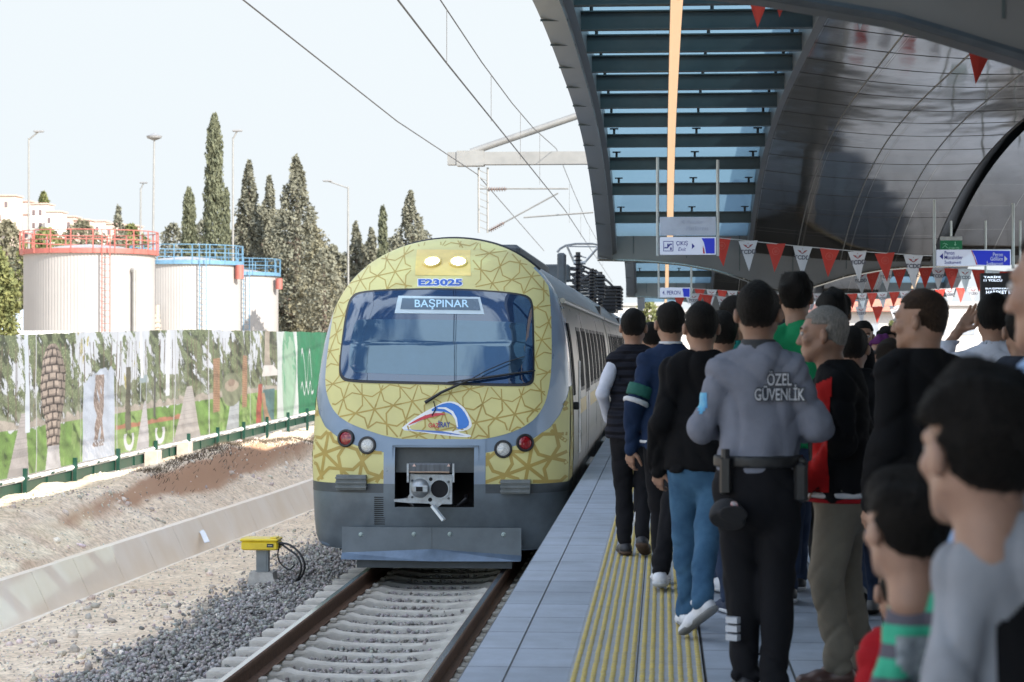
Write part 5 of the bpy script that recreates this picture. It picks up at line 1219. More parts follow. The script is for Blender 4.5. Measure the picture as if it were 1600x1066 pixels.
t3, r3, h3 = tank(362, 73, 426, 158, bluep, 'farthest white storage tank with blue guard rail')
g = G(); 
for k in range(5): g.box((-1.0, -r2-.5, h2*.35+k*.32), (.5-.06*k, .5-.06*k, .18))
g.tube([(-1.0, -r2-.5, 0), (-1.0, -r2-.5, h2*.62)], .12, 8); g.build('valve_stack', M('valve_beige', (.45, .38, .30), .6, var=.2), t2)
g = G().tube([(r2+.2, -1.0, h2-1.0), (r2+.2, -1.0, h2-.1)], .28, 10); g.build('foam_chamber', redp, t2, smooth=True); G().tube([(r3+.3, -1.0, h3-1.1), (r3+.3, -1.0, h3-.3)], .26, 10).build('foam_chamber', redp, t3, smooth=True)
# low shed left of the tanks and pale blue shed roof
sh = empty('shed', P(20, 520, 95), 'low grey shed with a white roof edge at the left margin', 'shed'); sh.location.z = -.5
G().box((-1.0, 2, 1.0), (5, 4, 2.0)).build('wall', M('shed_wall', (.34, .34, .38), .7), sh); G().box((-1.0, 2, 2.3), (5.2, 4.3, .6)).build('roof', white, sh)
sh = empty('warehouse', P(40, 500, 170), 'pale blue grey warehouse gable peeping out left of the red railed tank', 'warehouse'); sh.location.z = -.5
G().prism([(-2, 0), (4, 0), (4, 4.6), (.5, 5.2), (-2, 3.9)], 0, 12).build('wall', M('warehouse_blue', (.42, .50, .60), .6, var=.08), sh)
# ------------------------------------------------------------------ street lamps
def street_lamp(px, top, Y, kind, label, arm=0, lean=0):
    b = P(px, 520, Y); tp = P(px+lean, top, Y); o = empty('street_lamp', (b.x, Y, -.5), label, 'street lamp', 'street lamps beyond the fence'); dx = tp.x-b.x; h = tp.z+.5
    G().tube([(0, 0, 0), (dx, 0, h)], [.085*Y/120, .045*Y/120], 10).build('pole', galv, o, smooth=True)
    hm = M('lamp_head_grey', (.22, .22, .22), .5)
    if kind == 'mast': G().lathe([(.05, -.1), (.55, .1), (.6, .25), (.15, .45), (.01, .5)], (dx, 0, h), 16).build('lamp_head', hm, o)
    elif arm: 
        G().tube([(dx, 0, h-.1), (dx+arm, 0, h+.45)], .06, 6).build('arm', galv, o); G().box((dx+arm*1.05, 0, h+.48), (abs(.7), .3, .14), bev=.03).build('lamp_head', hm, o)
    return o
street_lamp(45, 216, 150, 'arm', 'tall pale lamp at the far left behind the red railed tank', arm=.7)
street_lamp(218, 294, 190, 'arm', 'short lamp with a dark head above the red guard rail', arm=.25, lean=2)
street_lamp(237, 218, 160, 'mast', 'tall mast lamp with a round head, right of the red railed tank', lean=4)
street_lamp(364, 215, 150, 'arm', 'tall thin lamp rising between the blue railed tanks', arm=.3)
street_lamp(544, 292, 170, 'arm', 'lamp with a long arm to the left, just behind the train roof', arm=-1.6)
# ------------------------------------------------------------------ trees
def leaf_mat(n, c, c2): return M(n, c, .85, var=.3, scale=2.5, rgb2=c2)
lm1 = leaf_mat('cypress_foliage', (.14, .145, .085), (.075, .085, .05)); lm2 = leaf_mat('conifer_foliage', (.19, .185, .135), (.11, .11, .078)); lm3 = leaf_mat('shrub_foliage', (.20, .20, .07), (.08, .10, .035)); lm4 = leaf_mat('dry_foliage', (.21, .19, .12), (.12, .115, .075))  # tree foliage colours lightened to stand in for distance haze
bark = M('tree_bark', (.12, .09, .07), .9, var=.2)
def tree(px, top, Y, wpx, kind, mat, label, seed, n=5000, base=-.5, group='trees beyond the fence and tanks', ls=None, name=None):
    r = np.random.default_rng(seed); b = P(px, 520, Y); s = Y/FPX; ztop = P(px, top, Y).z; W = wpx*s/2; H = ztop-base
    o = empty(name or {'cyp': 'cypress_tree', 'con': 'conifer_tree', 'bush': 'shrub', 'br': 'leafy_tree'}[kind], (b.x, Y, base), label, 'shrub' if kind == 'bush' else 'tree', group)
    g = G().tube([(0, 0, 0), (.1, 0, H*.5), (0, .1, H*.93)], [max(.12, W*.14), max(.07, W*.08), .03], 8)
    u = r.uniform(0, 1, n)
    if kind == 'cyp': u = r.uniform(.04, 1, n); prof = np.interp(u, [0, .1, .35, .55, .75, .95, 1], [.75, 1, .95, .62, .48, .34, .12]); 
    elif kind == 'con': u = r.uniform(.08, 1, n)**.9; prof = np.interp(u, [0, .12, .3, .6, .85, 1], [.75, 1, .95, .6, .3, .05])
    elif kind == 'br': u = r.uniform(.2, 1, n); prof = np.interp(u, [.2, .45, .7, .9, 1], [.5, 1, .95, .6, .15])
    else: u = r.uniform(0, 1, n); prof = np.interp(u, [0, .3, .7, .9, 1], [.9, 1, .85, .5, .1])
    a = r.uniform(0, 2*math.pi, n); tier = .5+.5*np.sin(u*H*(2.2 if kind != 'cyp' else 4)+2.2*np.sin(a*2+seed)+a)
    lump = .62+.38*tier + .22*snoise(np.cos(a)*2, np.sin(a)*2, u*H*.6, 2.4, seed) + (.14 if kind == 'cyp' else .0)
    if kind in ('con', 'br'): keep = r.uniform(size=n) < .35+.65*tier; u, a, prof, lump = u[keep], a[keep], prof[keep], lump[keep]
    m = len(u); rad = W*prof*lump*np.sqrt(r.uniform(.25, 1.05, m)); p = np.stack([rad*np.cos(a), rad*np.sin(a), u*H + r.normal(0, .1, m)-(.25*rad if kind == 'con' else 0)], 1)
    L_ = (ls or 5.2*s)*r.uniform(.5, 1.4, m); d1 = r.normal(size=(m, 3)); d1 /= np.linalg.norm(d1, axis=1)[:, None]; d2 = r.normal(size=(m, 3)); d2 -= d1*(d1*d2).sum(1)[:, None]; d2 /= np.linalg.norm(d2, axis=1)[:, None]
    if kind == 'cyp': d1[:, 2] = abs(d1[:, 2])+1.2; d1 /= np.linalg.norm(d1, axis=1)[:, None]
    V = np.stack([p-d1*L_[:, None]*.6, p+d2*L_[:, None]*.32, p+d1*L_[:, None]*.6, p-d2*L_[:, None]*.32], 1).reshape(-1, 3)
    if kind in ('con', 'br'):
        for k in range(26 if kind == 'con' else 16):
            uu = r.uniform(.12, .92); aa = r.uniform(0, 6.28); rr = W*np.interp(uu, [0, .3, .6, 1], [1, .95, .6, .05])*r.uniform(.6, .95); g.tube([(0, 0, uu*H-.3*rr), (rr*math.cos(aa), rr*math.sin(aa), uu*H+(.25 if kind == 'br' else -.1)*rr)], [max(.03, W*.03), .015], 4, cap=False)
    g.build('trunk', bark, o); link('crown', new_mesh('crown', V, np.arange(4*m).reshape(-1, 4)), mat, o)
    return o
TREES = [(335, 181, 165, 50, 'cyp', lm1, 'tallest dark cypress with a pointed top behind the blue railed tanks', 9000),
 (295, 296, 170, 42, 'cyp', lm1, 'shorter cypress left of the tallest one', 5000),
 (354, 296, 172, 22, 'cyp', lm1, 'slim cypress directly right of the tallest one', 3000),
 (389, 252, 175, 58, 'con', lm2, 'ragged dark conifer right of the thin lamp pole', 7000),
 (421, 276, 185, 50, 'con', lm2, 'sparse greyish conifer between two taller conifers', 4500),
 (463, 246, 172, 88, 'con', lm2, 'tall broad conifer right of the tanks, second highest tree', 10000),
 (498, 380, 165, 66, 'br', lm4, 'pale dry leafless looking tree at the banner end beside the train', 3500),
 (520, 384, 200, 40, 'br', lm2, 'small grey green tree seen left of the train roof', 2500),
 (556, 348, 190, 44, 'con', lm2, 'conifer behind the lamp with the long arm', 3800),
 (598, 324, 200, 30, 'cyp', lm1, 'narrow dark cypress top between two conifers behind the train', 2500),
 (580, 358, 205, 50, 'con', lm2, 'low grey green conifer left of the narrow dark cypress', 3200),
 (641, 301, 185, 74, 'con', lm2, 'bushy conifer rising directly above the train roof', 6000),
 (447, 398, 176, 50, 'br', lm4, 'yellowing tree beside the farthest blue railed tank', 3500),
 (408, 330, 180, 70, 'br', lm2, 'broad grey tree under the ragged conifers', 5000),
 (270, 350, 200, 55, 'br', lm2, 'low dark tree behind the red guard rail, left of the cypresses', 3500),
 (185, 322, 230, 44, 'con', lm2, 'small sparse conifer showing above the red guard rail', 2000),
 (476, 440, 172, 40, 'br', lm4, 'dense dry undergrowth tree behind the green end of the banner', 4000)]
for k_, (a_, b_, c_, d_) in enumerate(((378, 340, 190, 60), (402, 322, 195, 62), (438, 330, 192, 70), (484, 352, 180, 74), (505, 392, 150, 66), (535, 398, 190, 60), (572, 384, 210, 60), (615, 372, 215, 70), (660, 362, 205, 60), (492, 425, 160, 50), (318, 345, 205, 60))):
    TREES.append((a_, b_, c_, d_, 'br', lm2 if k_ % 3 else lm4, ['grey green tree filling the gap right of the thin lamp pole', 'tree crown between the ragged conifer and its sparse neighbour', 'tree crown behind the foot of the tall broad conifer', 'pale tree on the right flank of the tall broad conifer', 'drooping pale tree above the green banner end', 'low tree right beside the lamp with the long arm', 'round topped low tree behind the train roof edge', 'low tree between narrow cypress and bushy conifer', 'rightmost low tree above the train roof', 'dry thicket directly above the green banner end', 'low dark tree at the foot of the tallest cypress'][k_], 3600))
TREES = [(a, b, c, d*(1.75 if e == 'con' else 1.35 if e == 'br' else 1.15), e, f, g_, int(h*1.5)) for a, b, c, d, e, f, g_, h in TREES]
for i, (px, tp, Y_, w_, k_, m_, lab, n_) in enumerate(TREES): tree(px, tp, Y_, w_, k_, m_, lab, 100+i, n_)
tree(-8, 385, 85, 96, 'bush', lm3, 'big rounded olive green shrub at the left edge beside the red railed tank', 200, 12000, group='shrubs', ls=.16)
for i, (px, tp, Y_, w_, lab) in enumerate(((10, 345, 240, 120, 'pale yellow green bush on the left, above the big olive shrub'), (72, 358, 240, 150, 'yellowish bush behind the left part of the red guard rail'), (128, 346, 250, 140, 'olive bush behind the middle of the red guard rail'), (205, 352, 245, 120, 'dusty bush behind the right part of the red guard rail'), (68, 301, 560, 20, 'lone dark tree on the skyline among the hillside houses'))):
    tree(px, tp, Y_, w_, 'bush' if i < 4 else 'br', lm4 if i % 2 == 0 and i < 4 else lm3, lab, 300+i, 7000 if i < 4 else 2500, base=-.5 if i < 4 else 30, group='bushes below the hillside')
# ------------------------------------------------------------------ hillside houses
HW = [M('house_wall_cream', (.62, .50, .42), .9, var=.1), M('house_wall_pink', (.60, .44, .38), .9, var=.1), M('house_wall_white', (.66, .60, .55), .9, var=.08)]
hr = M('house_roof_slab', (.50, .36, .30), .9, var=.1); hwn = M('house_window_dark', (.16, .12, .12), .5)
HS = [(8, 305, 30, 'flat roofed cream house highest on the left hillside'), (34, 314, 24, 'white block house second along the skyline'), (60, 318, 26, 'cream house under the lone dark tree'), (12, 330, 34, 'wide pinkish house below the highest one'), (50, 334, 30, 'house with a pair of small dark windows above the red rail'), (82, 330, 22, 'small pink house on the slope right of the lone tree'), (104, 338, 24, 'low cream house midway down the slope'), (126, 343, 24, 'low house with a flat reddish roof down the slope'), (150, 345, 26, 'pale house near the foot of the hillside'), (176, 349, 22, 'small house nearest the sparse conifer'), (200, 352, 26, 'lowest and rightmost pale hillside house')]
for i, (px, tp, w_, lab) in enumerate(HS):
    Y_ = 470+((i*37) % 60); s = Y_/FPX; c = P(px, tp, Y_); o = empty('hillside_house', (c.x, Y_, c.z-5), lab, 'house', 'pale houses on the hillside'); W = w_*s
    G().box((0, 3, .5), (W, 6, 8.6)).build('wall', HW[i % 3], o); G().box((0, 3, 4.95), (W+.6, 6.8, .3)).build('roof', hr, o)
    for k in range(max(2, int(W/1.6))):
        for j in range(2):
            if (k*3+j+i) % 4: G().box((-W/2+.8+k*1.55, -.03, 2.9-j*3), (.7, .1, 1.3)).build('window', hwn, o)
# ------------------------------------------------------------------ background to the right, seen beneath the canopies
bgw = M('distant_render_white', (.62, .58, .54), .9, var=.08)
for i, (x0, x1, tp, Y_, roof, lab) in enumerate(((960, 1036, 478, 260, 0, 'distant pale block at the end of the track, between train and people'), (1060, 1180, 488, 220, 0, 'pale low building behind the heads on the left of the platform'), (1285, 1420, 487, 150, 1, 'pale building with a red tiled roof beyond the platform'), (1440, 1640, 478, 160, 0, 'bright pale building at the right behind the raised hand'))):
    a = P(x0, tp, Y_); b = P(x1, tp, Y_); W = b.x-a.x; o = empty('distant_building', ((a.x+b.x)/2, Y_, -1.2), lab, 'building', 'buildings beyond the platform end'); h = a.z+1.2
    G().box((0, 5, h/2), (W, 10, h)).build('wall', bgw, o)
    if roof: G().prism([(-W/2-.5, h), (W/2+.5, h), (W/4, h+2.0), (-W/4, h+2.0)], -1, 11).build('roof', M('red_roof_tiles', (.50, .22, .16), .8, var=.15), o)
    else: G().box((0, 5, h+.15), (W+.6, 10.6, .3)).build('roof', M('distant_roof_grey', (.4, .39, .38), .8), o)
    for k in range(int(W/2.2)):
        for j in range(max(1, int((h-1)/3))): G().box((-W/2+1.2+k*2.2, -.03, h-1.5-j*2.9), (1.0, .1, 1.3)).build('window', M('distant_window', (.28, .30, .33), .3), o)
tree(1012, 462, 190, 46, 'br', lm3, 'olive tree beyond the platform end, above the first heads', 401, 3000, base=-1.2, group='trees beyond the platform end')
tree(1395, 505, 120, 40, 'br', lm3, 'yellow green tree behind the raised hand', 402, 2500, base=-1.2, group='trees beyond the platform end')
# ------------------------------------------------------------------ people: bodies and clothes from smooth distance fields
def sd_cone(p, a, b, ra, rb):
    a = np.array(a, np.float32); b = np.array(b, np.float32); ba = b-a; l2 = float(ba@ba)+1e-9
    t = np.clip(((p-a)@ba)/l2, 0, 1); d = p-a-t[..., None]*ba
    return np.sqrt((d*d).sum(-1)) - (ra+(rb-ra)*t)
def sd_flat(p, a, b, ra, rb, ax, k):
    """cone squashed by k along unit axis ax"""
    ax = np.array(ax, np.float32); a = np.array(a, np.float32); b = np.array(b, np.float32)
    def w_(q): return q + (q@ax)[..., None]*ax*(1/k-1)
    q = w_(p-a); return sd_cone(q, (0, 0, 0), w_((b-a)[None])[0], ra, rb)*(.5+.5*k)
def sd_ell(p, c, r):
    q = (p-np.array(c, np.float32)); r = np.array(r, np.float32); k0 = np.sqrt(((q/r)**2).sum(-1)); k1 = np.sqrt(((q/(r*r))**2).sum(-1)); return k0*(k0-1)/(k1+1e-6)
def smin(a, b, k):
    h = np.maximum(k-abs(a-b), 0)/k; return np.minimum(a, b)-h*h*k*.25
def smax(a, b, k): return -smin(-a, -b, k)
def nets(fn, lo, hi, h):
    lo = np.array(lo, np.float32); n = np.ceil((np.array(hi)-lo)/h).astype(int)+1
    ax = [lo[i]+np.arange(n[i], dtype=np.float32)*h for i in range(3)]
    V = np.empty(n, np.float32); step = max(1, int(300000/(n[1]*n[2])))
    for i in range(0, n[0], step):
        g_ = np.stack(np.meshgrid(ax[0][i:i+step], ax[1], ax[2], indexing='ij'), -1); V[i:i+step] = fn(g_)
    S_ = V < 0
    c = [slice(None, -1), slice(1, None)]; cnt = np.zeros(n-1, np.float32); acc = np.zeros(tuple(n-1)+(3,), np.float32)
    for axis in range(3):
        o = [k for k in range(3) if k != axis]
        for u in (0, 1):
            for v in (0, 1):
                s0 = [None]*3; s1 = [None]*3; s0[axis] = c[0]; s1[axis] = c[1]
                for kk, vv in zip(o, (u, v)): s0[kk] = c[vv]; s1[kk] = c[vv]
                a = V[tuple(s0)]; b = V[tuple(s1)]; m = (a < 0) != (b < 0); t = np.where(m, a/np.where(m, a-b, 1), 0)
                cnt += m; acc[..., axis] += np.where(m, t, 0)
                if u: acc[..., o[0]] += m
                if v: acc[..., o[1]] += m
    act = cnt > 0; idx = -np.ones(tuple(n-1), np.int64); idx[act] = np.arange(act.sum())
    base = np.argwhere(act).astype(np.float32); P_ = lo + (base+acc[act]/cnt[act][:, None])*h
    F_ = []
    for axis in range(3):
        o = [k for k in range(3) if k != axis]
        s0 = [slice(1, -1)]*3; s1 = [slice(1, -1)]*3; s0[axis] = slice(0, -1); s1[axis] = slice(1, None)
        a = S_[tuple(s0)]; b = S_[tuple(s1)]; e = np.argwhere(a != b)
        if not len(e): continue
        fl = a[tuple(e.T)]; e = e.copy(); e[:, o[0]] += 1; e[:, o[1]] += 1
        def cell(du, dv): q = e.copy(); q[:, o[0]] -= du; q[:, o[1]] -= dv; return idx[tuple(q.T)]
        q = np.stack([cell(1, 1), cell(0, 1), cell(0, 0), cell(1, 0)], 1)
        if axis == 1: fl = ~fl
        q[~fl] = q[~fl][:, ::-1]; F_.append(q)
    F_ = np.concatenate(F_); F_ = F_[(F_ >= 0).all(1)]
    return P_, F_
def rotz(v, a): c, s = math.cos(a), math.sin(a); return np.array([v[0]*c-v[1]*s, v[0]*s+v[1]*c, v[2]])
def fold(p, s, amp, seed):
    x, y, z = p[..., 0]*s, p[..., 1]*s, p[..., 2]*s
    a = np.sin(z*17+3.4*np.sin(x*8+seed)+2.6*np.sin(y*9+seed*2)); b = np.sin((x*.9+z*.75)*21+2.4*np.sin(z*7+y*8+seed)); c = np.sin((x*.9-z*.7)*16+2.4*np.sin(z*6-y*7+seed*3))
    g_ = .5+.5*np.sin(x*5+z*4.3+seed*5)
    return amp*(.55*a*np.sin(x*7+y*8+seed) + 1.1*((1-abs(a))**3)*g_ + 1.0*((1-abs(b))**3)*(1-g_) + .8*((1-abs(c))**3)*g_ - .4)
skin_m = {}
def skin(tone):
    k = 'skin_%s' % tone
    c = {'mid': (.27, .15, .10), 'light': (.29, .17, .12), 'tan': (.215, .118, .078)}[tone]
    if k in MATS: return MATS[k]
    m = M(k, c, .5, var=.12, scale=14, bump=.08, bscale=160); b = m.node_tree.nodes['Principled BSDF']; b.inputs['Subsurface Weight'].default_value = .08; b.inputs['Subsurface Radius'].default_value = (.02, .008, .004); return m
def hair_m(n, c, c2): return M(n, c, .55, var=.3, scale=30, stretch=(6, 6, 1), rgb2=c2, bump=.8, bscale=60)
def hair_fade(m):
    t = m.node_tree; b = t.nodes['Principled BSDF']; src = b.inputs['Base Color'].links[0].from_socket; a = node(t, 'ShaderNodeVertexColor', layer_name='fade'); mx = node(t, 'ShaderNodeMix', data_type='RGBA'); mx.inputs['B'].default_value = (.13, .075, .05, 1)
    sp_ = node(t, 'ShaderNodeSeparateColor'); t.links.new(a.outputs[0], sp_.inputs[0]); nz = node(t, 'ShaderNodeTexNoise', i_Scale=180, i_Detail=3); tc = node(t, 'ShaderNodeTexCoord'); t.links.new(tc.outputs['Object'], nz.inputs['Vector'])
    mu = node(t, 'ShaderNodeMath', operation='MULTIPLY_ADD'); mu.inputs[1].default_value = .5; mu.inputs[2].default_value = -.25; t.links.new(nz.outputs['Fac'], mu.inputs[0]); ad = node(t, 'ShaderNodeMath', operation='ADD', use_clamp=True); t.links.new(sp_.outputs[0], ad.inputs[0]); t.links.new(mu.outputs[0], ad.inputs[1]); m2 = node(t, 'ShaderNodeMath', operation='MULTIPLY'); t.links.new(ad.outputs[0], m2.inputs[0]); t.links.new(sp_.outputs[0], m2.inputs[1])
    t.links.new(m2.outputs[0], mx.inputs['Factor']); t.links.new(src, mx.inputs['A']); t.links.new(mx.outputs['Result'], b.inputs['Base Color']); return m
HAIR = {'black': hair_m('hair_black', (.011, .009, .008), (.004, .0035, .003)), 'brown': hair_m('hair_brown', (.045, .028, .018), (.02, .012, .008)), 'grey': hair_m('hair_grey', (.36, .34, .31), (.16, .15, .14))}
for k_ in ('black', 'brown'): hair_fade(HAIR[k_])
HAIRS = {'black': hair_m('hair_strand_black', (.012, .010, .009), (.004, .0035, .003)), 'brown': hair_m('hair_strand_brown', (.045, .028, .018), (.02, .012, .008)), 'grey': hair_m('hair_strand_grey', (.40, .38, .35), (.2, .19, .18))}
def head_sdf(p, hs=1.0, ears=True):
    """p in head frame, face towards +y"""
    q = p/hs
    d = sd_ell(q, (0, -.018, .035), (.076, .097, .086))
    d = smin(d, sd_ell(q, (0, -.045, -.02), (.060, .060, .065)), .03)
    d = smin(d, sd_ell(q, (0, .026, -.036), (.058, .062, .080)), .04)
    ax = np.abs(q[..., 0]); m = np.stack([ax, q[..., 1], q[..., 2]], -1)
    d = smin(d, sd_cone(m, (.054, -.005, -.050), (.018, .058, -.094), .020, .020), .03)
    d = smin(d, sd_cone(m, (.0, .064, -.100), (.012, .062, -.100), .017, .015), .02)
    d = smin(d, sd_cone(m, (.008, .082, .026), (.045, .070, .024), .012, .010), .018)
    d = smin(d, sd_ell(m, (.042, .062, -.022), (.022, .020, .020)), .02)
    d = smax(d, -sd_ell(m, (.032, .100, .004), (.016, .013, .010)), .012)
    d = smin(d, sd_cone(q, (0, .084, .014), (0, .103, -.034), .008, .0115), .014)
    d = smin(d, sd_ell(m, (.011, .095, -.037), (.008, .009, .007)), .008)
    d = smin(d, sd_cone(m, (0, .0865, -.063), (.018, .078, -.065), .0065, .004), .007)
    d = smin(d, sd_cone(m, (0, .0845, -.075), (.015, .077, -.074), .0072, .004), .007)
    if ears:
        e = sd_ell(m, (.087, -.014, -.006), (.013, .018, .031)); e = smax(e, -sd_ell(m, (.099, .000, -.002), (.009, .011, .018)), .006); d = smin(d, e, .012)
    d = smin(d, sd_cone(q, (0, -.028, -.05), (0, -.035, -.16), .054, .056), .03)
    return d*hs
def hair_sdf(p, hs, style, hseed=0.0):
    q = p/hs; ax = np.abs(q[..., 0]); m = np.stack([ax, q[..., 1], q[..., 2]], -1)
    th0 = {'short': .010, 'thick': .022, 'bald': .005, 'buzz': .006, 'long': .024}[style]; th = th0*np.clip((q[..., 2]+.085)/.10, .12, 1)
    lp_ = {'short': .003, 'thick': .0075, 'long': .006}.get(style, .001); q = q*(1-(lp_*np.sin(q[..., 0]*37+hseed)*np.sin(q[..., 1]*31+hseed*2)*np.sin(q[..., 2]*29+hseed*3)+lp_*.6*np.sin(q[..., 0]*71+q[..., 1]*53+hseed))[..., None]/.09*np.clip((q[..., 2:3]+.03)/.06, 0, 1))
    d = sd_ell(q, (0, -.020, .039), (.0765, .097, .086))-th*.9; d = smin(d, sd_ell(q, (0, -.048, -.022), (.060, .057, .062))-th*.5, .03)
    d = d + .0012*np.sin(q[..., 0]*210+3*np.sin(q[..., 2]*60))*np.sin(q[..., 1]*170+q[..., 2]*130)
    lim = .074 if style != 'thick' else .082
    face = np.maximum(.052-q[..., 1]-.25*np.clip(q[..., 2]-.02, -.05, .1), q[..., 2]-.070)        # forehead cut
    d = smax(d, -face, .008)
    side = np.maximum(-.002-q[..., 1]-.9*np.clip(q[..., 2]-.01, 0, 1), q[..., 2]-.045); d = smax(d, -side, .008)
    ear = sd_ell(m, (.088, -.004, -.008), (.030, .030, .038)); d = smax(d, -ear, .006)
    if style != 'long': d = smax(d, -(q[..., 2]+.088+.25*np.clip(-q[..., 1]-.05, 0, 1)), .01)
    else: d = smin(d, smax(sd_cone(q, (0, -.06, 0), (0, -.06, -.24), .085, .07), -(sd_ell(q, (0, .03, -.05), (.062, .075, .12))), .01), .02)
    pass
    return d*hs
def hand_sdf(p, w, d, n, s, curl=.5, spread=.12, side=1):
    """w wrist, d hand direction, n palm normal; five separate fingers"""
    d = np.array(d)/np.linalg.norm(d); n = np.array(n)-d*np.dot(n, d); n = n/np.linalg.norm(n); t = np.cross(d, n)*side; w = np.array(w)
    r = None; 
    for k, (off, L_, f) in enumerate(((.028, .078, .97), (.010, .086, 1.0), (-.009, .080, .97), (-.026, .064, .90))):
        kn = w+d*.088*f*s+t*off*s; st = w+d*.012*s+t*off*.6*s
        c_ = sd_flat(p, st, kn, .0145*s, .0125*s, n, .85); r = c_ if r is None else smin(r, c_, .014*s)
        dr = d+t*(off*spread*30*.25); dr = dr/np.linalg.norm(dr); ang = 0; pt = kn
        for j, (fr, ra, rb) in enumerate(((.45, .0098, .0088), (.30, .0088, .0080), (.25, .0080, .0066))):
            ang += curl*(.55 if j == 0 else .75)+.04*k; v = dr*math.cos(ang)+n*math.sin(ang); p2 = pt+v*L_*fr*s; r = smin(r, sd_cone(p, pt, p2, ra*s, rb*s), .004*s); pt = p2
    b = w+d*.022*s+t*.022*s; k1 = b+(d*.55+t*.75+n*.25)*.045*s; k2 = k1+(d*.85+t*.35+n*.35)*.034*s; k3 = k2+(d*.9+t*.1+n*(.3+.4*curl))*.027*s
    r = smin(r, sd_cone(p, b, k1, .0165*s, .0115*s), .012*s); r = smin(r, sd_cone(p, k1, k2, .0112*s, .0095*s), .004*s); r = smin(r, sd_cone(p, k2, k3, .0095*s, .0072*s), .004*s)
    return r
def person(label, px, head_top_px, Y, face=0.0, hyaw=0.0, hpitch=0.0, lean=0.0, feet=None, arms=None, top='jacket', top_m=None, sleeve_m=None, pants_m=None, shoe_m=None, sole_m=None, hair='black', style='short', tone='mid', bulk=1.0, loose=.012, hem=None, res=1.0, H=None, step=0.0, collar=True, group=None, hoodie=False, baggy=.0, hscale=1.05, neck=.150, feet_yaw=None, torso_yaw=0, headoff=(0, 0), hands=True, belt=None, detail=True, eyes=True):
    """px: head centre column in the photo; face: direction faced, radians from +y (away from the camera), positive to the left"""
    gp = P(px, 700, Y); tz = P(px, head_top_px, Y).z; Hh = H or tz; s = Hh/1.75
    root = empty('person', (gp.x, gp.y, 0), label, 'person', group, rz=face)
    A = {}
    hipz = .93*s - abs(step)*.06*s
    A['pel'] = np.array([0, 0, hipz]); A['chest'] = np.array([0, .02*s+lean*.3*s, 1.30*s]); A['nb'] = np.array([0, -.005*s+lean*.5*s, 1.47*s]); A['head'] = np.array([0, .022*s+lean*.62*s, 1.635*s*1.0])
    hs = s*1.0*hscale; A['head'][2] = Hh-.123*hs
    A['nb'][2] = min(A['nb'][2], A['head'][2]-neck*hs); A['head'][0] += headoff[0]; A['head'][1] += headoff[1]; A['nb'][0] += headoff[0]*.35; A['nb'][1] += headoff[1]*.35
    sw = .136*s*bulk
    ty = torso_yaw
    LEGS = []
    fy = feet or [(-.10, -step*.30, 0.0), (.10, step*.30, 0.0)]          # x, y, heel lift for each foot (metres at s=1)
    for i, (fx, fyy, fz) in enumerate(fy):
        sx = -1 if i == 0 else 1; hip = np.array([sx*.088*s, 0, hipz-.03*s]); an = np.array([fx*s, fyy*s-.02*s, (.085+fz)*s])
        mid_ = (hip+an)/2; L_ = np.linalg.norm(hip-an); tot = .823*s; bend = math.sqrt(max(0, (tot/2)**2-(L_/2)**2)) if L_ < tot else 0
        kn = mid_+np.array([.0, min(bend, .2*s)+.012*s, .02*s]); LEGS.append((hip, kn, an, fz, fyy))
    ARMS = []
    dflt = [((-.19, -.03, 1.13), (-.205, .05, .89)), ((.19, -.03, 1.13), (.205, .05, .89))]
    for i in range(2):
        a_ = (arms[i] if arms and arms[i] else dflt[i]); sx = -1 if i == 0 else 1; sh = np.array([sx*sw, A['nb'][1]-.01*s, 1.425*s if Hh == 0 else A['nb'][2]-.080*s])
        dz_ = (A['nb'][2]-1.47*s); ARMS.append((sh, np.array(a_[0])*s+np.array([0, 0, dz_]), np.array(a_[1])*s+np.array([0, 0, dz_]), (a_[2] if len(a_) > 2 else None), (a_[3] if len(a_) > 3 else .5)))
    def rt(v): return v
    b_ = bulk
    def torso(p, e, long=0):
        d = sd_flat(p, A['chest']+[0, -.005, .03*s], A['chest']-[0, 0, .16*s], (.140*b_)*s+e*.8, (.132*b_)*s+e*.8, (0, 1, 0), .70)
        d = smin(d, sd_flat(p, A['chest']-[0, .0, .14*s], A['pel']+[0, 0, .02*s], (.132*b_)*s+e*.8, (.146*(.5+.5*b_))*s+e*.8, (0, 1, 0), .74), .06*s)
        for sh, el, wr, _, _ in ARMS:
            d = smin(d, sd_cone(p, A['nb']-[0, .005, .035*s], sh, .050*s+e*.8, .047*s*b_+e*.8), .06*s)
        return d
    def arm(p, e, which, tip=0.0):
        sh, el, wr, _, _ = ARMS[which]; wr = wr+(wr-el)*tip
        d = sd_cone(p, sh, el, .044*s*b_+e*.7, .035*s*b_+e*.7); return smin(d, sd_cone(p, el, wr, .036*s*b_+e*.7, .027*s+e*.6), .03*s)
    def leg(p, e, which, cut=0):
        hip, kn, an, fz, fyy = LEGS[which]; d = sd_cone(p, hip, kn, .078*s*(.6+.4*b_)+e*.9, .053*s+e*.9); return smin(d, sd_cone(p, kn, an+[0, 0, cut], .052*s+e*.9, .038*s+e*.8), .03*s)
    ch, sn = math.cos(-hyaw), math.sin(-hyaw); cp2, sp2 = math.cos(-hpitch), math.sin(-hpitch)
    def hl_(p):
        q = p-A['head'].astype(np.float32); x = q[..., 0]*ch-q[..., 1]*sn; y = q[..., 0]*sn+q[..., 1]*ch; z = q[..., 2]; y2 = y*cp2-z*sp2; z2 = y*sp2+z*cp2; return np.stack([x, y2, z2], -1)
    def unhl(v):
        x, y2, z2 = v; y = y2*cp2+z2*sp2; z = -y2*sp2+z2*cp2; c, s_ = math.cos(hyaw), math.sin(hyaw); return np.array([x*c-y*s_, x*s_+y*c, z])+A['head']
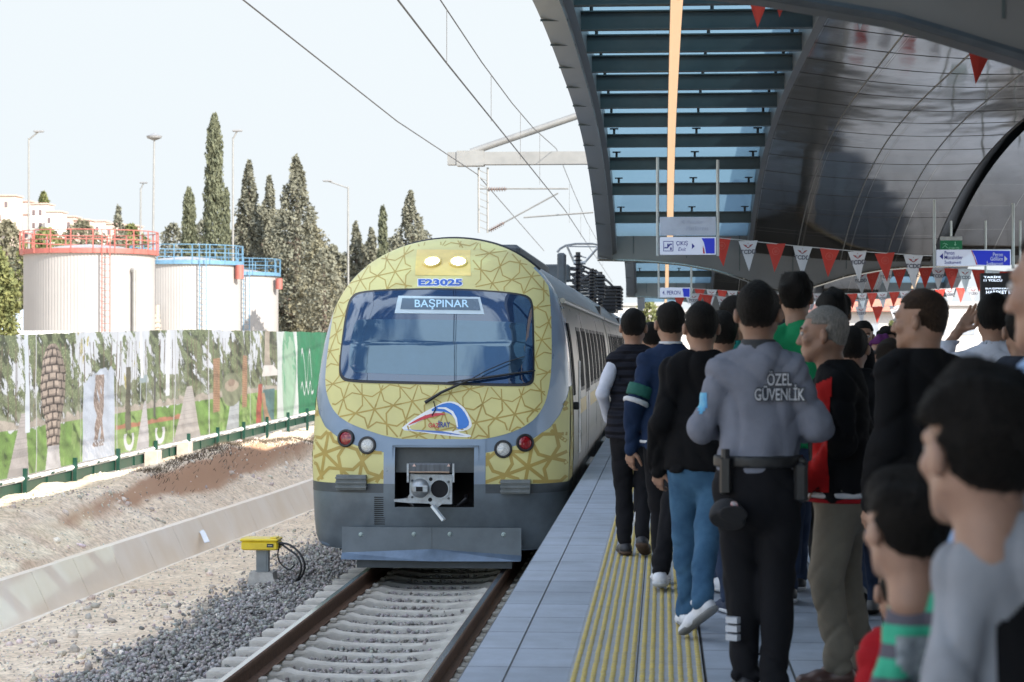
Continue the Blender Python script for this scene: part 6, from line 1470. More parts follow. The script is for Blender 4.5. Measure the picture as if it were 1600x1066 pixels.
    def body(p):
        d = torso(p, -.012*s)
        for i in (0, 1): d = smin(d, arm(p, -.006*s, i), .03*s); d = smin(d, leg(p, -.008*s, i), .03*s)
        d = smin(d, sd_cone(p, A['nb']-[0, 0, .04*s], A['head']-[0, .02*s, .06*hs], .062*s, .054*s), .03*s)
        return d
    lo0 = np.array([-.45, -.45, 0])*s; hi0 = np.array([.45, .45, 1.62])*s
    for sh, el, wr, _, _ in ARMS:
        for q in (el, wr): lo0 = np.minimum(lo0, q-.12*s); hi0 = np.maximum(hi0, q+.12*s)
    for l_ in LEGS: lo0[1] = min(lo0[1], l_[2][1]-.15*s); hi0[1] = max(hi0[1], l_[2][1]+.2*s); lo0[1] = min(lo0[1], l_[1][1]-.15*s); hi0[1] = max(hi0[1], l_[1][1]+.15*s)
    lo0[2] = 0.0
    hr_ = .020*res
    pv, pf = [], []; nv = 0
    def addm(PV, PF):
        nonlocal nv
        pv.append(PV); pf.append(PF+nv); nv += len(PV)
    addm(*nets(body, lo0-.0, hi0, hr_*s*1.1))
    c = A['head']; addm(*nets(lambda p: smin(head_sdf(hl_(p), hs), sd_cone(p, A['nb']-[0, 0, .03*s], A['head']-[0, .02*s, .07*hs], .060*s, .053*s), .02), c-np.array([.13, .15, .21])*hs, c+np.array([.13, .15, .15])*hs, .0055*max(1, res*.9)*hs))
    if hands:
        for i in (0, 1):
            sh, el, wr, nrm, curl = ARMS[i]; d_ = wr-el; nrm = nrm if nrm is not None else ((.9 if i == 0 else -.9), .25, 0)
            h0 = wr+d_/np.linalg.norm(d_)*.09*s; addm(*nets(lambda p: smin(hand_sdf(p, wr, d_, nrm, s*1.0, curl, side=(1 if i == 0 else -1)), sd_cone(p, wr-d_*.15, wr+d_*.02, .028*s, .025*s), .012), h0-.14*s, h0+.14*s, .0042*max(1, res)*s))
    bd = link('body', new_mesh('body', np.vstack(pv), np.vstack(pf)), skin(tone), root, smooth=True, ang=180)
    # hair
    hv, hf = nets(lambda p: hair_sdf(hl_(p), hs, style, (sum(map(ord, label)) % 31)*.4), c-np.array([.14, .16, .13 if style != 'long' else .34])*hs, c+np.array([.14, .16, .17])*hs, .006*max(1, res*.9)*hs)
    hair_o = link('hair', new_mesh('hair', hv, hf), HAIR[hair], root, smooth=True, ang=180)
    ql = hl_(hv.astype(np.float32))/hs; fd = np.clip((-.020-ql[:, 2])/.06, 0, 1)*(.95 if style in ('short', 'buzz', 'bald') else .35 if style == 'thick' else 0)
    if style == 'bald': fd = np.maximum(fd, np.clip((ql[:, 2]-.07)/.06, 0, .55)*np.clip((ql[:, 1]+.07)/.05, 0, 1))
    fa = hair_o.data.color_attributes.new('fade', 'FLOAT_COLOR', 'POINT'); fa.data.foreach_set('color', np.stack([fd, fd, fd, np.ones_like(fd)], 1).astype(np.float32).ravel())
    if detail:
        me_ = hair_o.data; nn = np.empty(len(me_.vertices)*3, np.float32); me_.vertices.foreach_get('normal', nn); nn = nn.reshape(-1, 3); r_ = np.random.default_rng(len(hv)); K = int(2600/max(1, res)) if style != 'bald' else 900
        ix = r_.integers(0, len(hv), K); o_ = hv[ix]; n_ = nn[ix]; t_ = r_.normal(size=(K, 3))*.5+np.array([0, -.25, -.7]); t_ -= n_*(t_*n_).sum(1)[:, None]; t_ /= np.linalg.norm(t_, axis=1)[:, None]; L_ = (.012 if style not in ('thick', 'long') else .022)*hs*r_.uniform(.5, 1.3, (K, 1)); sd_ = np.cross(n_, t_)*.0011*hs
        V_ = np.stack([o_-n_*.002-sd_, o_-n_*.002+sd_, o_+t_*L_*.6+n_*L_*.22, o_+t_*L_+n_*L_*.28], 1); V_ = V_[:, [0, 1, 3]]
        if style != 'buzz': tag(link('hair_strands', new_mesh('hair_strands', V_.reshape(-1, 3), np.arange(3*K).reshape(-1, 3)), HAIRS[hair], hair_o), kind='stuff')
    if eyes and res < 1.3:
        for q in (-1, 1):
            e_ = unhl((q*.031*hs, .081*hs, .004*hs)); G().lathe([(.0001, -.012*hs), (.006*hs, -.0105*hs), (.0105*hs, -.006*hs), (.012*hs, 0), (.0105*hs, .006*hs), (.006*hs, .0105*hs), (.0001, .012*hs)], e_, 12).build('eye', M('eye_white', (.35, .32, .30), .2, var=0), root, smooth=True)
            e2 = unhl((q*.031*hs, .0895*hs, .004*hs)); G().lathe([(.0001, -.0055*hs), (.004*hs, -.004*hs), (.0055*hs, 0), (.004*hs, .004*hs), (.0001, .0055*hs)], e2, 10).build('iris', M('iris_dark', (.02, .012, .008), .15, var=0), root, smooth=True)
            a_, b2 = unhl((q*.012*hs, .092*hs, .024*hs)), unhl((q*.046*hs, .079*hs, .026*hs)); m_ = unhl((q*.030*hs, .091*hs, .031*hs)); G().tube([a_, m_, b2], [.0035*hs, .0045*hs, .002*hs], 6).build('eyebrow', HAIR[hair if hair != 'grey' else 'brown'], root, smooth=True)
    # trousers
    seed = (abs(hash(label)) % 97)*.1 if False else (sum(map(ord, label)) % 97)*.13
    def trousers(p):
        e = .012*s+baggy*s
        d = sd_flat(p, A['pel']+[0, 0, .06*s], A['pel']-[0, .0, .06*s], .140*s*(.4+.6*b_)+e, .150*s*(.4+.6*b_)+e, (0, 1, 0), .78)
        for i in (0, 1): d = smin(d, leg(p, e+.002*s, i, .02*s), .025*s)
        low = np.clip((.55*s-p[..., 2])/(.45*s), 0, 1)
        d = d + fold(p, 1/s, .012*s, seed)*(.6+low)
        d = smax(d, p[..., 2]-(hipz+.10*s), .01)
        return d
    ylo = lo0.copy(); yhi = hi0.copy(); yhi[2] = hipz+.14*s; ylo[0] = -.33*s; yhi[0] = .33*s
    def cuffs(p):
        d = trousers(p)
        for i in (0, 1): an = LEGS[i][2]; pass
        return smax(d, (.055*s)-p[..., 2], .01)
    vt, ft = nets(cuffs, ylo, yhi, .0135*res*s); link('trousers', new_mesh('trousers', vt, ft), pants_m, root, smooth=True, ang=180)
    # shoes
    for i in (0, 1):
        hip, kn, an, fz, fyy = LEGS[i]; yaw = (feet_yaw[i] if feet_yaw else (-.15 if i else .15)); dirv = np.array([-math.sin(yaw), math.cos(yaw), 0])
        pit = math.atan2(fz, .14) if fz > .01 else 0; dv = dirv*math.cos(pit)+np.array([0, 0, -math.sin(pit)]); up = dirv*math.sin(pit)+np.array([0, 0, math.cos(pit)]); heel = an-up*.055*s-dv*.035*s
        toe = heel+dv*.20*s
        def loc_(p): q = p-heel.astype(np.float32); return (q@dv.astype(np.float32), q@up.astype(np.float32), q@np.cross(dv, up).astype(np.float32))
        def shoe(p):
            a = sd_cone(p, heel+up*.022*s, heel+dv*.13*s+up*.012*s, .040*s, .042*s); a = smin(a, sd_flat(p, heel+dv*.13*s+up*.008*s, toe+up*.004*s, .044*s, .036*s, up, .8), .03*s); a = smin(a, sd_cone(p, heel+up*.03*s+dv*.02*s, heel+up*.085*s+dv*.045*s, .036*s, .037*s), .03*s)
            u, v, w_ = loc_(p); a = smax(a, -(v+.012*s), .006*s); return smax(a, v-.098*s, .008)
        def sole(p):
            u, v, w_ = loc_(p); a = sd_flat(p, heel+dv*.0, toe-dv*.005*s, .047*s, .044*s, up, .55); a = smax(a, v-.006*s, .004*s); return smax(a, -(v+.026*s), .004*s)
        b0 = np.minimum(heel, toe)-.07*s; b1 = np.maximum(heel, toe)+.12*s
        vs_, fs_ = nets(shoe, b0, b1, .0075*res*s); so = link('shoe', new_mesh('shoe', vs_, fs_), shoe_m, root, smooth=True, ang=180)
        vs_, fs_ = nets(sole, b0, b1, .0075*res*s)
        if len(vs_): link('sole', new_mesh('sole', vs_, fs_), sole_m or shoe_m, so, smooth=True, ang=180)
    # upper garment
    hemz = (hem if hem is not None else .80)*s
    e = loose*s
    def upper(p, sleeves=True):
        d = torso(p, e)
        if hem is None or hem < .93: d = smin(d, sd_flat(p, A['pel']+[0, 0, .05*s], A['pel']-[0, 0, .10*s], (.150*(.4+.6*b_))*s+e+.012*s, (.158*(.4+.6*b_))*s+e+.010*s, (0, 1, 0), .76), .04*s)
        d = smax(d, hemz-p[..., 2], .012*s)
        if sleeves:
            for i in (0, 1): d = smin(d, smax(arm(p, e+.004*s, i, .04), -(10-p[..., 2]*0), .01), .018*s)
        d = d + fold(p, 1/s, .016*s, seed+2)
        if collar: d = smin(d, smax(sd_cone(p, A['nb']-[0, 0, .05*s], A['nb']+[0, -.004, .045*s], .074*s, .068*s), -(sd_cone(p, A['nb']-[0, 0, .05*s], A['nb']+[0, 0, .08*s], .060*s, .058*s)), .006), .02*s)
        if hoodie: d = smin(d, sd_ell(p, A['nb']+[0, -.085*s, -.03*s], (.115*s, .06*s, .075*s)), .03*s)
        d = smax(d, p[..., 2]-(A['nb'][2]+.045*s), .006)
        return smax(d, -sd_cone(p, A['nb']+[0, 0, .01], A['head'], .058*s, .06*s), .008)
    glo = lo0.copy(); ghi = hi0.copy(); glo[2] = min(hemz-.04*s, min(a_[2][2] for a_ in ARMS)-.06*s); ghi[2] = max(A['nb'][2]+.09*s, max(max(a_[1][2], a_[2][2]) for a_ in ARMS)+.08*s)
    if sleeve_m is None:
        vu, fu = nets(upper, glo, ghi, .0125*res*s); gm = link(top, new_mesh(top, vu, fu), top_m, root, smooth=True, ang=180)
    else:
        vu, fu = nets(lambda p: upper(p, False), glo, ghi, .0125*res*s); gm = link(top, new_mesh(top, vu, fu), top_m, root, smooth=True, ang=180)
        for i in (0, 1):
            vu, fu = nets(lambda p: arm(p, e*.6, i, .04)+fold(p, 1/s, .006*s, seed+2), glo, ghi, .0135*res*s); link('sleeve', new_mesh('sleeve', vu, fu), sleeve_m, root, smooth=True, ang=180)
    return dict(root=root, top=gm, s=s, A=A, ARMS=ARMS, LEGS=LEGS, unhl=unhl, hs=hs, hl=hl_, nets=nets, hr=hair_o, body=bd)
def cling(d, name, mesh, mat, center, direction, off=.003, par=None, target='top'):
    """lay a flat mesh (x, y plane) on a garment by casting rays along direction (local frame)"""
    me = d[target].data; bv = BVHTree.FromPolygons([v.co[:] for v in me.vertices], [p.vertices[:] for p in me.polygons])
    di = Vector(direction).normalized(); up = Vector((0, 0, 1)); rt_ = di.cross(up).normalized(); c = Vector(center)
    keep = True; 
    for v in mesh.vertices:
        o = c+rt_*v.co.x+up*v.co.y-di*.6; h = bv.ray_cast(o, di, 1.2)
        v.co = (h[0]-di*off) if h[0] is not None else (o+di*.5)
    mesh.update(); return link(name, mesh, mat, par or d[target])
def grid_mesh(poly, h=.012):
    """subdivided flat polygon for clinging"""
    p = np.array(poly); lo = p.min(0); hi = p.max(0); nx_ = max(2, int((hi[0]-lo[0])/h)); ny_ = max(2, int((hi[1]-lo[1])/h)); X_, Y_ = np.meshgrid(np.linspace(lo[0], hi[0], nx_+1), np.linspace(lo[1], hi[1], ny_+1)); v = np.stack([X_.ravel(), Y_.ravel(), 0*X_.ravel()], 1); f = []
    for j in range(ny_):
        for i in range(nx_):
            q = [j*(nx_+1)+i, j*(nx_+1)+i+1, (j+1)*(nx_+1)+i+1, (j+1)*(nx_+1)+i]; c = v[q].mean(0)
            if in_poly(np.array([c[0]]), np.array([c[1]]), p)[0]: f.append(q)
    return new_mesh('patch', v, np.array(f))
cl = lambda n, c, r=.85, v=.12, **k: M(n, c, r, var=v, scale=7, bump=.42, bscale=9, **k)
blk = cl('cloth_black', (.006, .006, .007)); blk2 = cl('cloth_black_trousers', (.009, .009, .011)); navy = cl('cloth_navy', (.012, .024, .058)); jean = cl('denim_blue', (.060, .135, .225), v=.3, rgb2=(.028, .072, .135)); jeand = cl('denim_dark', (.03, .045, .085)); vest = cl('vest_quilted', (.014, .015, .022))
greyshirt = cl('shirt_grey', (.165, .175, .215)); whites = cl('shirt_white', (.50, .52, .60)); khaki = cl('trousers_khaki', (.165, .145, .115)); green = cl('cloth_green', (.01, .19, .075)); teal = cl('cloth_teal', (.015, .15, .13)); red_c = cl('cloth_red', (.42, .015, .015)); greyt = cl('shirt_light_grey', (.235, .245, .27)); shoe_w = M('shoe_white', (.60, .60, .63), .45, var=.1, scale=20); shoe_b = M('shoe_black', (.02, .02, .024), .5, var=.2); shoe_br = M('shoe_brown', (.07, .03, .022), .4, var=.2); sole_g = M('sole_grey', (.20, .20, .20), .7); sole_w = M('sole_white', (.55, .55, .56), .6); whitep = cl('trim_white', (.5, .5, .52)); purple = cl('cloth_purple', (.12, .03, .12)); brownc = cl('cloth_brown', (.09, .06, .045)); redk = cl('cloth_dark_red', (.30, .01, .015))

_t = vest.node_tree; _b = _t.nodes['Principled BSDF']; _w = node(_t, 'ShaderNodeTexWave', wave_type='BANDS', bands_direction='Z'); _w.inputs['Scale'].default_value = 5.5; _w.inputs['Distortion'].default_value = .8; _c = node(_t, 'ShaderNodeTexCoord'); _t.links.new(_c.outputs['Object'], _w.inputs['Vector'])
_p = node(_t, 'ShaderNodeBump'); _p.inputs['Strength'].default_value = .9; _p.inputs['Distance'].default_value = .03; _t.links.new(_w.outputs['Fac'], _p.inputs['Height']); _t.links.new(_p.outputs[0], _b.inputs['Normal'])

for n_, m_ in MATS.items():
    if n_.split('_')[0] in ('cloth', 'shirt', 'trousers', 'vest', 'denim', 'hair', 'belt', 'holster', 'cap', 'collar'): m_.node_tree.nodes['Principled BSDF'].inputs['Specular IOR Level'].default_value = .14
# ------------------------------------------------------------------ the crowd on the platform
CG = 'people waiting and walking on the platform'
def bend(sx, ux, uy, uz, fx, fy, fz, n=None, c=.5): return ((ux, uy, uz), (fx, fy, fz), n, c)
# 1 quilted vest, white sleeves
d = person('young man in a black quilted vest with white sleeves, nearest the train and platform edge', 990, 484, 15.2, face=R(2), feet=[(-.06, -.02, .0), (.06, -.16, .05)], hyaw=R(-4), top='vest', top_m=vest, sleeve_m=whites, pants_m=blk2, shoe_m=shoe_b, sole_m=brownc, style='short', hem=.84, loose=.022, group=CG, res=1.1, arms=[bend(-1, -.225, -.07, 1.16, -.18, .10, .98), None])
g = G()
# 2 navy jacket with green and white sleeve bands
d = person('man in a navy jacket with green and white sleeve bands', 1048, 474, 13.3, face=R(6), feet=[(-.04, .10, 0), (-.10, -.30, .02)], hyaw=R(2), top='jacket', top_m=navy, pants_m=blk2, shoe_m=shoe_w, sole_m=sole_w, hem=.86, loose=.024, group=CG, res=1.05, arms=[bend(-1, -.225, -.05, 1.13, -.245, .02, .86, (.7, .6, 0), .6), None])
def band(d, arm_i, t0, t1, seg_, mat, name, extra=.009):
    sh, el, wr, _, _ = d['ARMS'][arm_i]; a, b = (sh, el) if seg_ == 0 else (el, wr); s = d['s']; r0, r1 = (.046, .037) if seg_ == 0 else (.038, .028); e = .020*s+extra*s
    pa = a+(b-a)*t0; pb = a+(b-a)*t1; v, f = nets(lambda p: smax(smax(sd_cone(p, a, b, r0*s+e, r1*s+e), -((p-pa.astype(np.float32))@((b-a)/np.linalg.norm(b-a)).astype(np.float32)), .003), ((p-pb.astype(np.float32))@((b-a)/np.linalg.norm(b-a)).astype(np.float32)), .003), np.minimum(pa, pb)-.12, np.maximum(pa, pb)+.12, .012); link(name, new_mesh(name, v, f), mat, d['top'], smooth=True, ang=180)
band(d, 0, .55, .82, 0, cl('cloth_bottle_green', (.01, .09, .07)), 'sleeve_band', .020); band(d, 0, .88, 1.0, 0, whitep, 'sleeve_band', .026)
s = d['s']; v, f = nets(lambda p: smax(smax(sd_flat(p, d['A']['pel']+[0, 0, .05*s], d['A']['pel']-[0, 0, .10*s], .194*s, .198*s, (0, 1, 0), .80), p[..., 2]-.905*s, .003), .885*s-p[..., 2], .003), (-.3, -.25, .84*s), (.3, .25, .94*s), .009); link('hem_band', new_mesh('hem_band', v, f), whitep, d['top'], smooth=True, ang=180)
v, f = nets(lambda p: smax(smax(sd_cone(p, d['A']['nb']-[0, 0, .05*s], d['A']['nb']+[0, 0, .05*s], .078*s, .074*s), p[..., 2]-(d['A']['nb'][2]+.05*s), .003), (d['A']['nb'][2]+.030*s)-p[..., 2], .003), d['A']['nb']-.12, d['A']['nb']+.12, .007); link('collar_band', new_mesh('collar_band', v, f), whitep, d['top'], smooth=True, ang=180)
# 3 black sweater, light jeans
d = person('man in a black sweater and light blue jeans, one trainer lifted', 1096, 475, 11.2, face=R(4), hyaw=R(3), feet=[(-.07, .12, 0), (-.035, -.34, .10)], feet_yaw=[.1, .85], top='sweater', top_m=blk, pants_m=jean, shoe_m=shoe_w, sole_m=sole_g, hem=.86, loose=.034, bulk=1.03, group=CG, res=1.0, collar=False, arms=[bend(-1, -.215, -.03, 1.12, -.225, .06, .875, (.6, .7, 0), .8), bend(1, .21, .0, 1.14, .2, .15, .92)], baggy=.004)
# 4 guard
d = person('security guard seen from behind in a grey shirt lettered ÖZEL GÜVENLİK', 1185, 443, 9.05, face=R(-3), hyaw=R(-3), feet=[(-.055, .04, 0), (.065, -.04, 0)], top='shirt', top_m=greyshirt, pants_m=blk2, shoe_m=shoe_b, sole_m=blk, hem=.965, loose=.020, bulk=1.04, baggy=.010, group=CG, res=.9, arms=[bend(-1, -.232, .0, 1.15, -.13, .20, 1.13, (.5, .2, -.7), .7), bend(1, .25, .0, 1.15, .15, .20, 1.13, (-.5, .2, -.7), .7)], tone='tan')
s = d['s']; gsh = d['top']
def cling_text(d, txt, size, center, mat, bold=.0, off=.004, sx=1.0, di=(0, 1, 0)):
    m = text_mesh(txt, size, bold=bold, sx=sx); return cling(d, 'lettering', m, mat, center, di, off)
lsil = M('lettering_silver', (.42, .43, .46), .4, var=.1); ldk = M('lettering_dark', (.06, .065, .08), .6)
for (t_, z_, sz) in (('ÖZEL', 1.345, .070), ('GÜVENLİK', 1.283, .070)):
    xx = .088
    cling_text(d, t_, sz*s, (xx, 0, z_*s), ldk, bold=.007, off=.017, sx=.60); cling_text(d, t_, sz*s, (xx-.001, 0, z_*s), lsil, bold=.001, off=.020, sx=.60)
bm_ = grid_mesh([(-.03, .04), (.03, .04), (.03, -.015), (0, -.05), (-.03, -.015)], .012); cling(d, 'sleeve_badge', bm_, M('badge_blue', (.02, .14, .42), .4, rgb2=(.1, .45, .6), scale=20), tuple((d['ARMS'][0][0]*.45+d['ARMS'][0][1]*.55)), (.75, .66, 0), .004)
v, f = nets(lambda p: smax(smax(sd_cone(p, d['A']['nb']-[0, 0, .05*s], d['A']['nb']+[0, 0, .05*s], .080*s, .072*s), p[..., 2]-(d['A']['nb'][2]+.052*s), .004), (d['A']['nb'][2]+.004*s)-p[..., 2], .004), d['A']['nb']-.12, d['A']['nb']+.12, .006); link('collar', new_mesh('collar', v, f), cl('collar_charcoal', (.03, .032, .036)), gsh, smooth=True, ang=180)
rt = d['root']; pz = d['A']['pel'][2]
v, f = nets(lambda p: smax(abs(p[..., 2]-(pz+.075*s))-.024*s, sd_flat(p, (0, 0, pz+.15*s), (0, 0, pz-.06*s), .188*s, .190*s, (0, 1, 0), .76), .004), (-.3, -.25, pz), (.3, .25, pz+.16), .009); link('belt', new_mesh('belt', v, f), cl('belt_black', (.008, .008, .009), .5), rt, smooth=True, ang=180)
G().box((.175*s, -.05, pz-.01), (.06, .09, .17), bev=.015).box((.18*s, -.05, pz+.07), (.04, .05, .05), bev=.01).build('holster', cl('holster_black', (.01, .01, .011), .5), rt, smooth=True, ang=30)
G().box((-.135*s, -.13, pz+.02), (.05, .035, .16), bev=.01).build('radio', M('radio_black', (.01, .01, .011), .4), rt, smooth=True, ang=30); G().tube([(-.135*s, -.13, pz+.08), (-.135*s, -.13, pz+.13)], .018, 8).build('radio_antenna', black, rt)
for k in range(3): G().box((-.105*s, -.085, .345*s-k*.036), (.055, .03, .026), rz=-.5).build('reflective_strip', M('reflective_strip', (.38, .40, .44), .35), rt)
# cap carried at the hip
capv, capf = nets(lambda p: smin(smax(sd_ell(p, (0, 0, 0), (.10, .085, .105)), -(p[..., 2]+.03), .01), smax(abs(p[..., 2]+.03-.25*(p[..., 1]+.03)**2)-.006, sd_ell(p, (0, -.085, -.03), (.075, .075, .03)), .005), .012), (-.16, -.2, -.1), (.16, .14, .14), .008)
cap = link('peaked_cap', new_mesh('peaked_cap', capv, capf), cl('cap_black', (.013, .013, .016)), None, smooth=True, ang=180); hp = rt.location; cap.location = (hp.x-.135, hp.y-.17, pz-.15); cap.scale = (.78, .78, .78); cap.rotation_euler = (R(-35), R(18), R(15)); tag(cap, 'black peaked cap hanging at the left hip of the security guard', 'cap')
em = G().lathe([(.001, .004), (.018, .003), (.022, 0)], n=14); em.v = [(x, -.083-z*2, y+.03) for x, y, z in em.v]; em.build('cap_badge', M('cap_badge_red_white', (.4, .1, .1), .4, rgb2=(.5, .5, .5), scale=60), cap)
# 5 grey haired man facing left
d = person('grey haired man facing left in a black and red track jacket and khaki trousers', 1318, 480, 9.5, face=R(78), hyaw=R(4), feet=[(-.13, .02, 0), (.13, -.05, 0)], top='track_jacket', top_m=blk, pants_m=khaki, shoe_m=shoe_br, sole_m=brownc, hair='grey', style='buzz', hem=.86, loose=.034, bulk=1.06, group=CG, res=.9, baggy=.015, collar=False, headoff=(0, .075), tone='mid', arms=[bend(-1, -.21, -.02, 1.14, -.18, .13, .96, (.7, .5, 0), .6), bend(1, .26, -.06, 1.14, .26, .02, .90)])
s = d['s']; gj = d['top']
m_ = grid_mesh([(-.055, .19), (.035, .20), (.05, 0), (.045, -.28), (-.045, -.28), (-.05, 0)], .012)
cling(d, 'red_panel', grid_mesh([(-.10*s, .13), (-.025*s, .16), (-.035, -.1), (-.035, -.34), (-.14*s, -.34)], .007), red_c, (0, 0, 1.26*s), (1, .0, 0), .005)
v, f = nets(lambda p: smax(smax(sd_flat(p, d['A']['pel']+[0, 0, .05*s], d['A']['pel']-[0, 0, .10*s], .211*s, .213*s, (0, 1, 0), .82), p[..., 2]-.900*s, .003), .872*s-p[..., 2], .003), (-.3, -.25, .83*s), (.3, .25, .94*s), .009); link('hem_band', new_mesh('hem_band', v, f), whitep, gj, smooth=True, ang=180)
v, f = nets(lambda p: smax(smax(sd_flat(p, d['A']['pel']+[0, 0, .05*s], d['A']['pel']-[0, 0, .10*s], .210*s, .212*s, (0, 1, 0), .82), p[..., 2]-.871*s, .003), .850*s-p[..., 2], .003), (-.3, -.25, .81*s), (.3, .25, .94*s), .009); link('hem_band', new_mesh('hem_band', v, f), redk, gj, smooth=True, ang=180)
# 6 green hoodie
d = person('tall man in a bright green sweatshirt standing behind the grey haired man', 1266, 430, 12.3, face=R(-8), hyaw=R(3), top='sweatshirt', top_m=green, pants_m=jeand, shoe_m=shoe_b, sole_m=sole_w, style='thick', hem=.84, loose=.03, group=CG, res=1.1, collar=False, bulk=1.22, feet=[(-.12, .1, 0), (.10, -.12, .02)], hscale=.97, headoff=(-.085, 0))
# 7 teal shirt between black sweater and guard
d = person('man in a teal top, mostly hidden between the black sweater and the guard', 1147, 464, 13.0, face=R(20), hyaw=R(25), top='shirt', top_m=teal, pants_m=jeand, shoe_m=shoe_w, sole_m=sole_w, style='short', group=CG, res=1.3, feet=[(-.1, .0, 0), (.12, -.1, 0)])
# 8 dark person behind green
d = person('dark haired man in black right of the green sweatshirt', 1303, 458, 13.4, face=R(-5), top='jacket', top_m=blk, pants_m=blk2, shoe_m=shoe_b, sole_m=sole_g, style='thick', group=CG, res=1.4, loose=.03, bulk=1.12)
d = person('person facing the camera, only part of the face seen left of the green sweatshirt', 1219, 470, 14.6, face=R(165), top='jacket', top_m=brownc, pants_m=blk2, shoe_m=shoe_b, style='short', group=CG, res=1.4)
d = person('short dark haired person half hidden behind the navy jacket', 1018, 505, 17.5, face=R(0), top='jacket', top_m=blk, pants_m=blk2, shoe_m=shoe_w, sole_m=sole_w, style='short', group=CG, res=1.5, feet=[(-.10, -.1, .06), (.1, .2, 0)])
d = person('person in navy with black trainers, behind the grey haired man', 1232, 500, 12.9, face=R(10), top='jacket', top_m=navy, pants_m=jeand, shoe_m=shoe_b, sole_m=sole_w, style='short', group=CG, res=1.4, feet=[(-.06, -.1, 0), (.1, .15, 0)])
d = person('man in dark blue with navy and white trainers, behind the guard', 1128, 488, 12.0, face=R(12), top='jacket', top_m=navy, pants_m=jeand, shoe_m=cl('shoe_navy', (.02, .03, .06)), sole_m=sole_w, style='short', group=CG, res=1.4, feet=[(.02, -.1, 0), (.2, .25, 0)])
# 9 balding man
d = person('balding man in a black coat facing left, right of the grey haired man', 1440, 453, 8.7, face=R(28), hyaw=R(38), top='coat', top_m=blk, pants_m=blk2, shoe_m=shoe_b, sole_m=sole_g, hair='brown', style='bald', hem=.70, loose=.035, bulk=1.12, group=CG, res=1.0, tone='mid', hscale=1.04)
# 10 raised hand, white shirt
d = person('man in a white shirt raising his left hand beside his head', 1553, 461, 11.6, face=R(-4), top='shirt', top_m=whites, pants_m=jeand, shoe_m=shoe_b, sole_m=sole_g, style='short', hem=.86, loose=.02, group=CG, res=1.0, arms=[((-.34, .12, 1.36), (-.165, .17, 1.575), (-.35, -.85, .1), .25), None], bulk=1.05)
# 11 navy hoodie at right
d = person('man in a navy hooded jacket at the right edge, behind the near blurred adult', 1600, 476, 9.8, face=R(5), top='hooded_jacket', top_m=cl('cloth_dark_navy', (.012, .018, .035)), pants_m=blk2, shoe_m=shoe_b, style='short', hem=.84, loose=.035, group=CG, res=1.2, hoodie=True, bulk=1.1)
# far group
d = person('bearded man facing the camera in the distance, left of the purple headscarf', 1349, 503, 17.5, face=R(170), hyaw=R(10), top='jacket', top_m=brownc, pants_m=blk2, shoe_m=shoe_b, style='short', group=CG, res=1.2, eyes=True)
s = d['s']; v, f = nets(lambda p: smax(smax(head_sdf(d['hl'](p), d['hs'])-.004, (d['hl'](p)[..., 2]+.045*d['hs']), .006), -(sd_ell(d['hl'](p)/d['hs'], (0, .1, -.069), (.02, .03, .012))*d['hs']), .004)+np.where(d['hl'](p)[..., 1] < 0, .05, 0), d['A']['head']-.14, d['A']['head']+.1, .008); link('beard', new_mesh('beard', v, f), HAIR['black'], d['root'], smooth=True, ang=180)
d = person('woman in a purple headscarf with dark sunglasses, in the distance', 1378, 527, 15.5, face=R(150), top='coat', top_m=purple, pants_m=blk2, shoe_m=shoe_b, style='long', hair='black', group=CG, res=1.3, eyes=False)
d['hr'].data.materials[0] = purple
hd = d; G().tube([hd['unhl']((-.055*hd['hs'], .088*hd['hs'], .004)), hd['unhl']((0, .106*hd['hs'], .006)), hd['unhl']((.055*hd['hs'], .088*hd['hs'], .004))], .016*hd['hs'], 8).build('sunglasses', black, hd['root'], smooth=True)
d = person('man with dark sunglasses facing the camera beside the purple headscarf', 1387, 513, 18.5, face=R(175), top='jacket', top_m=blk, pants_m=blk2, shoe_m=shoe_b, style='thick', group=CG, res=1.4, eyes=False)
hd = d; G().tube([hd['unhl']((-.055*hd['hs'], .088*hd['hs'], .004)), hd['unhl']((0, .106*hd['hs'], .006)), hd['unhl']((.055*hd['hs'], .088*hd['hs'], .004))], .015*hd['hs'], 8).build('sunglasses', black, hd['root'], smooth=True)
d = person('woman with long brown hair in a black coat, just left of the balding man', 1392, 535, 12.6, face=R(10), top='coat', top_m=blk, pants_m=blk2, shoe_m=shoe_w, sole_m=sole_w, style='long', hair='brown', group=CG, res=1.3, hem=.6, loose=.03, feet=[(-.1, .1, 0), (.12, -.1, 0)])
d = person('man in black jacket, jeans and dark trainers, behind the grey haired man', 1333, 512, 11.8, face=R(-10), top='jacket', top_m=blk, pants_m=jeand, shoe_m=M('shoe_grey', (.10, .10, .10), .6), sole_m=blk, style='short', group=CG, res=1.2, feet=[(.05, -.15, .10), (.10, .2, 0)], loose=.035, bulk=1.15)
d = person('distant dark haired person beyond the grey haired man', 1322, 522, 19.5, face=R(175), top='jacket', top_m=blk, pants_m=blk2, shoe_m=shoe_b, style='thick', group=CG, res=1.6, eyes=False)
# child in red
d = person('small child in a red jacket, partly hidden left of the striped boy', 1412, 866, 5.3, face=R(10), top='jacket', top_m=redk, pants_m=jeand, shoe_m=shoe_w, style='short', group=CG, res=1.2, hscale=1.35, hem=.8, loose=.03)
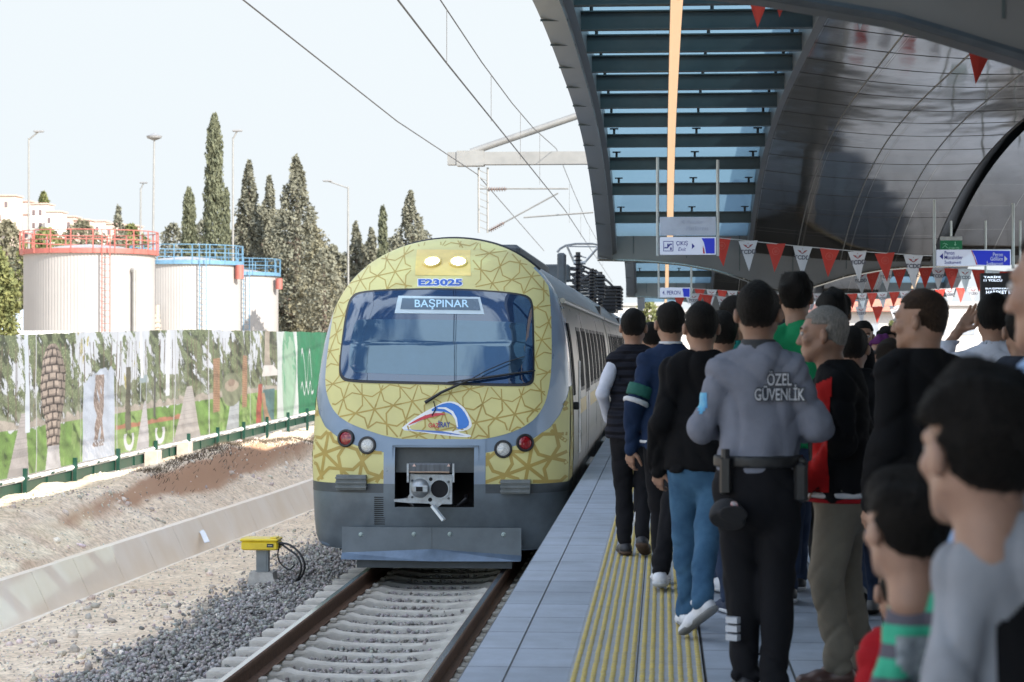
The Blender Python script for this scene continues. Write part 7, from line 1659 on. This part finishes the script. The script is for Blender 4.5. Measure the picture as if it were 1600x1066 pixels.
# 12 striped boy
stripe = bpy.data.materials.new('striped_jersey'); stripe.use_nodes = True; t = stripe.node_tree; b = t.nodes['Principled BSDF']; b.inputs['Roughness'].default_value = .85
tc = node(t, 'ShaderNodeTexCoord'); sx = node(t, 'ShaderNodeSeparateXYZ'); t.links.new(tc.outputs['Object'], sx.inputs[0]); m1 = node(t, 'ShaderNodeMath', operation='MULTIPLY_ADD'); m1.inputs[1].default_value = 17.5; m1.inputs[2].default_value = .15; t.links.new(sx.outputs['Z'], m1.inputs[0])
m2 = node(t, 'ShaderNodeMath', operation='FRACT'); t.links.new(m1.outputs[0], m2.inputs[0]); m3 = node(t, 'ShaderNodeMath', operation='GREATER_THAN'); m3.inputs[1].default_value = .42; t.links.new(m2.outputs[0], m3.inputs[0])
mx = node(t, 'ShaderNodeMix', data_type='RGBA'); mx.inputs['A'].default_value = (.075, .07, .09, 1); mx.inputs['B'].default_value = (.03, .33, .20, 1); t.links.new(m3.outputs[0], mx.inputs['Factor']); t.links.new(mx.outputs['Result'], b.inputs['Base Color'])
d = person('small boy in a green and grey striped jersey, blurred in the foreground', 1477, 744, 3.75, face=R(16), hyaw=R(12), top='jersey', top_m=stripe, pants_m=jeand, shoe_m=shoe_w, sole_m=sole_w, style='thick', group=CG, res=.8, hscale=1.02, hem=.84, loose=.02, collar=False, tone='light', bulk=.80, neck=.118, headoff=(-.075, -.01))
bm_ = grid_mesh([(-.032, .035), (.032, .035), (.032, -.015), (0, -.045), (-.032, -.015)], .009); cling(d, 'jersey_badge', bm_, M('badge_pale', (.34, .38, .40), .5, rgb2=(.10, .12, .14), scale=45), (-.06, 0, d['A']['nb'][2]-.10), (.35, 1, 0), .004)
# 13 older boy
d = person('boy in a light grey shirt with black panels, large and blurred in the right foreground', 1604, 590, 3.35, face=R(16), hyaw=R(12), top='shirt', top_m=greyt, sleeve_m=None, pants_m=jeand, shoe_m=shoe_w, sole_m=sole_w, style='thick', group=CG, res=.8, hscale=1.14, hem=.84, loose=.022, collar=True, tone='light', bulk=.86, neck=.126, headoff=(-.08, -.01))
s = d['s']; m_ = grid_mesh([(-.06, .12), (.0, .17), (.14, .19), (.22, .16), (.24, -.25), (-.05, -.25)], .006)
cling(d, 'black_panel', m_, blk, (.0, 0, 1.15*s), (.25, 1, 0), .004)
# 14 adult at the right frame edge
d = person('tall adult in a light blue shirt cut off by the right edge, out of focus', 1668, 345, 4.1, face=R(15), hyaw=R(40), top='shirt', top_m=cl('shirt_pale_blue', (.22, .33, .52)), pants_m=jeand, shoe_m=shoe_b, style='short', group=CG, res=1.0, hem=.84, loose=.02, tone='mid')
